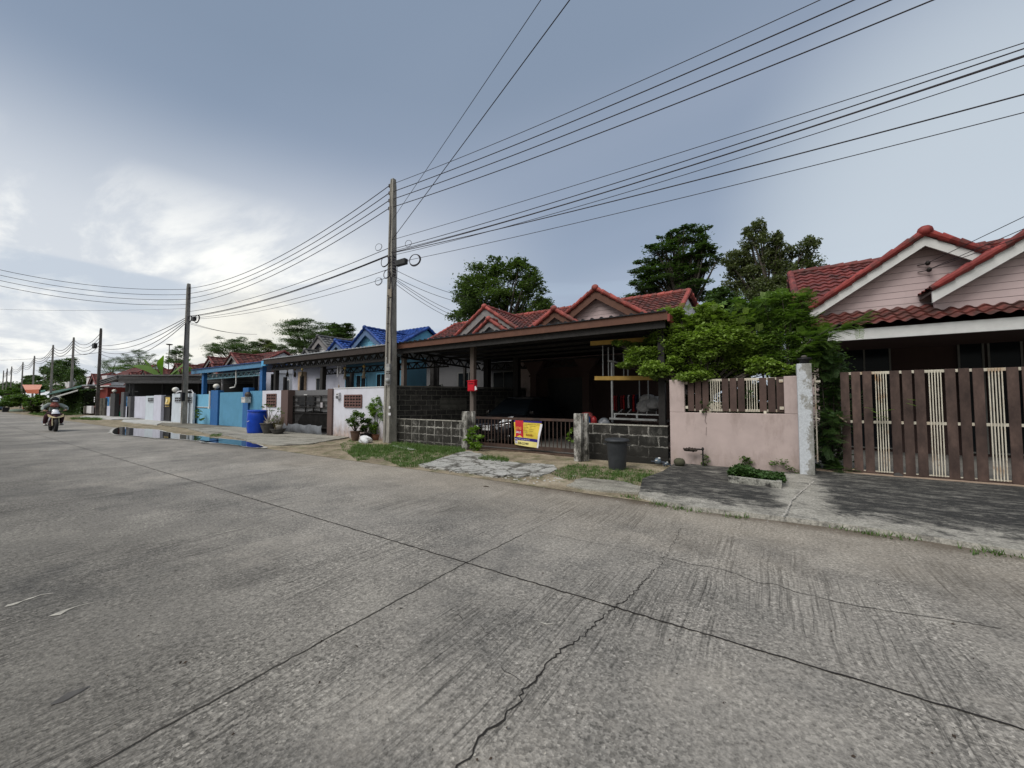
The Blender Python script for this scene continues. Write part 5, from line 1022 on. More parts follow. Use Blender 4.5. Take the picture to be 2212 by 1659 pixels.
for k in range(5): m.bar(P(1330+k*22,897,YR+.1),P(1345+k*18,884,YR+1.1),.025)
m.build('frame',GALV,parent=t)
def bag(c,r,mat,label,cat='bag',name='plastic_bag',seed=1,parent=None,rough=.16,tie=False):
    rs=random.Random(seed); m=MB(); k=20;q=14; vs=[]
    for i in range(q+1):
        th=math.pi*i/q
        for j in range(k):
            ph=2*math.pi*j/k; w=1+rough*(math.sin(ph*3+seed+i*.6)+.6*math.sin(ph*7+i*1.1+seed*2))+rs.uniform(-.05,.05); z_=-math.cos(th)
            if z_<-.6: z_=-.6
            vs.append((c[0]+r[0]*math.sin(th)**.8*math.cos(ph)*w,c[1]+r[1]*math.sin(th)**.8*math.sin(ph)*w,c[2]+r[2]*(z_+.6)))
    m.add(vs,[(i*k+j,i*k+(j+1)%k,(i+1)*k+(j+1)%k,(i+1)*k+j) for i in range(q) for j in range(k)],0,True)
    return solo(m,name,mat,label,cat) if parent is None else m.build(name,mat,parent=parent)
CP=plain('clear_grey_plastic',(.10,.11,.125),.35,var=.35,scale=7)
def at(px,row,y): p=P(px,row,y); return p
p=at(1303,912,10.4); bag((p.x,10.5,.35),(.21,.2,.42),CP,'grey plastic sack standing left of the yellow beamed rack',seed=3)
t=thing('crate','dark wooden table under the sacks behind the low wall','table',(p.x,11,0)); MB().mm(p.x-.9,10.35,.28,p.x+2.2,11.6,.33).build('top',plain('dark_wood',(.05,.035,.03)),parent=t)
m=MB()
for xx in (p.x-.85,p.x+2.1):
    for yy in (10.4,11.5): m.mm(xx,yy,0,xx+.06,yy+.06,.28)
m.build('leg',plain('dark_wood',(.05,.035,.03)),parent=t)
def roll(px,row,r,h,mat,label,y=10.7,name='gas_bottle',cat='bottle'):
    p=P(px,row,y); m=MB(); m.lathe([(.001,0),(r,.0),(r,h*.8),(r*.85,h*.92),(r*.3,h),(.001,h)],(p.x,y,.33),14); return solo(m,name,mat,label,cat)
roll(1269,890,.085,.75,plain('bottle_blue',(.01,.08,.25),.4),'blue upright cylinder behind the right gate post'); roll(1283,890,.09,.72,plain('bottle_red',(.20,.01,.012),.4),'dark red upright cylinder beside the grey sack')
p=at(1262,868,10.7); bag((p.x,10.9,.9),(.22,.15,.16),plain('red_cloth',(.16,.03,.03)),'crumpled dull red cloth heaped over the cylinders','cloth','cloth_heap',seed=5)
SK=plain('white_sack',(.24,.235,.23),.6,var=.25,scale=6)
for i,(px,row,r,y,lb) in enumerate(((1400,868,.24,11.6,'pale woven sack stacked highest at the right end of the carport'),(1397,882,.26,11.5,'pale woven sack under the highest one, left side'),(1418,874,.25,11.3,'bulging pale sack nearest the right carport post'))):
    q=P(px,row,y); bag((q.x,y,q.z-.12),(r,r*.8,r*.9),SK,lb,'sack','sack',seed=i+11)
sh=thing('pallet_table','low shelf carrying the pale sacks','shelf',(X(1408,11.5,880),11.5,0)); q=P(1408,890,11.5); MB().mm(q.x-.5,11.1,.9,q.x+.45,11.9,.95).mm(q.x-.48,11.2,0,q.x-.42,11.26,.9).mm(q.x+.38,11.2,0,q.x+.44,11.26,.9).mm(q.x-.48,11.8,0,q.x-.42,11.86,.9).mm(q.x+.38,11.8,0,q.x+.44,11.86,.9).build('frame',plain('dark_wood',(.05,.035,.03)),parent=sh)
# clothes line
t=thing('clothes_rail','rail hung with red and black clothes behind the yellow beamed rack','rail',(X(1355,12.6,870),12.6,0)); a,b_=P(1326,855,12.6),P(1384,852,12.6); MB().tube([a,b_],.015,6).tube([a,Vector((a.x,a.y,0))],.015,6).tube([b_,Vector((b_.x,b_.y,0))],.015,6).build('rail',STEEL,parent=t)
cl=[('red',(.28,.012,.014)),('black',(.012,.012,.014)),('dark red',(.10,.01,.012)),('white',(.36,.35,.36)),('navy',(.012,.016,.04))]
for i in range(11):
    f=(i+.5)/11; q=a.lerp(b_,f); cn,cc_=cl[[0,2,1,2,0,1,3,1,0,4,1][i]]; w_=.09; h_=.42+.12*random.random(); m=MB()
    m.prism([(q.x-.02,q.y-.1,q.z),(q.x-.02,q.y+.1,q.z),(q.x-.02,q.y+.16,q.z-.1),(q.x-.02,q.y+.13,q.z-h_),(q.x-.02,q.y-.13,q.z-h_),(q.x-.02,q.y-.16,q.z-.1)],(.05,0,0)); m.mm(q.x-.075,q.y-.02,q.z-h_,q.x+.07,q.y,q.z-.02)
    solo(m,'garment',plain('cloth_'+cn,cc_,.9),'%s garment hanging on the rail, number %s from the left'%(cn,['one','two','three','four','five','six','seven','eight','nine','ten','eleven'][i]),'garment','clothes hanging in the carport')
# rubbish bin
g=G(1327,1018); bx,by=g.x,g.y+.2; t=thing('rubbish_bin','tall charcoal plastic rubbish bin with a lid, on the grass','bin',(bx,by,0)); BN=plain('bin_charcoal',(.040,.044,.050),.55,var=.18,scale=5,bump=.05)
m=MB(); k=48; prof=[(.172,0),(.178,.02),(.222,.60),(.232,.63)]; vs=[]
for r,z_ in prof:
    for j in range(k): 
        a=2*math.pi*j/k; rr=r*(1+.012*math.cos(a*16)); vs.append((bx+rr*math.cos(a),by+rr*math.sin(a),z_))
m.add(vs,[(i*k+j,i*k+(j+1)%k,(i+1)*k+(j+1)%k,(i+1)*k+j) for i in range(3) for j in range(k)]+[tuple(range(k))[::-1]],0,True); m.build('body',BN,parent=t)
MB().lathe([(.252,.615),(.262,.62),(.262,.65),(.25,.665),(.2,.68),(.05,.69),(.001,.69)],(bx,by,0),40).build('lid',BN,parent=t)
m=MB(); 
for s in (-1,1): m.tube([(bx+s*.22,by-.05,.54),(bx+s*.27,by-.05,.55),(bx+s*.29,by,.56),(bx+s*.27,by+.05,.55),(bx+s*.22,by+.05,.54)],.012,6)
m.build('handle',BN,parent=t)
# blue barrel
g=G(535,936,.05); bx,by=g.x,g.y+.36; BB=plain('barrel_blue',(.008,.055,.42),.35,var=.1,bump=.03); t=thing('barrel','big bright blue plastic barrel beside the blue gate','barrel',(bx,by,.05)); T=Matrix.Rotation(R(2.5),3,'Y')
MB().lathe([(.001,0),(.35,0),(.365,.02),(.372,.1),(.39,.30),(.395,.52),(.39,.75),(.375,.93),(.36,.95),(.36,.97)],(bx,by,.05),36,M=T).build('body',BB,parent=t)
MB().lathe([(.385,.955),(.395,.965),(.395,1.01),(.38,1.02),(.001,1.03)],(bx,by,.05),36,M=T).build('lid',BB,parent=t)
m=MB(); m.tube([(bx+.1,by-.44,.56),(bx+.2,by-.40,.61)],.012,6); m.build('tie',TRIM,parent=t)
lm=plain('label_pale',(.35,.42,.62),.6,bump=0)
for z_ in (.30,.22):
    m=MB(); vs=[]; n_=8
    for j in range(2):
        for i in range(n_+1): a=R(-140+40*i/n_); vs.append((bx+.392*math.cos(a)*1.01,by+.392*math.sin(a)*1.01,z_+j*.035))
    m.add(vs,[(i,i+1,n_+2+i,n_+1+i) for i in range(n_)],0,True); m.build('faded_print',lm,parent=t)
# pots
POTG=plain('pot_grey',(.075,.072,.068),.7,var=.25,scale=6); POTB=plain('pot_brown',(.12,.075,.055),.75,var=.25,scale=6); TERR=plain('pot_terracotta',(.23,.11,.07),.75,var=.2); SOIL=plain('soil',(.05,.04,.03),.95)
def pot(px,row,r,h,mat,label,z0=.05,flare=1.25,gz=.05):
    g=G(px,row,z0); c=(g.x,g.y+r*.8,z0); t=thing('plant_pot',label,'pot',c); MB().lathe([(.001,0),(r/flare*.85,0),(r/flare,h*.1),(r*.97,h*.75),(r,h*.9),(r*1.08,h*.92),(r*1.08,h),(r*.95,h),(r*.9,h*.86)],c,28).build('shell',mat,parent=t); MB().lathe([(.001,h*.88),(r*.92,h*.87)],c,20).build('soil',SOIL,parent=t); return Vector((c[0],c[1],z0+h*.88))
pA=pot(566,937,.30,.46,POTG,'large round grey pot holding the bare branched desert shrub',flare=1.6)
pB=pot(588,938,.29,.22,POTG,'wide shallow grey bowl pot with a white cup pot in it',flare=1.5)
c=(pB.x+.10,pB.y-.02,pB.z); t=thing('plant_pot','small white pot sitting tilted in the shallow grey bowl','pot',c); MB().lathe([(.001,0),(.09,0),(.12,.2),(.13,.22),(.11,.22),(.08,.02)],c,18,M=Matrix.Rotation(R(6),3,'Y')).build('shell',plain('pot_white',(.55,.53,.48),.6),parent=t)
pC=pot(760,954,.17,.38,POTB,'brown clay pot leftmost of the three by the tall pole',flare=1.5,z0=0)
pD=pot(782,953,.21,.27,BLK,'black plastic pot between the two clay pots by the tall pole',flare=1.3,z0=0)
pE=pot(805,952,.20,.24,TERR,'wide terracotta pot nearest the tall pole',flare=1.35,z0=0)
g=G(781,958); bag((g.x,g.y+.14,0),(.27,.13,.17),plain('white_plastic_bag',(.62,.64,.66),.4,var=.1,scale=12),'crumpled white plastic bag on the grass before the black pot',seed=8,rough=.3)
for i,(px,r0,ln,lb) in enumerate(((1135,1012,.0,''),)): pass
# wind chimes and dried bundles under the truss
ST=plain('dry_straw',(.17,.145,.10),.9,var=.3,scale=20)
def bundle(px,r0,r1,y,w,label,head=(.42,.30,.10)):
    a=P(px,r0,y); b_=P(px,r1,y); h=a.z-b_.z; t=thing('straw_bundle',label,'straw bundle',(a.x,y,b_.z)); m=MB(); m.ell((a.x,y,a.z-.06),(w*.35,w*.35,.07),10,8); m.tube([(a.x,y,a.z),(a.x,y,3.1)],.006,4); m.build('head',plain('straw_head',head,.8),parent=t)
    m=MB()
    for i in range(34):
        an=random.random()*6.28; rr=w*.5*random.random()**.5; e=b_.z+h*.35*random.random()**2; m.bar((a.x,y,a.z-.1),(a.x+rr*math.cos(an),y+rr*math.sin(an),e),.010)
    m.build('strands',ST,parent=t)
bundle(745,792,820,9.95,.16,'dried straw bundle with a yellow head beside the wind chime'); bundle(786.5,788,818,9.95,.17,'dried straw bundle hanging nearest the tall pole',(.38,.30,.22))
for i,(px,lb) in enumerate(((621,'leftmost'),(637,'middle'),(653,'rightmost'))): bundle(px,796,815,11.5,.16,'dark dried bundle hanging over the grey gate, %s of three'%lb,(.05,.04,.035))
a=P(733,780,9.9); t=thing('wind_chime','wind chime of long white tubes under the carport truss','wind chime',(a.x,9.9,2.4)); m=MB(); m.tube([(a.x,9.9,a.z),(a.x,9.9,3.1)],.005,4); m.lathe([(.001,0),(.1,0),(.1,.03),(.001,.03)],(a.x,9.9,a.z-.04),12); m.build('disc',TRD,parent=t)
for i in range(5):
    an=i*1.256; m=MB(); m.tube([(a.x+.08*math.cos(an),9.9+.08*math.sin(an),a.z-.08),(a.x+.08*math.cos(an),9.9+.08*math.sin(an),Zh(733,807+i*2,9.9))],.014,6); m.build('tube',plain('chime_white',(.62,.62,.65),.3,.3),parent=t)
m=MB(); zz=Zh(733,837,9.9); m.tube([(a.x,9.9,a.z-.05),(a.x,9.9,zz+.05)],.005,4); m.ell((a.x,9.9,zz+.05),(.05,.02,.09),8,6); m.build('sail',plain('chime_sail',(.25,.2,.14)),parent=t)
# white strip and litter on the grass
solo(MB().prism([G(1085/3+680,978,.02)+Vector((0,0,0))]*0 or [G(845,963,.02),G(858,962,.02),G(884,967,.02),G(898,972,.02),G(890,973,.02),G(862,967,.02)],(0,0,.012)),'plaster_strip',plain('plaster',(.55,.55,.53)),'thin white plaster strip lying in the grass below the block wall','plaster')
for i,(px,row,lb) in enumerate(((1180,1056,'a'),)): pass
p=G(1355,1024); rock((p.x,p.y,0),.05,M_BIT,'stone','flat pale stone in the grass left of the rubbish bin','stone') if 0 else rock((G(1240,1030).x,G(1240,1030).y,0),.05,M_BIT,'stone','flat pale stone lying in the grass left of the rubbish bin','stone')
solo(MB().lathe([(.001,.004),(.045,.006),(.06,.0)],(G(1010+40,1051).x,G(1050,1051).y,.001),14,sq=.6),'dung_patch',plain('dry_dung',(.06,.045,.03),.95),'dark flat patch on the road before the broken slab','patch')
# ================================================================ PLANTS
L_MID=leaf_mat('leaf_mid',(.022,.055,.010),(.11,.20,.028),.3); L_DRK=leaf_mat('leaf_dark',(.020,.046,.018),(.095,.155,.052),.3); L_OLV=leaf_mat('leaf_olive',(.035,.052,.022),(.15,.175,.08),.35); L_LIM=leaf_mat('leaf_lime',(.06,.13,.016),(.20,.32,.05),.35); L_FTH=leaf_mat('leaf_feather',(.035,.08,.018),(.20,.31,.07),.35); L_VIN=leaf_mat('leaf_vine',(.028,.062,.012),(.29,.41,.08),.32,.5,2.2)
BARK=plain('bark',(.07,.06,.05),.9,var=.3,scale=10)
def clumpcloud(blobs,n_,sub=14,sig=.22,shell=.55):
    """leaf centres gathered in small clumps near the outside of each blob (x,y,z,rx,ry,rz)"""
    ws=np.array([b[3]*b[5]+b[3]*b[4]*.3 for b in blobs]); ws/=ws.sum(); out=[];tint=[]
    for b,w in zip(blobs,ws):
        k=max(8,int(n_*w)); c=np.array(b[:3]); r=np.array(b[3:6]); ns=max(4,sub)
        d=RNG.normal(size=(ns,3)); d/=np.linalg.norm(d,axis=1,keepdims=True); rr=(shell+(1-shell)*RNG.random(ns))[:,None]; cs=c+d*rr*r
        i=RNG.integers(0,ns,k); p=cs[i]+RNG.normal(size=(k,3))*r*sig*np.array([1,1,.6]); out.append(p)
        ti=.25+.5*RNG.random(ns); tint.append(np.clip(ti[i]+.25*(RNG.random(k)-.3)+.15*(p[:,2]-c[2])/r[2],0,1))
    return np.concatenate(out),np.concatenate(tint)
def branches(m,root,tips,r0,bend=.25):
    for t in tips:
        t=Vector(t); root_=Vector(root); md=root_.lerp(t,.5)+Vector((random.uniform(-1,1),random.uniform(-1,1),.6))*(t-root_).length*bend*.4
        pts=[]; 
        for i in range(7): u=i/6; pts.append((root_.lerp(md,u)).lerp(md.lerp(t,u),u))
        m.tube(pts,[r0*(1-.85*i/6) for i in range(7)],6)
def ptree(name,label,Y,blobs,base_px,mat,n_,leaf,flat=.5,group=None,tr=.25,sub=14,sig=.24,cat='tree',split=.42,depth=.75,asp=.5,droop=None,split_n=3,wide=1.0):
    B=[]
    for px,row,rx,rz in blobs:
        rx*=wide; rz*=wide**.5
        yy=Y+random.uniform(-.6,.6)*rx*.02; p=P(px,row,yy); e=P(px+rx,row,yy); fz=-(RM.transposed()@(p-Vector((0,0,CAMH)))).z; s=rx*fz/830; hz=abs(P(px,row-rz,yy).z-p.z); B.append((p.x,p.y+random.uniform(-.4,.4)*s,p.z,s*.85,s*depth,hz*.85))
        for q_ in range(split_n):
            a_=random.uniform(0,6.283); B.append((p.x+s*.85*math.cos(a_),p.y+s*random.uniform(-.6,.6),p.z+hz*.85*math.sin(a_),s*.38,s*.35,hz*.42))
    b0=P(base_px,865,Y); t=thing(name,label,cat,(b0.x,Y,0),group); C_,ti=clumpcloud(B,n_,sub,sig); C_[:,2]=np.maximum(C_[:,2],.05)
    leaves('crown',C_,leaf,leaf*asp,mat,t,flat,tint=ti,droop=droop)
    m=MB(); zs=min(b[2]-b[5] for b in B); zt=zs*.75 if zs>.8 else .5; cz=sum(b[2] for b in B)/len(B); fork=Vector((b0.x,Y,max(.4,zt+(cz-zt)*.15))); m.tube([(b0.x,Y,-.02),(b0.x+.05,Y,fork.z*.5),fork],[tr*1.25,tr,tr*.85],10); branches(m,fork,[b[:3] for b in B],tr*.55); m.build('trunk',BARK,parent=t); return t
ptree('tree','bushy green tree behind the grey and salmon gables, right of the tall pole',27,[(1010,615,30,28),(1045,590,40,28),(1100,588,36,28),(1075,615,60,35),(1150,612,26,24),(1000,650,28,24),(985,685,22,18),(1060,650,55,35),(1125,650,45,38),(1165,670,20,26),(1030,690,40,25),(1110,690,60,28)],1090,leaf_mat('leaf_tree',(.028,.055,.016),(.12,.18,.05),.3),26000,.27,wide=1.22)
ptree('tree','tall dark tree with layered boughs behind the pink gables',30,[(1500,497,26,9),(1465,500,18,10),(1445,513,20,9),(1470,522,40,10),(1515,520,26,9),(1430,540,36,10),(1495,545,40,10),(1538,545,16,9),(1405,563,28,9),(1455,565,45,11),(1520,568,34,10),(1395,585,28,9),(1440,590,50,12),(1505,595,38,12),(1380,608,26,9),(1430,615,50,12),(1500,618,34,12),(1370,634,26,9),(1430,640,60,12),(1500,642,40,12),(1470,600,20,60)],1478,L_DRK,26000,.22,flat=1.4,sub=16,sig=.26,tr=.3)
ptree('tree','airy olive green tree at the left of the right hand house roof',24,[(1640,490,12,24),(1622,520,22,22),(1655,525,24,28),(1600,560,26,28),(1645,570,34,34),(1690,545,24,28),(1745,530,20,20),(1755,570,22,24),(1710,590,34,34),(1580,560,16,18),(1585,610,24,24),(1640,630,44,34),(1700,640,50,34),(1760,610,18,24)],1680,L_OLV,24000,.15,flat=.2,sub=30,sig=.26,tr=.22,droop=.25)
ptree('tree','low dark bushy tree filling the gap beneath the airy olive tree',22,[(1560,660,34,28),(1600,680,44,30),(1650,690,44,30),(1700,690,30,30),(1545,640,18,14)],1610,L_DRK,12000,.2,sub=18)
FT='trees beyond the far roofs'
for lb,Y,bl,bp,n_,mt in (('spreading flat topped tree above the grey roof, left of the blue roof',50,[(650,697,38,8),(690,702,26,8),(622,718,24,7),(665,722,40,9),(700,725,30,12),(640,742,34,9),(680,748,40,12),(615,755,16,7),(650,710,48,10),(665,733,50,12),(640,755,48,10),(690,762,44,10)],668,12000,L_DRK),
  ('rounded dark tree between the flat topped tree and the blue roof',46,[(722,708,18,8),(750,708,18,8),(735,722,34,12),(758,735,14,8),(715,745,30,12)],735,8000,L_DRK),
  ('wide dark tree above the red roofs, left of the flat topped tree',50,[(490,738,24,8),(515,732,16,7),(470,750,22,7),(540,745,28,10),(500,760,44,10),(450,768,12,5),(560,762,24,10),(500,750,44,10),(535,765,48,9)],510,10000,L_DRK),
  ('narrow olive tree between the two dark trees over the red roofs',52,[(572,740,17,9),(590,752,18,10),(575,765,24,12)],578,5000,L_OLV),
  ('dark tree behind the second pole under the siren tower',52,[(375,760,16,8),(392,752,12,6),(402,768,14,8),(368,778,16,8),(392,786,26,10)],386,6000,L_DRK),
  ('dark tree mass left of the siren tower, tallest part',58,[(305,762,18,7),(290,775,22,8),(325,772,14,7),(270,778,18,7),(340,784,14,8),(300,790,36,10)],302,7000,L_DRK),
  ('dark tree mass just right of the third pole',62,[(232,788,18,9),(250,780,14,8),(222,780,8,8),(240,800,26,10)],238,4000,L_DRK),
  ('brighter green low tree before the dark trees, over the red roofs',50,[(255,798,22,6),(280,794,22,6),(305,798,24,6),(330,796,18,6)],285,5000,L_MID)):
    ptree('tree',lb,Y,bl,bp,mt,int(n_*2.6),.32,flat=.9,group=FT,tr=.3,sub=22,sig=.24)
ptree('tree','big round dark tree between the third and fifth poles',16,[(125,788,16,12),(150,783,14,9),(115,810,22,16),(140,805,26,18),(165,808,18,18),(178,828,12,14),(125,835,34,18),(155,845,34,16),(98,800,9,10)],140,L_DRK,22000,.38,sub=26,sig=.3)
for i,(px,row,rx,rz,Y,lb) in enumerate(((45,836,26,10,20,'dark distant tree below the red roof at far left'),(78,832,20,10,18,'dark distant tree left of the big round tree'),(10,838,18,12,20,'farthest dark tree at the left edge of the picture'),(70,815,14,5,30,'distant tree crown showing over the red roof at left'))):
    ptree('tree',lb,Y,[(px,row,rx,rz),(px-rx*.5,row+rz*.5,rx*.6,rz*.7),(px+rx*.5,row+rz*.6,rx*.6,rz*.7)],px,L_DRK,7000,.7,group=FT,sub=16,sig=.32)
# bushes at the far left kerb
for i,(bl,Y,mt,lb) in enumerate((([(20,862,16,8),(45,858,18,9),(32,872,22,9)],7.0,L_MID,'leafy green bush at the far left before the blue car'),([(70,868,14,9),(90,864,12,9),(60,876,12,8)],6.8,L_MID,'green bush between the orange post and the white banner'),([(80,882,16,7),(108,880,14,7),(118,870,14,8)],7.2,L_OLV,'low dull bush behind the motorcycle rider'),([(10,850,12,8),(28,846,10,7)],8.5,L_MID,'pale green bush far back at the left edge'))):
    ptree('bush',lb,Y,bl,bl[0][0],mt,9000,.30,sub=20,tr=.08,cat='bush')
# clipped hedge
a=G(137,892);b_=G(173,893); xa,xb=-71.5,-60.5; n_=9000; pts=np.stack([RNG.uniform(xa,xb,n_),9.1+RNG.random(n_)**3*1.2*1.0,RNG.uniform(0.05,2.6,n_)],1); top=RNG.random(n_)<.25; pts[top,2]=2.6+RNG.normal(size=top.sum())*.06; pts[top,1]=9.1+RNG.random(top.sum())*1.3
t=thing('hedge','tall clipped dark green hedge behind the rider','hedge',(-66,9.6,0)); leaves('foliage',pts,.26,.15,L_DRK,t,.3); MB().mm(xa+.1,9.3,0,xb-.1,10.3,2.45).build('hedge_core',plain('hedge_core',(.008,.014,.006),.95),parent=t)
# ---- the overgrown shrub at the right plot: vine + feather leaved tree + compound leaves
def fronds(name,centres,dirs,Ls,mat,parent,pairs=9,wid=.42,leafw=.006,tint=None):
    """bipinnate fronds: a midrib with paired side ribs carrying many narrow leaflets, all as thin folded faces"""
    Vs=[];Fs=[];T=[];b0=0
    for c,d,L in zip(centres,dirs,Ls):
        d=d/np.linalg.norm(d); side=np.cross(d,[0,0,1]); side/=np.linalg.norm(side)+1e-9; tn=RNG.random()
        for i in range(pairs):
            u=(i+1)/(pairs+.5); base=c+d*L*u+np.array([0,0,-.22*L*u*u]); pl_=L*wid*(1-.55*abs(u-.45))
            for s in (-1,1):
                dd=side*s*.86+d*.5+np.array([0,0,-.15]); dd/=np.linalg.norm(dd); up_=np.cross(dd,d); up_/=np.linalg.norm(up_)+1e-9; cr=np.cross(dd,up_)
                k=5
                for j in range(k):
                    q=base+dd*pl_*(j+.5)/k; w=leafw*(1.5)
                    h=pl_/k*.42
                    V=np.array([q-dd*h*.8,q+cr*w*1.6-dd*h*.1,q+dd*h*.9,q-cr*w*1.6-dd*h*.1]); Vs.append(V); Fs.append(np.array([[b0,b0+1,b0+2,b0+3]])); T.append(tn); b0+=4
        e=c+d*L*1.0+np.array([0,0,-.22*L]); V=np.array([c-side*.004,c+side*.004,e+side*.002,e-side*.002]); Vs.append(V); Fs.append(np.array([[b0,b0+1,b0+2,b0+3]])); T.append(.9); b0+=4
    return nparr(name,np.concatenate(Vs),np.concatenate(Fs),mat,parent,attr=np.array(T))
def frondcloud(blobs,Y,per,L):
    C_=[];Dd=[];LL=[]
    for px,row,rx,rz in blobs:
        y=Y+random.uniform(-.25,.35); p=P(px,row,y); s=abs(P(px+rx,row,y).x-p.x); hz=abs(P(px,row-rz,y).z-p.z); k=max(3,int(per*rx*rz/500))
        d=RNG.normal(size=(k,3)); d/=np.linalg.norm(d,axis=1,keepdims=True); c=np.array(p)+d*np.array([s,s*.6,hz])*(.25+.6*RNG.random((k,1))); C_.append(c); dd=d*np.array([1,1,.5])+np.array([0,-.25,.15])+RNG.normal(size=(k,3))*.35; Dd.append(dd); LL.append(L*(.6+.7*RNG.random(k)))
    return np.concatenate(C_),np.concatenate(Dd),np.concatenate(LL)
# vine: broad leaves
VB_=[(1385,770,30,22),(1410,745,26,20),(1440,725,30,24),(1480,700,34,24),(1520,690,30,20),(1430,770,40,28),(1480,750,44,34),(1530,740,40,34),(1580,730,36,30),(1450,800,44,22),(1500,795,44,24),(1550,785,44,26),(1600,780,36,26),(1500,815,40,14),(1560,810,40,16),(1360,750,16,12),(1335,742,12,7),(1470,690,18,14),(1640,790,26,20),(1440,690,12,10),(1348,790,14,8),(1450,680,22,14),(1530,670,24,16),(1500,720,40,30),(1560,700,30,26),(1420,800,30,20),(1600,745,34,28),(1640,760,30,30),(1690,800,30,18)]
ptree('climbing_shrub','dense bright green leafy shrub spilling over the pink wall from the carport post',9.95,VB_,1520,L_VIN,62000,.092,flat=.55,sub=34,sig=.27,tr=.05,cat='shrub',asp=.62,depth=.6)
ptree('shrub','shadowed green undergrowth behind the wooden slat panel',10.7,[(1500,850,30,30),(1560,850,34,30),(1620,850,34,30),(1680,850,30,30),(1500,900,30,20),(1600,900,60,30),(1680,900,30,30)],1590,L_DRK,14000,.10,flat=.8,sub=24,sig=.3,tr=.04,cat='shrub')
t=thing('feathery_tree','feathery leaved young tree rising above the pink wall before the house eave','tree',(X(1680,10.1,865),10.1,0))
FB=[(1650,650,22,18),(1690,645,24,20),(1620,690,30,24),(1665,690,34,26),(1710,680,28,26),(1735,650,20,22),(1740,700,26,26),(1690,730,36,28),(1640,740,36,26),(1740,735,30,26),(1700,770,34,26),(1650,780,30,22),(1745,775,26,24),(1600,655,16,12),(1780,745,22,14),(1760,770,22,24),(1775,715,20,14)]
c_,d_,l_=frondcloud(FB,10.1,30,.20); fronds('crown',c_,d_,l_,L_FTH,t)
fb=[]
for px,row,rx,rz in FB:
    p=P(px,row,10.15); s=rx*9./830; fb.append((p.x,p.y+.1,p.z,s,s*.8,rz*9./830))
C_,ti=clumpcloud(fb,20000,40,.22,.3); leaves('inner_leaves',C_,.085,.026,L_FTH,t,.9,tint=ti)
m=MB(); b0=Vector((X(1690,10.1,865),10.1,0)); branches(m,b0+Vector((0,0,.8)),[P(px,row,10.1) for px,row,_,_ in FB],.03,.15); m.tube([b0,b0+Vector((0,0,.85))],.045,8)
for s_ in ((1720,760,1800,705),(1800,705,1868,682),(1800,712,1850,700)): m.tube([P(s_[0],s_[1],10.0),P((s_[0]+s_[2])/2,(s_[1]+s_[3])/2-4,9.9),P(s_[2],s_[3],9.8)],[.012,.008,.004],5)
m.build('trunk',BARK,parent=t)
c2=[];dd2=[];l2=[]
for k in range(70):
    u=RNG.random(); px=1740+135*u; row=745-62*u+RNG.normal()*5; p=P(px,row,9.95-.15*u); c2.append(np.array(p)); dd2.append(np.array([.9,-.2,.2])+RNG.normal(size=3)*.5); l2.append(.22)
fronds('outer_spray',np.array(c2),np.array(dd2),np.array(l2),L_FTH,t,8)
vt=[D_ for D_ in D.objects if D_.name.startswith('climbing_shrub')][0]
c3=[];d3=[];l3=[]
for k in range(60):
    px=random.uniform(1440,1640); row=690-22*math.sin((px-1440)/200*3.1)+random.uniform(-14,30); p=P(px,row,9.9+random.uniform(-.2,.2)); c3.append(np.array(p)); d3.append(RNG.normal(size=3)*.5+np.array([0,-.3,.75])); l3.append(random.uniform(.14,.26))
fronds('tip_spray',np.array(c3),np.array(d3),np.array(l3),L_VIN,vt,7)
# umbrella leaved sprays
t=thing('palmate_shrub','light green shrub with whorled leaves topping the thicket left of the feathery tree','shrub',(X(1590,10.3,865),10.3,0)); m=MB(); pts=[];dirs=[]
Vs=[];Fs=[];T=[];b0=0
for px,row in ((1565,668),(1590,655),(1612,668),(1580,685),(1605,690),(1555,690),(1575,705),(1598,640),(1625,650),(1560,655),(1545,700),(1630,682)):
    c=np.array(P(px,row,10.25+random.uniform(-.2,.2))); nl=8; tn=RNG.random(); tilt=RNG.normal(size=3)*.35+np.array([0,-.35,1]); tilt/=np.linalg.norm(tilt); a=np.cross(tilt,[1,0,0]); a/=np.linalg.norm(a); b=np.cross(tilt,a)
    for j in range(nl):
        an=2*math.pi*j/nl+RNG.random()*.3; d=a*math.cos(an)+b*math.sin(an)-tilt*.25; L=.17*(.8+.4*RNG.random()); s=np.cross(d,tilt); s/=np.linalg.norm(s); V=np.array([c,c+d*L*.55+s*.024,c+d*L,c+d*L*.55-s*.024]); Vs.append(V); Fs.append([[b0,b0+1,b0+2,b0+3]]); T.append(tn); b0+=4
nparr('foliage',np.concatenate(Vs),np.concatenate(Fs),L_LIM,t,attr=np.array(T)); m=MB(); branches(m,(X(1590,10.3,865),10.3,1.9),[P(px,row+3,10.25) for px,row in ((1565,668),(1590,655),(1612,668),(1580,685),(1598,640),(1625,650))],.02,.1); m.tube([(X(1590,10.3,865),10.3,0),(X(1590,10.3,865),10.3,1.95)],.03,7); m.build('stem',BARK,parent=t)
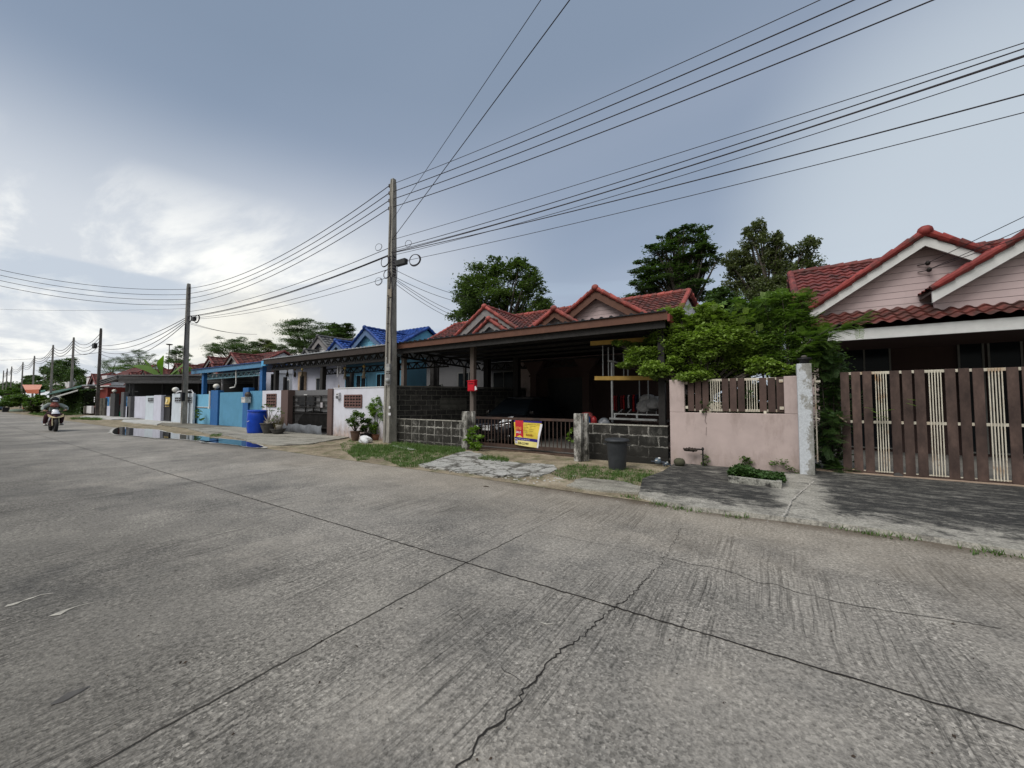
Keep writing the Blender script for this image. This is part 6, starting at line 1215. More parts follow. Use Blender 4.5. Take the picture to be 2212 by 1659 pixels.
# dark growth between pillar and gate
t=thing('feathery_bush','dark feathery bush growing between the flaking pillar and the brown gate','bush',(X(1790,10.3,865),10.3,0))
FB=[(1775,800,18,22),(1800,830,20,28),(1785,870,20,30),(1800,910,20,30),(1785,950,20,28),(1800,985,18,24),(1780,1010,20,18),(1835,890,22,10),(1850,860,14,8),(1820,1015,26,12),(1770,760,20,14),(1800,780,16,18)]
c_,d_,l_=frondcloud(FB,10.25,50,.20); c_[:,2]=np.maximum(c_[:,2],.06); fronds('foliage',c_,d_,l_,leaf_mat('leaf_feather_dark',(.02,.05,.016),(.09,.16,.045),.25),t)
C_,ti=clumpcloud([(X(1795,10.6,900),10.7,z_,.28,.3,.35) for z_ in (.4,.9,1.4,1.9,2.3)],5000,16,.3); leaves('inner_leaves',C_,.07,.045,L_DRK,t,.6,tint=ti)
m=MB(); b0=Vector((X(1790,10.3,865),10.35,0)); branches(m,b0,[P(px,row,10.3) for px,row,_,_ in FB],.02,.12); m.build('stem',BARK,parent=t)
c2=[np.array(P(px,row,9.95)) for px,row in ((1880,885),(1895,890),(1910,888),(1865,880),(1900,897),(1882,900),(1955,870),(1960,862))]
fronds('outer_spray',c2,[np.array([.8,-.2,-.1])+RNG.normal(size=3)*.4 for _ in c2],[.14]*len(c2),L_LIM,t,6)
# plants in pots and creepers
def potplant(name,label,c,h,w,n_,mat,leaf=.09,flat=.6,stems=8,asp=.5,low=.25):
    t=thing(name,label,'plant',tuple(c)); B=[]
    m=MB(); tips=[]
    for i in range(stems):
        a=i*2.4; r=w*(.3+.7*random.random()); q=Vector((c[0]+r*math.cos(a),c[1]+r*.7*math.sin(a),c[2]+h*(low+(1-low)*random.random()))); tips.append(q); B.append((q.x,q.y,q.z,w*.32,w*.32,h*.14))
    branches(m,c,tips,.012,.15); m.build('stem',BARK,parent=t); C_,ti=clumpcloud(B,n_,7,.32,.3); leaves('foliage',C_,leaf,leaf*asp,mat,t,flat,tint=ti); return t
potplant('pot_plant','dark leaved shrub in the leftmost clay pot by the tall pole',pC,.85,.36,1500,L_MID,.075,stems=14)
potplant('pot_plant','low feathery green plant in the black pot by the tall pole',pD,.55,.32,2200,L_MID,.06,stems=14)
potplant('pot_plant','tall yellow green shrub in the terracotta pot leaning on the tall pole',pE,1.35,.36,2400,L_LIM,.09,stems=20,low=.1)
t=thing('desert_shrub','sparse shrub with bare forked branches in the large grey pot','plant',tuple(pA)); m=MB(); tips=[]
for px,row in ((560,905),(567,880),(575,876),(587,890),(596,900),(602,885),(608,893),(555,896),(583,880),(592,910)): tips.append(P(px,row,pA.y))
for q in tips: 
    md=pA.lerp(q,.5)+Vector((random.uniform(-.1,.1),0,-.05)); m.tube([pA,pA.lerp(md,.5)+Vector((0,0,.03)),md,q],[.03,.024,.016,.009],6)
m.build('stem',plain('pale_stem',(.20,.18,.15),.8),parent=t); C_,ti=clumpcloud([(q.x,q.y,q.z+.03,.1,.1,.07) for q in tips],150,5,.4); leaves('foliage',C_,.10,.05,L_MID,t,.6,tint=ti)
t=thing('grassy_plant','brownish grassy plant rising from the shallow bowl pot','plant',tuple(pB)); 
m=MB()
for i in range(90):
    a=random.random()*6.28; r=.05+.2*random.random(); h=.3+.4*random.random(); b=Vector((pB.x+r*math.cos(a)*.6,pB.y+r*math.sin(a)*.5,pB.z)); m.bar(b,b+Vector((math.cos(a)*r,math.sin(a)*r*.5,h)),.009,.004)
m.build('blades',leaf_mat('dry_blade',(.10,.09,.035),(.22,.19,.08),.2),parent=t)
# climbing plant at left gate post
t=thing('broadleaf_plant','bright green broad leaved plant climbing beside the left gate post','plant',(X(1023,9.0,960),9.0,0)); B=[(X(px,8.98,row),8.98+random.uniform(-.06,.06),Zh(px,row,8.98),.11,.08,.09) for px,row in ((1020,930),(1032,928),(1015,940),(1026,945),(1038,945),(1012,955),(1024,960),(1035,960),(1018,968),(1030,970),(1008,950))]
C_,ti=clumpcloud(B,330,7,.35,.2); leaves('foliage',C_,.125,.10,L_LIM,t,.5,fold=.12,tint=ti); m=MB(); branches(m,(X(1022,9.0,975),9.0,0),[b[:3] for b in B],.012,.1); m.build('stem',plain('green_stem',(.08,.12,.03)),parent=t)
t=thing('weed','small yellow green weed growing through the right end of the barred gate','plant',(X(1232,9.5,960),9.5,.1)); C_,ti=clumpcloud([(X(px,9.5,row),9.5,Zh(px,row,9.5),.07,.05,.08) for px,row in ((1232,935),(1228,945),(1235,950))],50,5,.4); leaves('foliage',C_,.08,.05,L_LIM,t,.5,tint=ti)
# planter creepers
cc=PLC; C_=np.stack([RNG.uniform(-.42,.42,2600)+cc.x,RNG.uniform(-.30,.34,2600)+cc.y,.15+.07*RNG.random(2600)],1); C_[:,2]+=.13*np.exp(-((C_[:,0]-cc.x+.2)/.2)**2)*RNG.random(2600)
t=thing('creeping_plant','low creeping green leaves filling the concrete planter','plant',(cc.x,cc.y,.18)); leaves('foliage',C_,.055,.045,leaf_mat('leaf_creeper',(.02,.05,.012),(.06,.12,.03),.2),t,.9); 
for lb,lst,y in (('small leafy weed at the foot of the wall beside the standpipe',((1522,985),(1526,995),(1520,1003)),9.32),('leafy sprig standing behind the planter at its left side',((1605,995),(1612,990),(1620,1000)),9.35),('feathery weed behind the right end of the planter',((1670,1002),(1682,998),(1695,1000),(1705,1010),(1716,1018)),9.35)):
    q=[P(px,row,y) for px,row in lst]; t=thing('weed',lb,'plant',(q[-1].x,y,.09)); C_,ti=clumpcloud([(v.x,v.y,v.z,.07,.05,.05) for v in q],110,5,.4); C_[:,1]=np.minimum(C_[:,1],9.40); leaves('foliage',C_,.05,.035,L_MID,t,.6,tint=ti); m=MB(); branches(m,(q[-1].x,y,.09),q,.006,.1); m.build('stem',BARK,parent=t)
t=thing('weed','thin weed with long leaves at the foot of the second pole','plant',(X(428,9.2,905),9.2,.05)); C_,ti=clumpcloud([(X(px,9.2,row),9.2,Zh(px,row,9.2),.2,.1,.1) for px,row in ((424,900),(430,895),(428,888),(436,905))],70,6,.4); leaves('foliage',C_,.25,.08,L_MID,t,.5,tint=ti)
# vine leaves on the wooden panel
t=thing('vine','thin vine trailing over the white bars of the wooden panel','vine',(X(1525,9.36,870),9.36,.9)); C_,ti=clumpcloud([(X(px,9.38,row),9.385,Zh(px,row,9.38),.05,.012,.06) for px,row in ((1518,872),(1526,880),(1520,888),(1534,872),(1620,846),(1612,852))],90,5,.35); leaves('foliage',C_,.05,.035,L_DRK,t,.3,tint=ti); m=MB(); m.tube([P(1527,888,9.40),P(1524,900,9.405),P(1523,910,9.405),P(1527,916,9.41)],.004,4); m.tube([P(1526,922,9.41),P(1525,940,9.41)],.003,4); m.build('stem',plain('vine_stem',(.08,.05,.04)),parent=t)
# banana plant
bx=P(352,865,13.5); t=thing('banana_plant','banana plant with broad bright leaves above the grey shelter','plant',(bx.x,13.5,0)); m=MB(); m.tube([(bx.x,13.5,0),(bx.x,13.5,3.6)],[.2,.14],10); m.build('stem',plain('banana_stem',(.12,.15,.05)),parent=t)
for k,(pp,wd) in enumerate(((((352,815),(340,790),(348,772),(352,768)),.40),(((350,815),(335,800),(312,790),(288,790)),.34),(((360,815),(385,795),(402,780),(412,776)),.45),(((345,815),(325,795),(318,782),(310,776)),.42),(((358,815),(392,800),(406,795),(416,798)),.38),(((348,815),(340,800),(334,790),(330,785)),.5))):
    q=[P(a,b,13.4+.3*k) for a,b in pp]; n_=12; cl=[]
    for i in range(n_+1):
        u=i/n_; cl.append(q[0]*(1-u)**3+q[1]*3*u*(1-u)**2+q[2]*3*u*u*(1-u)+q[3]*u**3)
    vs=[]
    for i,p in enumerate(cl):
        d=(cl[min(i+1,n_)]-cl[max(i-1,0)]).normalized(); s=d.cross(Vector((-.82,-.55,.15))).normalized()*wd*math.sin(math.pi*min(1,(i/n_)*.93+.06))**.6; vs+=[p-s+Vector((0,0,-.05)),p,p+s+Vector((0,0,-.05))]
    mm_=MB(); mm_.add(vs,[(3*i+j,3*i+j+1,3*i+j+4,3*i+j+3) for i in range(n_) for j in (0,1)],0,True); o=mm_.build('leaf',leaf_mat('leaf_banana',(.10,.20,.02),(.18,.30,.04),.4),parent=t)
# siren tower
p=P(366,744,55); t=thing('siren_tower','mushroom shaped siren on a pole above the distant trees','tower',(p.x,55,0)); s=13*74/830; m=MB(); m.lathe([(.01,-.05*s),(s*.25,-.32*s),(s*.8,-.18*s),(s,0),(s*.9,.12*s),(.01,.2*s)],(p.x,55,p.z),24); m.build('head',plain('siren_grey',(.07,.07,.07)),parent=t); MB().tube([(p.x,55,0),(p.x,55,p.z)],s*.14,10).build('shaft',plain('siren_grey',(.07,.07,.07)),parent=t)
# ================================================================ POLES AND WIRES
CONP=MT('pole_concrete',.85,0,.25)
def pole_mat():
    t=CONP; g=t.noise(3,6,.65,t.map((2,2,.6))); f=t.noise(30,5,.7,t.map((1,1,.5))); c=t.rp(g,[(.3,(.17,.162,.145)),(.5,(.26,.25,.225)),(.7,(.36,.345,.31))]); c=t.mix(.7,c,t.rp(f,[(.3,.6),(.7,1.3)]),'MULTIPLY'); t.col(c); t.bump(f,.5,.006); return t.m
M_POLE=pole_mat(); M_WIRE=plain('wire_black',(.03,.026,.032),.6,bump=0); M_WIRE2=plain('wire_thin',(.06,.055,.065),.6,bump=0)
def pole_mesh(h,w0,w1,rot=0,groove=True):
    """square tapering concrete pole with a sunk channel on two faces"""
    m=MB(); zs=[0,h*.5,h*.97,h]; Rz=Matrix.Rotation(rot,3,'Z')
    prof=[(-1,-1),(-.45,-1),(-.35,-.72),(.35,-.72),(.45,-1),(1,-1),(1,1),(.45,1),(.35,.72),(-.35,.72),(-.45,1),(-1,1)]
    vs=[]
    for z in zs:
        w=(w0+(w1-w0)*z/h)/2; w*= (.82 if z==h else 1)
        for a,b in prof: vs.append(Rz@Vector((a*w,b*w,z)))
    k=len(prof); m.add(vs,[(i*k+j,i*k+(j+1)%k,(i+1)*k+(j+1)%k,(i+1)*k+j) for i in range(3) for j in range(k)]+[tuple(range(3*k,4*k))]); return m
def shift(m,v): m.v=[(p[0]+v[0],p[1]+v[1],p[2]+v[2]) for p in m.v]; return m
def insul(parent,x,y,zs_,side=-1):
    for z in zs_:
        m=MB(); m.lathe([(.02,-.045),(.045,-.04),(.045,-.012),(.028,0),(.045,.012),(.045,.04),(.02,.045)],(x+side*.16,y-.03,z),12); m.build('insulator',plain('insulator_dark',(.035,.022,.02),.25,bump=0),parent=parent)
    m=MB(); m.bar((x+side*.11,y-.03,zs_[-1]-.1),(x+side*.11,y-.03,zs_[0]+.1),.02,.03)
    for z in zs_: m.bar((x+side*.08,y-.03,z+.05),(x+side*.2,y-.03,z+.05),.012,.04).bar((x+side*.08,y-.03,z-.05),(x+side*.2,y-.03,z-.05),.012,.04)
    m.build('rack',STEEL,parent=parent)
def coil(parent,c,r,nrm=(0,-1,.1),n_=3,mat=None,th=.012):
    nrm=Vector(nrm).normalized(); u=nrm.orthogonal().normalized(); w=nrm.cross(u)
    for k in range(n_):
        m=MB(); rr=r*(1-.06*k); off=nrm*.014*k; m.tube([Vector(c)+off+(u*math.cos(a)+w*math.sin(a))*rr*(1+.03*math.sin(3*a+k)) for a in [2*math.pi*i/28 for i in range(29)]],th,5,cap=False); m.build('cable_coil',mat or M_WIRE,parent=parent)
def zr(row,px=838,Y=9.0): return Zh(px,row,Y)
PX,PY=P(838,700,9.0).x,9.15
p1=thing('utility_pole','tall tapering concrete utility pole with meter box, coils and black splice box','pole',(PX,PY,0))
hP=zr(392,840,PY); shift(pole_mesh(hP,.34,.165),(PX,PY,0)).build('shaft',M_POLE,parent=p1)
ZI=[zr(r,838,9.0) for r in (397,413,429,446)]; insul(p1,PX,PY,ZI)
m=MB()
for z0,z1,off in ((zr(446),zr(560),.02),(zr(620),zr(790),-.0),(zr(590),zr(640),.06)):
    m.tube([(PX+off,PY-.165+.012*i,z0+(z1-z0)*i/6) if 0 else (PX+off+.01*math.sin(i),PY-(.34-(.175)*((z0+(z1-z0)*i/6)/hP))/2-.012,z0+(z1-z0)*i/6) for i in range(7)],.014,6)
m.tube([(PX+.13,PY-.14,zr(600)),(PX+.165,PY-.1,zr(640)),(PX+.15,PY-.15,zr(700)),(PX+.17,PY-.12,zr(780))],.016,6)
for z in (zr(640),zr(665),zr(700),zr(740)): m.mm(PX-.02,PY-.19,z,PX+.06,PY-.13,z+.015)
m.build('riser_cable',M_WIRE,parent=p1)
m=MB()
for k in range(7): 
    z=zr(556)-k*.11; m.lathe([(.125,0),(.14,.03),(.125,.06)],(PX,PY,z),14)
m.build('cable_wrap',M_WIRE,parent=p1)
bx=P(867,567,PY-.15); MB().box(bx,(.50,.16,.20)).build('splice_box',plain('splice_black',(.035,.036,.035),.5),parent=p1,bevel=.02)
m=MB(); m.tube([bx+Vector((.25,0,.03)),bx+Vector((.31,0,.02)),bx+Vector((.36,0,-.03))],.012,5)
for k in range(3): m.tube([(PX+.1,PY-.12,zr(545+10*k)),bx+Vector((-.33,0,.06-.1*k)),bx+Vector((-.25,0,.0-.03*k))],.008,5)
m.tube([bx+Vector((-.2,0,-.1)),bx+Vector((-.22,0,-.5)),(PX+.15,PY-.13,zr(640))],.009,5)
m.build('loose_cable',M_WIRE,parent=p1)
for px,row,r,n_,th in ((896.5,562,.215,3,.011),(882,526,.12,1,.008),(818,534,.14,2,.006),(818,608,.15,3,.006)): coil(p1,P(px,row,PY-.15),r,(.30,-.95,.1),n_,th=th)
for px,row,r in ((832,565,.20),(836,592,.16)): coil(p1,P(px,row,PY-.18),r,(.1,-1,.1),2,th=.012)
bp=P(838,835-20+0,PY-.2); q=P(839,796,PY-.2); MB().box((q.x+.02,PY-.2,q.z),(.17,.09,.33)).build('breaker_box',plain('box_grey',(.26,.26,.26),.5),parent=p1,bevel=.008)
MB().box((q.x+.06,PY-.26,q.z-.03),(.20,.05,.13)).build('breaker',plain('box_pale',(.35,.35,.34),.5),parent=p1,bevel=.006)
q=P(837.5,820,PY-.2); MB().box((q.x+.02,PY-.185,q.z),(.24,.05,.40)).build('meter_board',plain('board_grey',(.20,.20,.20),.6),parent=p1); MB().lathe([(.001,-.11),(.06,-.11),(.085,-.06),(.09,0)],(q.x+.05,PY-.2,q.z-.03),18,M=Matrix.Rotation(R(-90),3,'X').to_3x3()).build('meter',plain('meter_glass',(.30,.31,.31),.15),parent=p1)
MB().tube([(q.x-.10,PY-.19,q.z+.8),(q.x-.12,PY-.2,q.z-.2)],.012,6).build('conduit',TRIM,parent=p1)
for r0,r1,w in ((876,884,.09),(891,898,.13)): q=P(841,(r0+r1)/2,PY-.17); MB().box((q.x,PY-.163,q.z),(w,.006,.09)).build('sticker',W_WH2,parent=p1)
MB().box((PX+.08,PY-.14,zr(640)+.1),(.18,.03,.30)).build('number_board',plain('board_wood',(.22,.19,.15)),parent=p1)
# second pole
X2,Y2=P(401,800,9.1).x,9.1; h2=Zh(401,616,Y2); p2=thing('utility_pole','second concrete utility pole standing by the pale wall and puddle','pole',(X2,Y2,0)); shift(pole_mesh(h2,.27,.18),(X2,Y2,0)).build('shaft',M_POLE,parent=p2)
Z2=[Zh(396,r,Y2) for r in (629,640,650,661)]; insul(p2,X2,Y2,Z2); insul(p2,X2+.36,Y2,[Z2[0],Z2[1],Z2[2]],-1)
for px,row,r in ((410.5,689,.22),(426,689,.26)): coil(p2,P(px,row,Y2-.1),r,(.15,-1,.1),3,th=.014)
q=P(419,689,Y2-.1); MB().box(q,(.35,.16,.24)).build('splice_box',BLK,parent=p2,bevel=.02)
MB().tube([(X2+.14,Y2-.14,Zh(401,700,Y2)),(X2+.15,Y2-.16,Zh(401,800,Y2)),(X2+.16,Y2-.18,Zh(401,865,Y2))],.03,6).build('riser_cable',M_WIRE,parent=p2)
MB().box((X2,Y2-.10,Zh(401,857,Y2)),(.30,.18,.55)).build('cable_wrap',BLK,parent=p2,bevel=.03)
for r0 in (884,889,894,899): MB().box((X2,Y2-.185,Zh(401,r0-3,Y2)),(.18,.006,.08)).build('sticker',W_WH2,parent=p2)
# third pole
X3,Y3=P(214,800,9.2).x,9.2; p3=thing('utility_pole','third utility pole, dark, beside the third white wall strip and grass','pole',(X3,Y3,0)); h3=Zh(214,711,Y3); shift(pole_mesh(h3,.25,.17),(X3,Y3,0)).build('shaft',plain('dark_pole',(.10,.088,.08),.85,var=.3,scale=3),parent=p3)
q=P(204.5,747,Y3); MB().box(q,(.9,.25,.5)).build('splice_box',BLK,parent=p3,bevel=.04)
for r0 in (841,845,849): MB().box((X3,Y3-.22,Zh(214,r0+18,Y3)),(.28,.01,.13)).build('sticker',W_WH2,parent=p3)
FP=[(-68.7,9.5,9.05,'fourth'),(-80.4,9.3,9.0,'fifth'),(-102.6,9.9,9.0,'sixth'),(-121,10.3,9.0,'seventh'),(-138.6,10.3,9.0,'eighth'),(-148.4,10.4,9.0,'ninth'),(-158.9,10.6,9.0,'tenth')]
pf=thing('utility_pole','fourth concrete utility pole from the right, before the big round tree','pole',(0,0,0),'far utility poles along the street')
pole_mesh(9.05,.24,.165).build('shaft',M_POLE,parent=pf); insul(pf,0,0,[8.8,8.45,8.1,7.75],-1)
for i,(x,y,h,nm) in enumerate(FP):
    o=pf if i==0 else copy_tree(pf); o.location=(x,y,0); o['label']=nm+' concrete utility pole counting from the right, '+('before the big round tree' if i==0 else ('left side of the big round tree' if i==1 else 'far down the street'))
# pole outside the frame at the right, carrying the near span, and one across the street
XR=8.6; pr=thing('utility_pole','concrete utility pole beyond the right edge that carries the near span','pole',(XR,9.15,0)); shift(pole_mesh(9.3,.34,.165),(XR,9.15,0)).build('shaft',M_POLE,parent=pr); insul(pr,XR,9.15,ZI)
def wire(a,b,sag,label,r=.011,mat=None,group='power lines',n_=28,name='power_line',cat='cable'):
    a=Vector(a);b=Vector(b); pts=[a.lerp(b,i/n_)-Vector((0,0,4*sag*(i/n_)*(1-i/n_))) for i in range(n_+1)]
    return solo(MB().tube(pts,r,5),name,mat or M_WIRE,label,cat,group)
OR=['top','second','third','bottom']
for i,z in enumerate(ZI):
    wire((PX+(-.16 if i else .1),PY-.04,z),(XR-.1,9.1,z+.02-.03*i),.30,'%s power line from the tall pole to the upper right'%OR[i],.013 if i else .009)
Z2b=Z2
for i,z in enumerate(ZI): wire((PX-.17,PY-.04,z),(X2+.18,Y2-.04,Z2[i]),.75-.05*i,'%s power line between the tall pole and the second pole'%OR[i],.014)
for i,z in enumerate(Z2):
    e=P(-260,560+i*13.5,2.2) if 0 else None
    q=ray(0,568+i*(11.5)); f=21.; mid=Vector((q.x*f,q.y*f,CAMH+q.z*f)); st=Vector((X2-.2,Y2-.04,z)); en=st+(mid-st)*1.5; en.z+=.5
    wire(st,en,.55+.25*((1-0)*1),'%s power line curving from the second pole to the left edge'%OR[i],.014)
XA=P(214,800,9.2).x
for i in range(4): wire((X3,Y3,Zh(214,720+i*8,Y3)),(FP[0][0],FP[0][1],8.8-.35*i),.9,'%s power line between the third and fourth poles'%OR[i],.022,M_WIRE2)
for k in range(6):
    a,b=FP[k],FP[k+1]
    for i in range(3): wire((a[0],a[1],8.8-.35*i),(b[0],b[1],8.8-.35*i),.9,'%s thin power line between the %s and %s poles'%(OR[i],FP[k][3],FP[k+1][3]),.03,M_WIRE2,'thin power lines far down the street',10)
# telecom cables to the right
TC='telephone cables'
tw=[(525,80,.0,.008,'thin cable leaving the tall pole highest, to the right'),(545,84,.1,.011,'upper cable of the loose bunch to the right'),(549,90,.2,.009,'inner cable of the loose bunch to the right'),(552,97,.15,.014,'thickest cable of the loose bunch to the right'),(558,110,.22,.008,'lower thin cable of the loose bunch to the right'),(553,187,.05,.013,'black cable running alone below the bunch to the right'),(575,226,.05,.008,'lowest thin cable leaving toward the right edge')]
for r0,r1,sg,rr,lb in tw:
    st=Vector((PX+.12,PY-.1,zr(r0,838,PY))); pe=P(2212,r1,9.1); d=(pe-st); en=st+d*((XR-st.x)/d.x); en.z+=sg*.2; wire(st,en,sg+.12,lb,rr,M_WIRE,TC,name='cable')
for i,(r0,r1,rr,lb) in enumerate(((540,672,.012,'upper thin cable'),(555,682,.02,'thick black cable'),(557,684,.012,'cable just under the thick one'),(585,686,.011,'lower cable'),(602,688,.009,'lowest thin cable'))):
    wire((PX-.12,PY-.1,zr(r0,838,PY)),(X2+.2,Y2-.1,Zh(415,r1,Y2)),.35,lb+' between the tall pole and the second pole',rr,M_WIRE,TC,name='cable')
for i in range(4): wire((X2-.15,Y2-.1,Zh(398,690+4*i,Y2)),(X3+.1,Y3-.1,Zh(214,748+5*i,Y3)),.5+.25*i,['top','second','third','lowest'][i]+' cable between the second and third poles',.02,M_WIRE2,TC,name='cable')
for i,(r0,px,row,Y) in enumerate(((585,985,633,13.0),(600,975,645,13.0),(602,965,668,13.6),(605,962,676,13.6),(612,958,682,13.6))): wire((PX+.12,PY-.1,zr(r0,838,PY)),P(px+25,row+9,Y),.12,['highest','second','third','fourth','lowest'][i]+' service cable from the tall pole toward the gables',.009,M_WIRE2,TC,name='cable')
for i in range(2): wire((X2+.15,Y2,Zh(401,697+i*3,Y2)),P(545+i*10,722,14.5),.2,('upper' if i==0 else 'lower')+' service cable from the second pole toward the trees',.012,M_WIRE2,TC,name='cable')
# cables crossing the street overhead
for r0,px,lb,sg in ((480,1164,'left',.02),(522,1220,'right',.02)):
    st=Vector((PX+.1,PY-.1,zr(r0,845,PY))); q=ray(px,0); f=6.6; mid=Vector((q.x*f,q.y*f,CAMH+q.z*f)); en=st+(mid-st)*2.2; en.z=mid.z+(mid.z-st.z)*1.0; wire(st,en,sg,'%s one of two cables crossing the street high overhead'%lb,.007 if lb=='left' else .010,M_WIRE,TC,name='cable')
# cables onto the right house gable
for i,(row,lb) in enumerate(((468,'highest'),(494,'middle'),(510,'lowest'))):
    st=INS+Vector((0,0,-.0 if i<1 else -.17)); pe=P(2212,row,11.5); wire(st,st+(pe-st)*1.6,.0,lb+' of three cables fixed to the right house gable',.008,M_WIRE,TC,name='cable')
q0=P(0,734,9.6); wire((X3,Y3,Zh(214,762,Y3)),(X3+(q0.x-X3)*.0+ray(0,733).x*60,ray(0,733).y*60,CAMH+ray(0,733).z*60),.4,'long single cable running left from the third pole',.02,M_WIRE,TC,name='cable')
q=ray(0,668); wire((X2,Y2,Zh(401,668,Y2)),(q.x*30,q.y*30,CAMH+q.z*30),.12,'very thin cable running left from the second pole',.008,M_WIRE2,TC,name='cable')
# ================================================================ FAR LEFT
def boxat(px0,px1,r0,r1,Y,d,mat,name,label,cat):
    x0,x1=X(px0,Y,(r0+r1)/2),X(px1,Y,(r0+r1)/2); z1,z0=Zh((px0+px1)/2,r0,Y),Zh((px0+px1)/2,r1,Y); return solo(MB().mm(x0,Y,max(0,z0),x1,Y+d,z1),name,mat,label,cat,bevel=.02)
MR=plain('maroon_wall',(.17,.028,.022),.8,var=.15,scale=2); 
t=thing('building','low maroon walled building with a pale edged roof left of the dark shelter','building',(-60,10.5,0)); x0,x1=X(182,10.4,850),X(232,10.4,850); MB().mm(x0,10.4,0,x1,14,Zh(205,838,10.4)).build('wall',MR,parent=t)
m=MB(); m.bar(P(178,838,10.3),P(240,833,10.3),.25,.09); m.bar(P(180,844,10.2),P(222,840,10.2),.1,.07); m.build('roof_edge',TRIM,parent=t); m=MB(); m.add([P(178,838,10.35),P(240,833,10.35),P(240,828,15),P(178,833,15)],[(0,1,2,3)]); m.build('roof',MR,parent=t)
boxat(187,197,877,893,9.4,.2,W_WH2,'wall','narrow white wall strip left of the third pole','wall'); boxat(197,208,877,893,9.7,.2,plain('poster_wall',(.16,.16,.17),.8,var=.4,scale=6,c2=(.2,.07,.05)),'wall','dark patchy wall between the white strip and the third pole','wall')
boxat(173,181,877,893,9.3,.4,M_CONC,'pillar','pale concrete pillar at the right end of the hedge','pillar'); boxat(181,187,858,893,9.6,.4,TRD,'pillar','dark brown pillar beside the narrow white wall strip','pillar')
boxat(215,226,860,897,9.5,.3,plain('mouldy_wall',(.09,.085,.07),.9,var=.4,scale=3),'wall','short mouldy wall behind the third pole','wall')
def awning(pts,mat,label,th=.08,name='awning'):
    m=MB(); P_=[P(*p) for p in pts]; m.prism(P_,(0,0,-th)); return solo(m,name,mat,label,'awning')
awning([(100,853,8.2),(176,834,9.0),(182,831,12),(110,846,12)],plain('green_sheet_roof',(.03,.09,.07),.6),'sloping dark green sheet awning over the hedge')
awning([(112,860,7.6),(168,843,8.6),(170,840,9.4),(114,856,9.0)],plain('pale_sheet',(.33,.33,.31),.7),'narrow pale sheet awning in front of the green one')
awning([(78,850,9),(98,846,9),(98,842,12),(80,845,12)],plain('teal_sheet',(.03,.16,.12),.6),'small teal sheet awning left of the dark green one')
boxat(105,124,848,854,9.6,1.0,plain('pale_tank',(.42,.50,.42),.6),'tank','pale green tank under the dark green awning','tank')
boxat(176,189,831,834.5,9.6,.8,GALV,'roof_panel','small pale tilted panel on top of the green awning','panel')
OR_=plain('orange_canvas',(.42,.10,.04),.7,var=.08); OR2=plain('salmon_canvas',(.50,.22,.15),.7,var=.06)
t=thing('canopy','orange canvas canopy far down the street','canopy',(P(70,865,9).x,9,0)); a,b,c,d=P(48,831,9),P(91,831,9),P(86,841,7.5),P(54,842,7.5); MB().add([a,b,c,d],[(0,1,2,3)]).build('top',OR2,parent=t); m=MB(); e,f=P(85,850,7.5),P(58,850,7.5); m.add([d,c,e,f],[(0,1,2,3)]); m.build('valance',OR_,parent=t)
m=MB()
for q in (c,d): MB().tube([q,(q.x,q.y,0)],.08,6).build('post',TRD,parent=t)
boxat(71,99,868,877,6.9,.05,W_WH2,'banner','blank white banner above the bushes','banner')
p=G(54,888); t=thing('orange_post','short orange post on a round plinth at the far left kerb','post',(p.x,p.y,0)); w=.35; MB().mm(p.x-w,p.y-w*.6,.3,p.x+w,p.y+w*.6,Zh(54,859,p.y)).build('shaft',OR_,parent=t); MB().lathe([(1.4,0),(1.4,.25),(1.0,.3),(.001,.32)],(p.x,p.y,0),18).build('plinth',plain('plinth_green',(.14,.19,.15)),parent=t)
p=G(11,890); t=thing('planter_tub','black square tub at the far left kerb','tub',(p.x,p.y,0)); MB().mm(p.x-.5,p.y-.25,0,p.x+.5,p.y+.25,Zh(11,880,p.y)).build('body',BLK,parent=t)
car2=car(0,0,'blue grey car parked at the very left edge, far away',plain('blue_car_paint',(.10,.17,.28),.3,.3,bump=0)); p=G(-14,887); car2.location=(p.x-2.4,p.y+.2,0); car2.rotation_euler=(0,0,R(90))
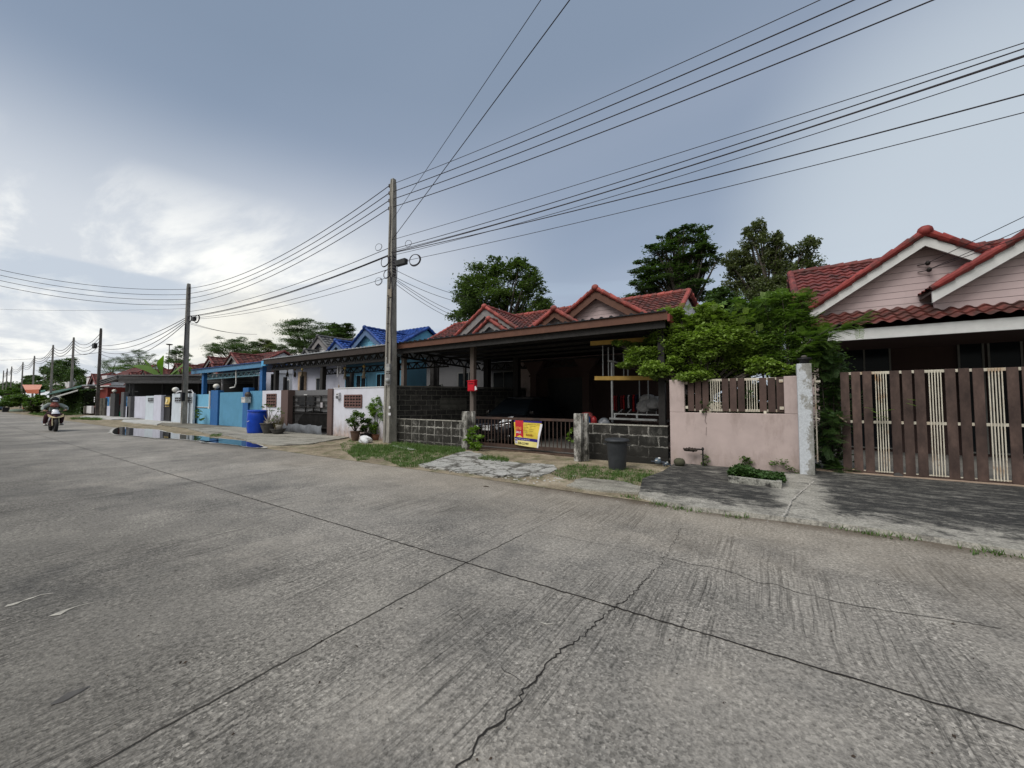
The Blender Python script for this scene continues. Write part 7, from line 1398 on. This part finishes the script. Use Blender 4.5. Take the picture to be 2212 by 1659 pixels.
# ================================================================ MOTORCYCLE AND RIDER
def bike():
    g=G(119.5,932.5); O=Vector((g.x,g.y,0)); t=thing('motorcycle','dark maroon motorcycle with a gold front, ridden toward the viewer','motorcycle',tuple(O)); k=1.0
    def L(x,y,z): return O+Vector((x*k,y*k,z*k))
    Mr=Vector((0,0,1)).rotation_difference(Vector((0,1,0))).to_matrix()
    for x in (0,-1.26):
        w=t; c=L(x,0,.30); r=.30; wd=.115
        tr=thing('wheel',None,None,tuple(c)); tr.parent=t; tr.location=c-O
        MB().lathe([(r*.7,-wd/2),(r*.92,-wd/2),(r,-wd*.2),(r,wd*.2),(r*.92,wd/2),(r*.7,wd/2),(r*.7,-wd/2)],c,28,M=Mr).build('tyre',plain('tyre',(.018,.018,.018),.8),parent=tr); MB().lathe([(r*.72,-.03),(r*.66,.0),(.04,.03),(.001,.03)],c,24,M=Mr).build('rim',plain('rim_dark',(.06,.06,.065),.4,.6),parent=tr)
    DK=plain('bike_maroon',(.045,.010,.014),.25,var=.1,bump=0); GD=plain('bike_gold',(.62,.50,.28),.3,.3,bump=0); BK=plain('bike_black',(.012,.012,.013),.45,bump=0)
    for s in (-1,1): MB().tube([L(0,s*.10,.30),L(-.12,s*.10,.68)],[.028,.024],8).build('fork',plain('fork_gold',(.50,.44,.28),.35,.5),parent=t)
    m=MB(); m.ell(L(0.0,0,.50),(.22,.075,.08),12,8); m.build('mudguard',BK,parent=t)
    m=MB(); pr=[(.02,.0,.60,.05,.03),(-.02,.0,.72,.15,.10),(-.10,0,.84,.19,.14),(-.20,0,.98,.16,.12)]
    vs=[];
    for x,_,z,hw,_2 in pr:
        for j in range(9): a=math.pi*(j/8-.5); vs.append(L(x-.16*(1-math.cos(a)),hw*math.sin(a),z))
    m.add(vs,[(i*9+j,i*9+j+1,(i+1)*9+j+1,(i+1)*9+j) for i in range(3) for j in range(8)],0,True); m.build('front_cowl',DK,parent=t)
    m=MB()
    for s in (-1,1): m.prism([L(.035,0,.70),L(-.02,s*.12,.745),L(-.10,s*.25,.86),L(-.08,s*.26,.80),L(-.02,s*.24,.72),L(.02,s*.10,.665),L(.035,0,.655)],(-.03,0,0))
    m.build('front_trim',GD,parent=t); m=MB(); m.ell(L(.0,0,.685),(.03,.11,.018),12,6)
    m.build('headlight',plain('headlight_white',(.9,.9,.88),.1,bump=0),parent=t)
    m=MB(); vs=[]
    for i,(x,z,hw) in enumerate(((-.05,.87,.14),(-.13,.98,.13),(-.22,1.07,.08))):
        for j in range(7): a=math.pi*(j/6-.5); vs.append(L(x-.1*(1-math.cos(a)),hw*math.sin(a),z))
    m.add(vs,[(i*7+j,i*7+j+1,(i+1)*7+j+1,(i+1)*7+j) for i in range(2) for j in range(6)],0,True); m.build('windscreen',plain('screen_white',(.75,.75,.80),.15,bump=0),parent=t)
    m=MB(); m.tube([L(-.22,-.36,1.0),L(-.17,-.15,.97),L(-.15,0,.95),L(-.17,.15,.97),L(-.22,.36,1.0)],.016,8); m.build('handlebar',BK,parent=t)
    for s in (-1,1): MB().tube([L(-.16,s*.2,.98),L(-.15,s*.3,1.12)],.008,5).ell(L(-.15,s*.33,1.14),(.015,.06,.035),10,6).build('mirror',BK,parent=t)
    m=MB(); vs=[]
    for x,zl,zh,hw in ((-.12,.45,.85,.08),(-.3,.28,.85,.15),(-.6,.25,.72,.16),(-.9,.35,.76,.15),(-1.3,.55,.82,.12),(-1.62,.68,.84,.05)):
        for a,b in ((-1,0),(-1,.5),(-.8,.9),(0,1),(.8,.9),(1,.5),(1,0)): vs.append(L(x,a*hw,zl+(zh-zl)*b))
    m.add(vs,[(i*7+j,i*7+(j+1)%7,(i+1)*7+(j+1)%7,(i+1)*7+j) for i in range(5) for j in range(7)]+[tuple(range(7)),tuple(range(35,42))[::-1]],0,True); m.build('body',DK,parent=t)
    m=MB(); vs=[]
    for x,z,hw in ((-.45,.80,.10),(-.7,.80,.14),(-1.1,.86,.14),(-1.45,.90,.09)):
        for a,b in ((-1,-.06),(-.7,.02),(0,.03),(.7,.02),(1,-.06)): vs.append(L(x,a*hw,z+b))
    m.add(vs,[(i*5+j,i*5+(j+1)%5,(i+1)*5+(j+1)%5,(i+1)*5+j) for i in range(3) for j in range(5)],0,True); m.build('seat',BK,parent=t)
    m=MB(); m.tube([L(-.9,-.22,.30),L(-1.2,-.24,.36),L(-1.5,-.25,.44)],[.05,.055,.06],10); m.build('exhaust',plain('exhaust_grey',(.3,.3,.3),.3,.7),parent=t); MB().bar(L(-.62,-.3,.30),L(-.62,.3,.30),.04).build('footrest',BK,parent=t)
    # rider
    def skin(name,verts,edges,rad,mat,parent,sub=2):
        me=D.meshes.new(name); off=wloc(parent) if parent is not None else O; me.from_pydata([tuple(L(*v)-off) for v in verts],edges,[]); o=D.objects.new(name,me); COL.objects.link(o)
        if parent is not None: o.parent=parent
        else: o.location=O
        sk=o.modifiers.new('skin','SKIN'); sk.use_smooth_shade=True; me.skin_vertices[0].data[0].use_root=True
        for i,r in enumerate(rad): me.skin_vertices[0].data[i].radius=(r,r) if not hasattr(r,'__len__') else r
        ss=o.modifiers.new('sub','SUBSURF'); ss.levels=sub; ss.render_levels=sub; me.materials.append(mat); return o
    SKN=plain('skin_tan',(.30,.17,.11),.6,bump=0); GRY=plain('shirt_grey_green',(.25,.29,.27),.9,var=.08,scale=8); PNT=plain('trousers_maroon',(.055,.022,.026),.9,var=.2); RED_=plain('scarf_red',(.32,.11,.09),.9,var=.4,scale=22)
    A=[(-.80,0,.88),(-.74,0,1.02),(-.66,0,1.20),(-.62,0,1.34),(-.60,0,1.42),(-.57,0,1.50)]
    armL=[(-.62,.18,1.32),(-.58,.40,1.14),(-.34,.36,1.04),(-.24,.31,1.01)]; armR=[(-.62,-.18,1.32),(-.58,-.36,1.14),(-.36,-.35,1.03),(-.24,-.31,1.01)]
    legL=[(-.78,.10,.86),(-.36,.24,.78),(-.58,.24,.38),(-.48,.26,.33)]; legR=[(-.78,-.10,.86),(-.36,-.26,.76),(-.62,-.28,.38),(-.50,-.30,.33)]
    V=A+armL+armR+legL+legR; E_=[(0,1),(1,2),(2,3),(3,4),(4,5),(3,6),(6,7),(7,8),(8,9),(3,10),(10,11),(11,12),(12,13),(0,14),(14,15),(15,16),(16,17),(0,18),(18,19),(19,20),(20,21)]
    RD=[.13,.125,.13,.10,.055,.095,.065,.045,.035,.035,.065,.045,.035,.035,.085,.065,.045,.04,.085,.065,.045,.04]
    b=skin('person',V,E_,RD,SKN,None); tag(b,'person in a loose grey green shirt, helmet and white face mask riding the motorcycle','person')
    # fingers curled round each grip
    for s in (-1,1):
        m=MB()
        for f in range(4):
            y=s*(.29+.02*f-.03); c=L(-.21,y,1.005); r=.024; m.tube([c+Vector((-.05,0,.01)),c+Vector((-.02,0,.03)),c+Vector((.015,0,.02)),c+Vector((.02,0,-.01)),c+Vector((.0,0,-.024+.002*f))],[.011,.010,.0095,.009,.007],6)
        c=L(-.24,s*.245,.99); m.tube([c,c+Vector((.03,-s*.015,.0)),c+Vector((.045,-s*.01,-.02))],[.012,.011,.008],6); m.build('fingers',SKN,parent=b)
    skin('shirt',[(-.80,0,.90),(-.74,0,1.04),(-.66,0,1.22),(-.625,0,1.335)]+armL[:3]+armR[:3],[(0,1),(1,2),(2,3),(3,4),(4,5),(5,6),(3,7),(7,8),(8,9)],[.165,.17,.165,.105,.09,.095,.07,.09,.095,.07],GRY,b)
    skin('trousers',[(-.80,0,.88)]+legL[:3]+legR[:3],[(0,1),(1,2),(2,3),(0,4),(4,5),(5,6)],[.14,.11,.095,.075,.11,.095,.075],PNT,b)
    m=MB(); 
    for q in (legL[3],legR[3]): m.ell(L(q[0]+.05,q[1],q[2]-.0),(.14,.055,.05),12,8)
    m.build('shoe',plain('shoe_pale',(.45,.44,.42),.7),parent=b)
    hd=Vector((-.55,0,1.53)); MB().ell(L(*hd),(.105,.085,.115),18,14).build('face',SKN,parent=b)
    HM=plain('helmet_black',(.02,.021,.024),.2,bump=0); m=MB(); m.lathe([(.145,-.11),(.155,-.02),(.15,.06),(.115,.125),(.06,.155),(.001,.165)],L(-.57,0,1.545),24); 
    m.build('helmet',HM,parent=b); m=MB(); m.tube([L(-.455+.0*abs(a),.145*math.sin(a),1.545+.145*math.cos(a)) for a in [R(-80+160*i/14) for i in range(15)]],.013,6); m.build('helmet_band',plain('helmet_pale',(.55,.56,.50),.3,bump=0),parent=b)
    m=MB(); m.ell(L(-.475,0,1.60),(.06,.11,.05),16,10); m.build('visor',plain('visor_dark',(.035,.045,.06),.08,bump=0),parent=b)
    m=MB(); m.ell(L(-.455,0,1.485),(.05,.088,.05),16,10); m.build('face_mask',W_WH2,parent=b); m=MB(); m.ell(L(-.5,0,1.36),(.09,.12,.07),14,8); m.ell(L(-.48,0,1.26),(.09,.16,.10),14,8); m.build('scarf',RED_,parent=b)
    m=MB(); m.ell(L(-.415,.03,1.555),(.012,.012,.008),8,6); m.ell(L(-.415,-.03,1.555),(.012,.012,.008),8,6); m.build('eye',BLK,parent=b)
bike()
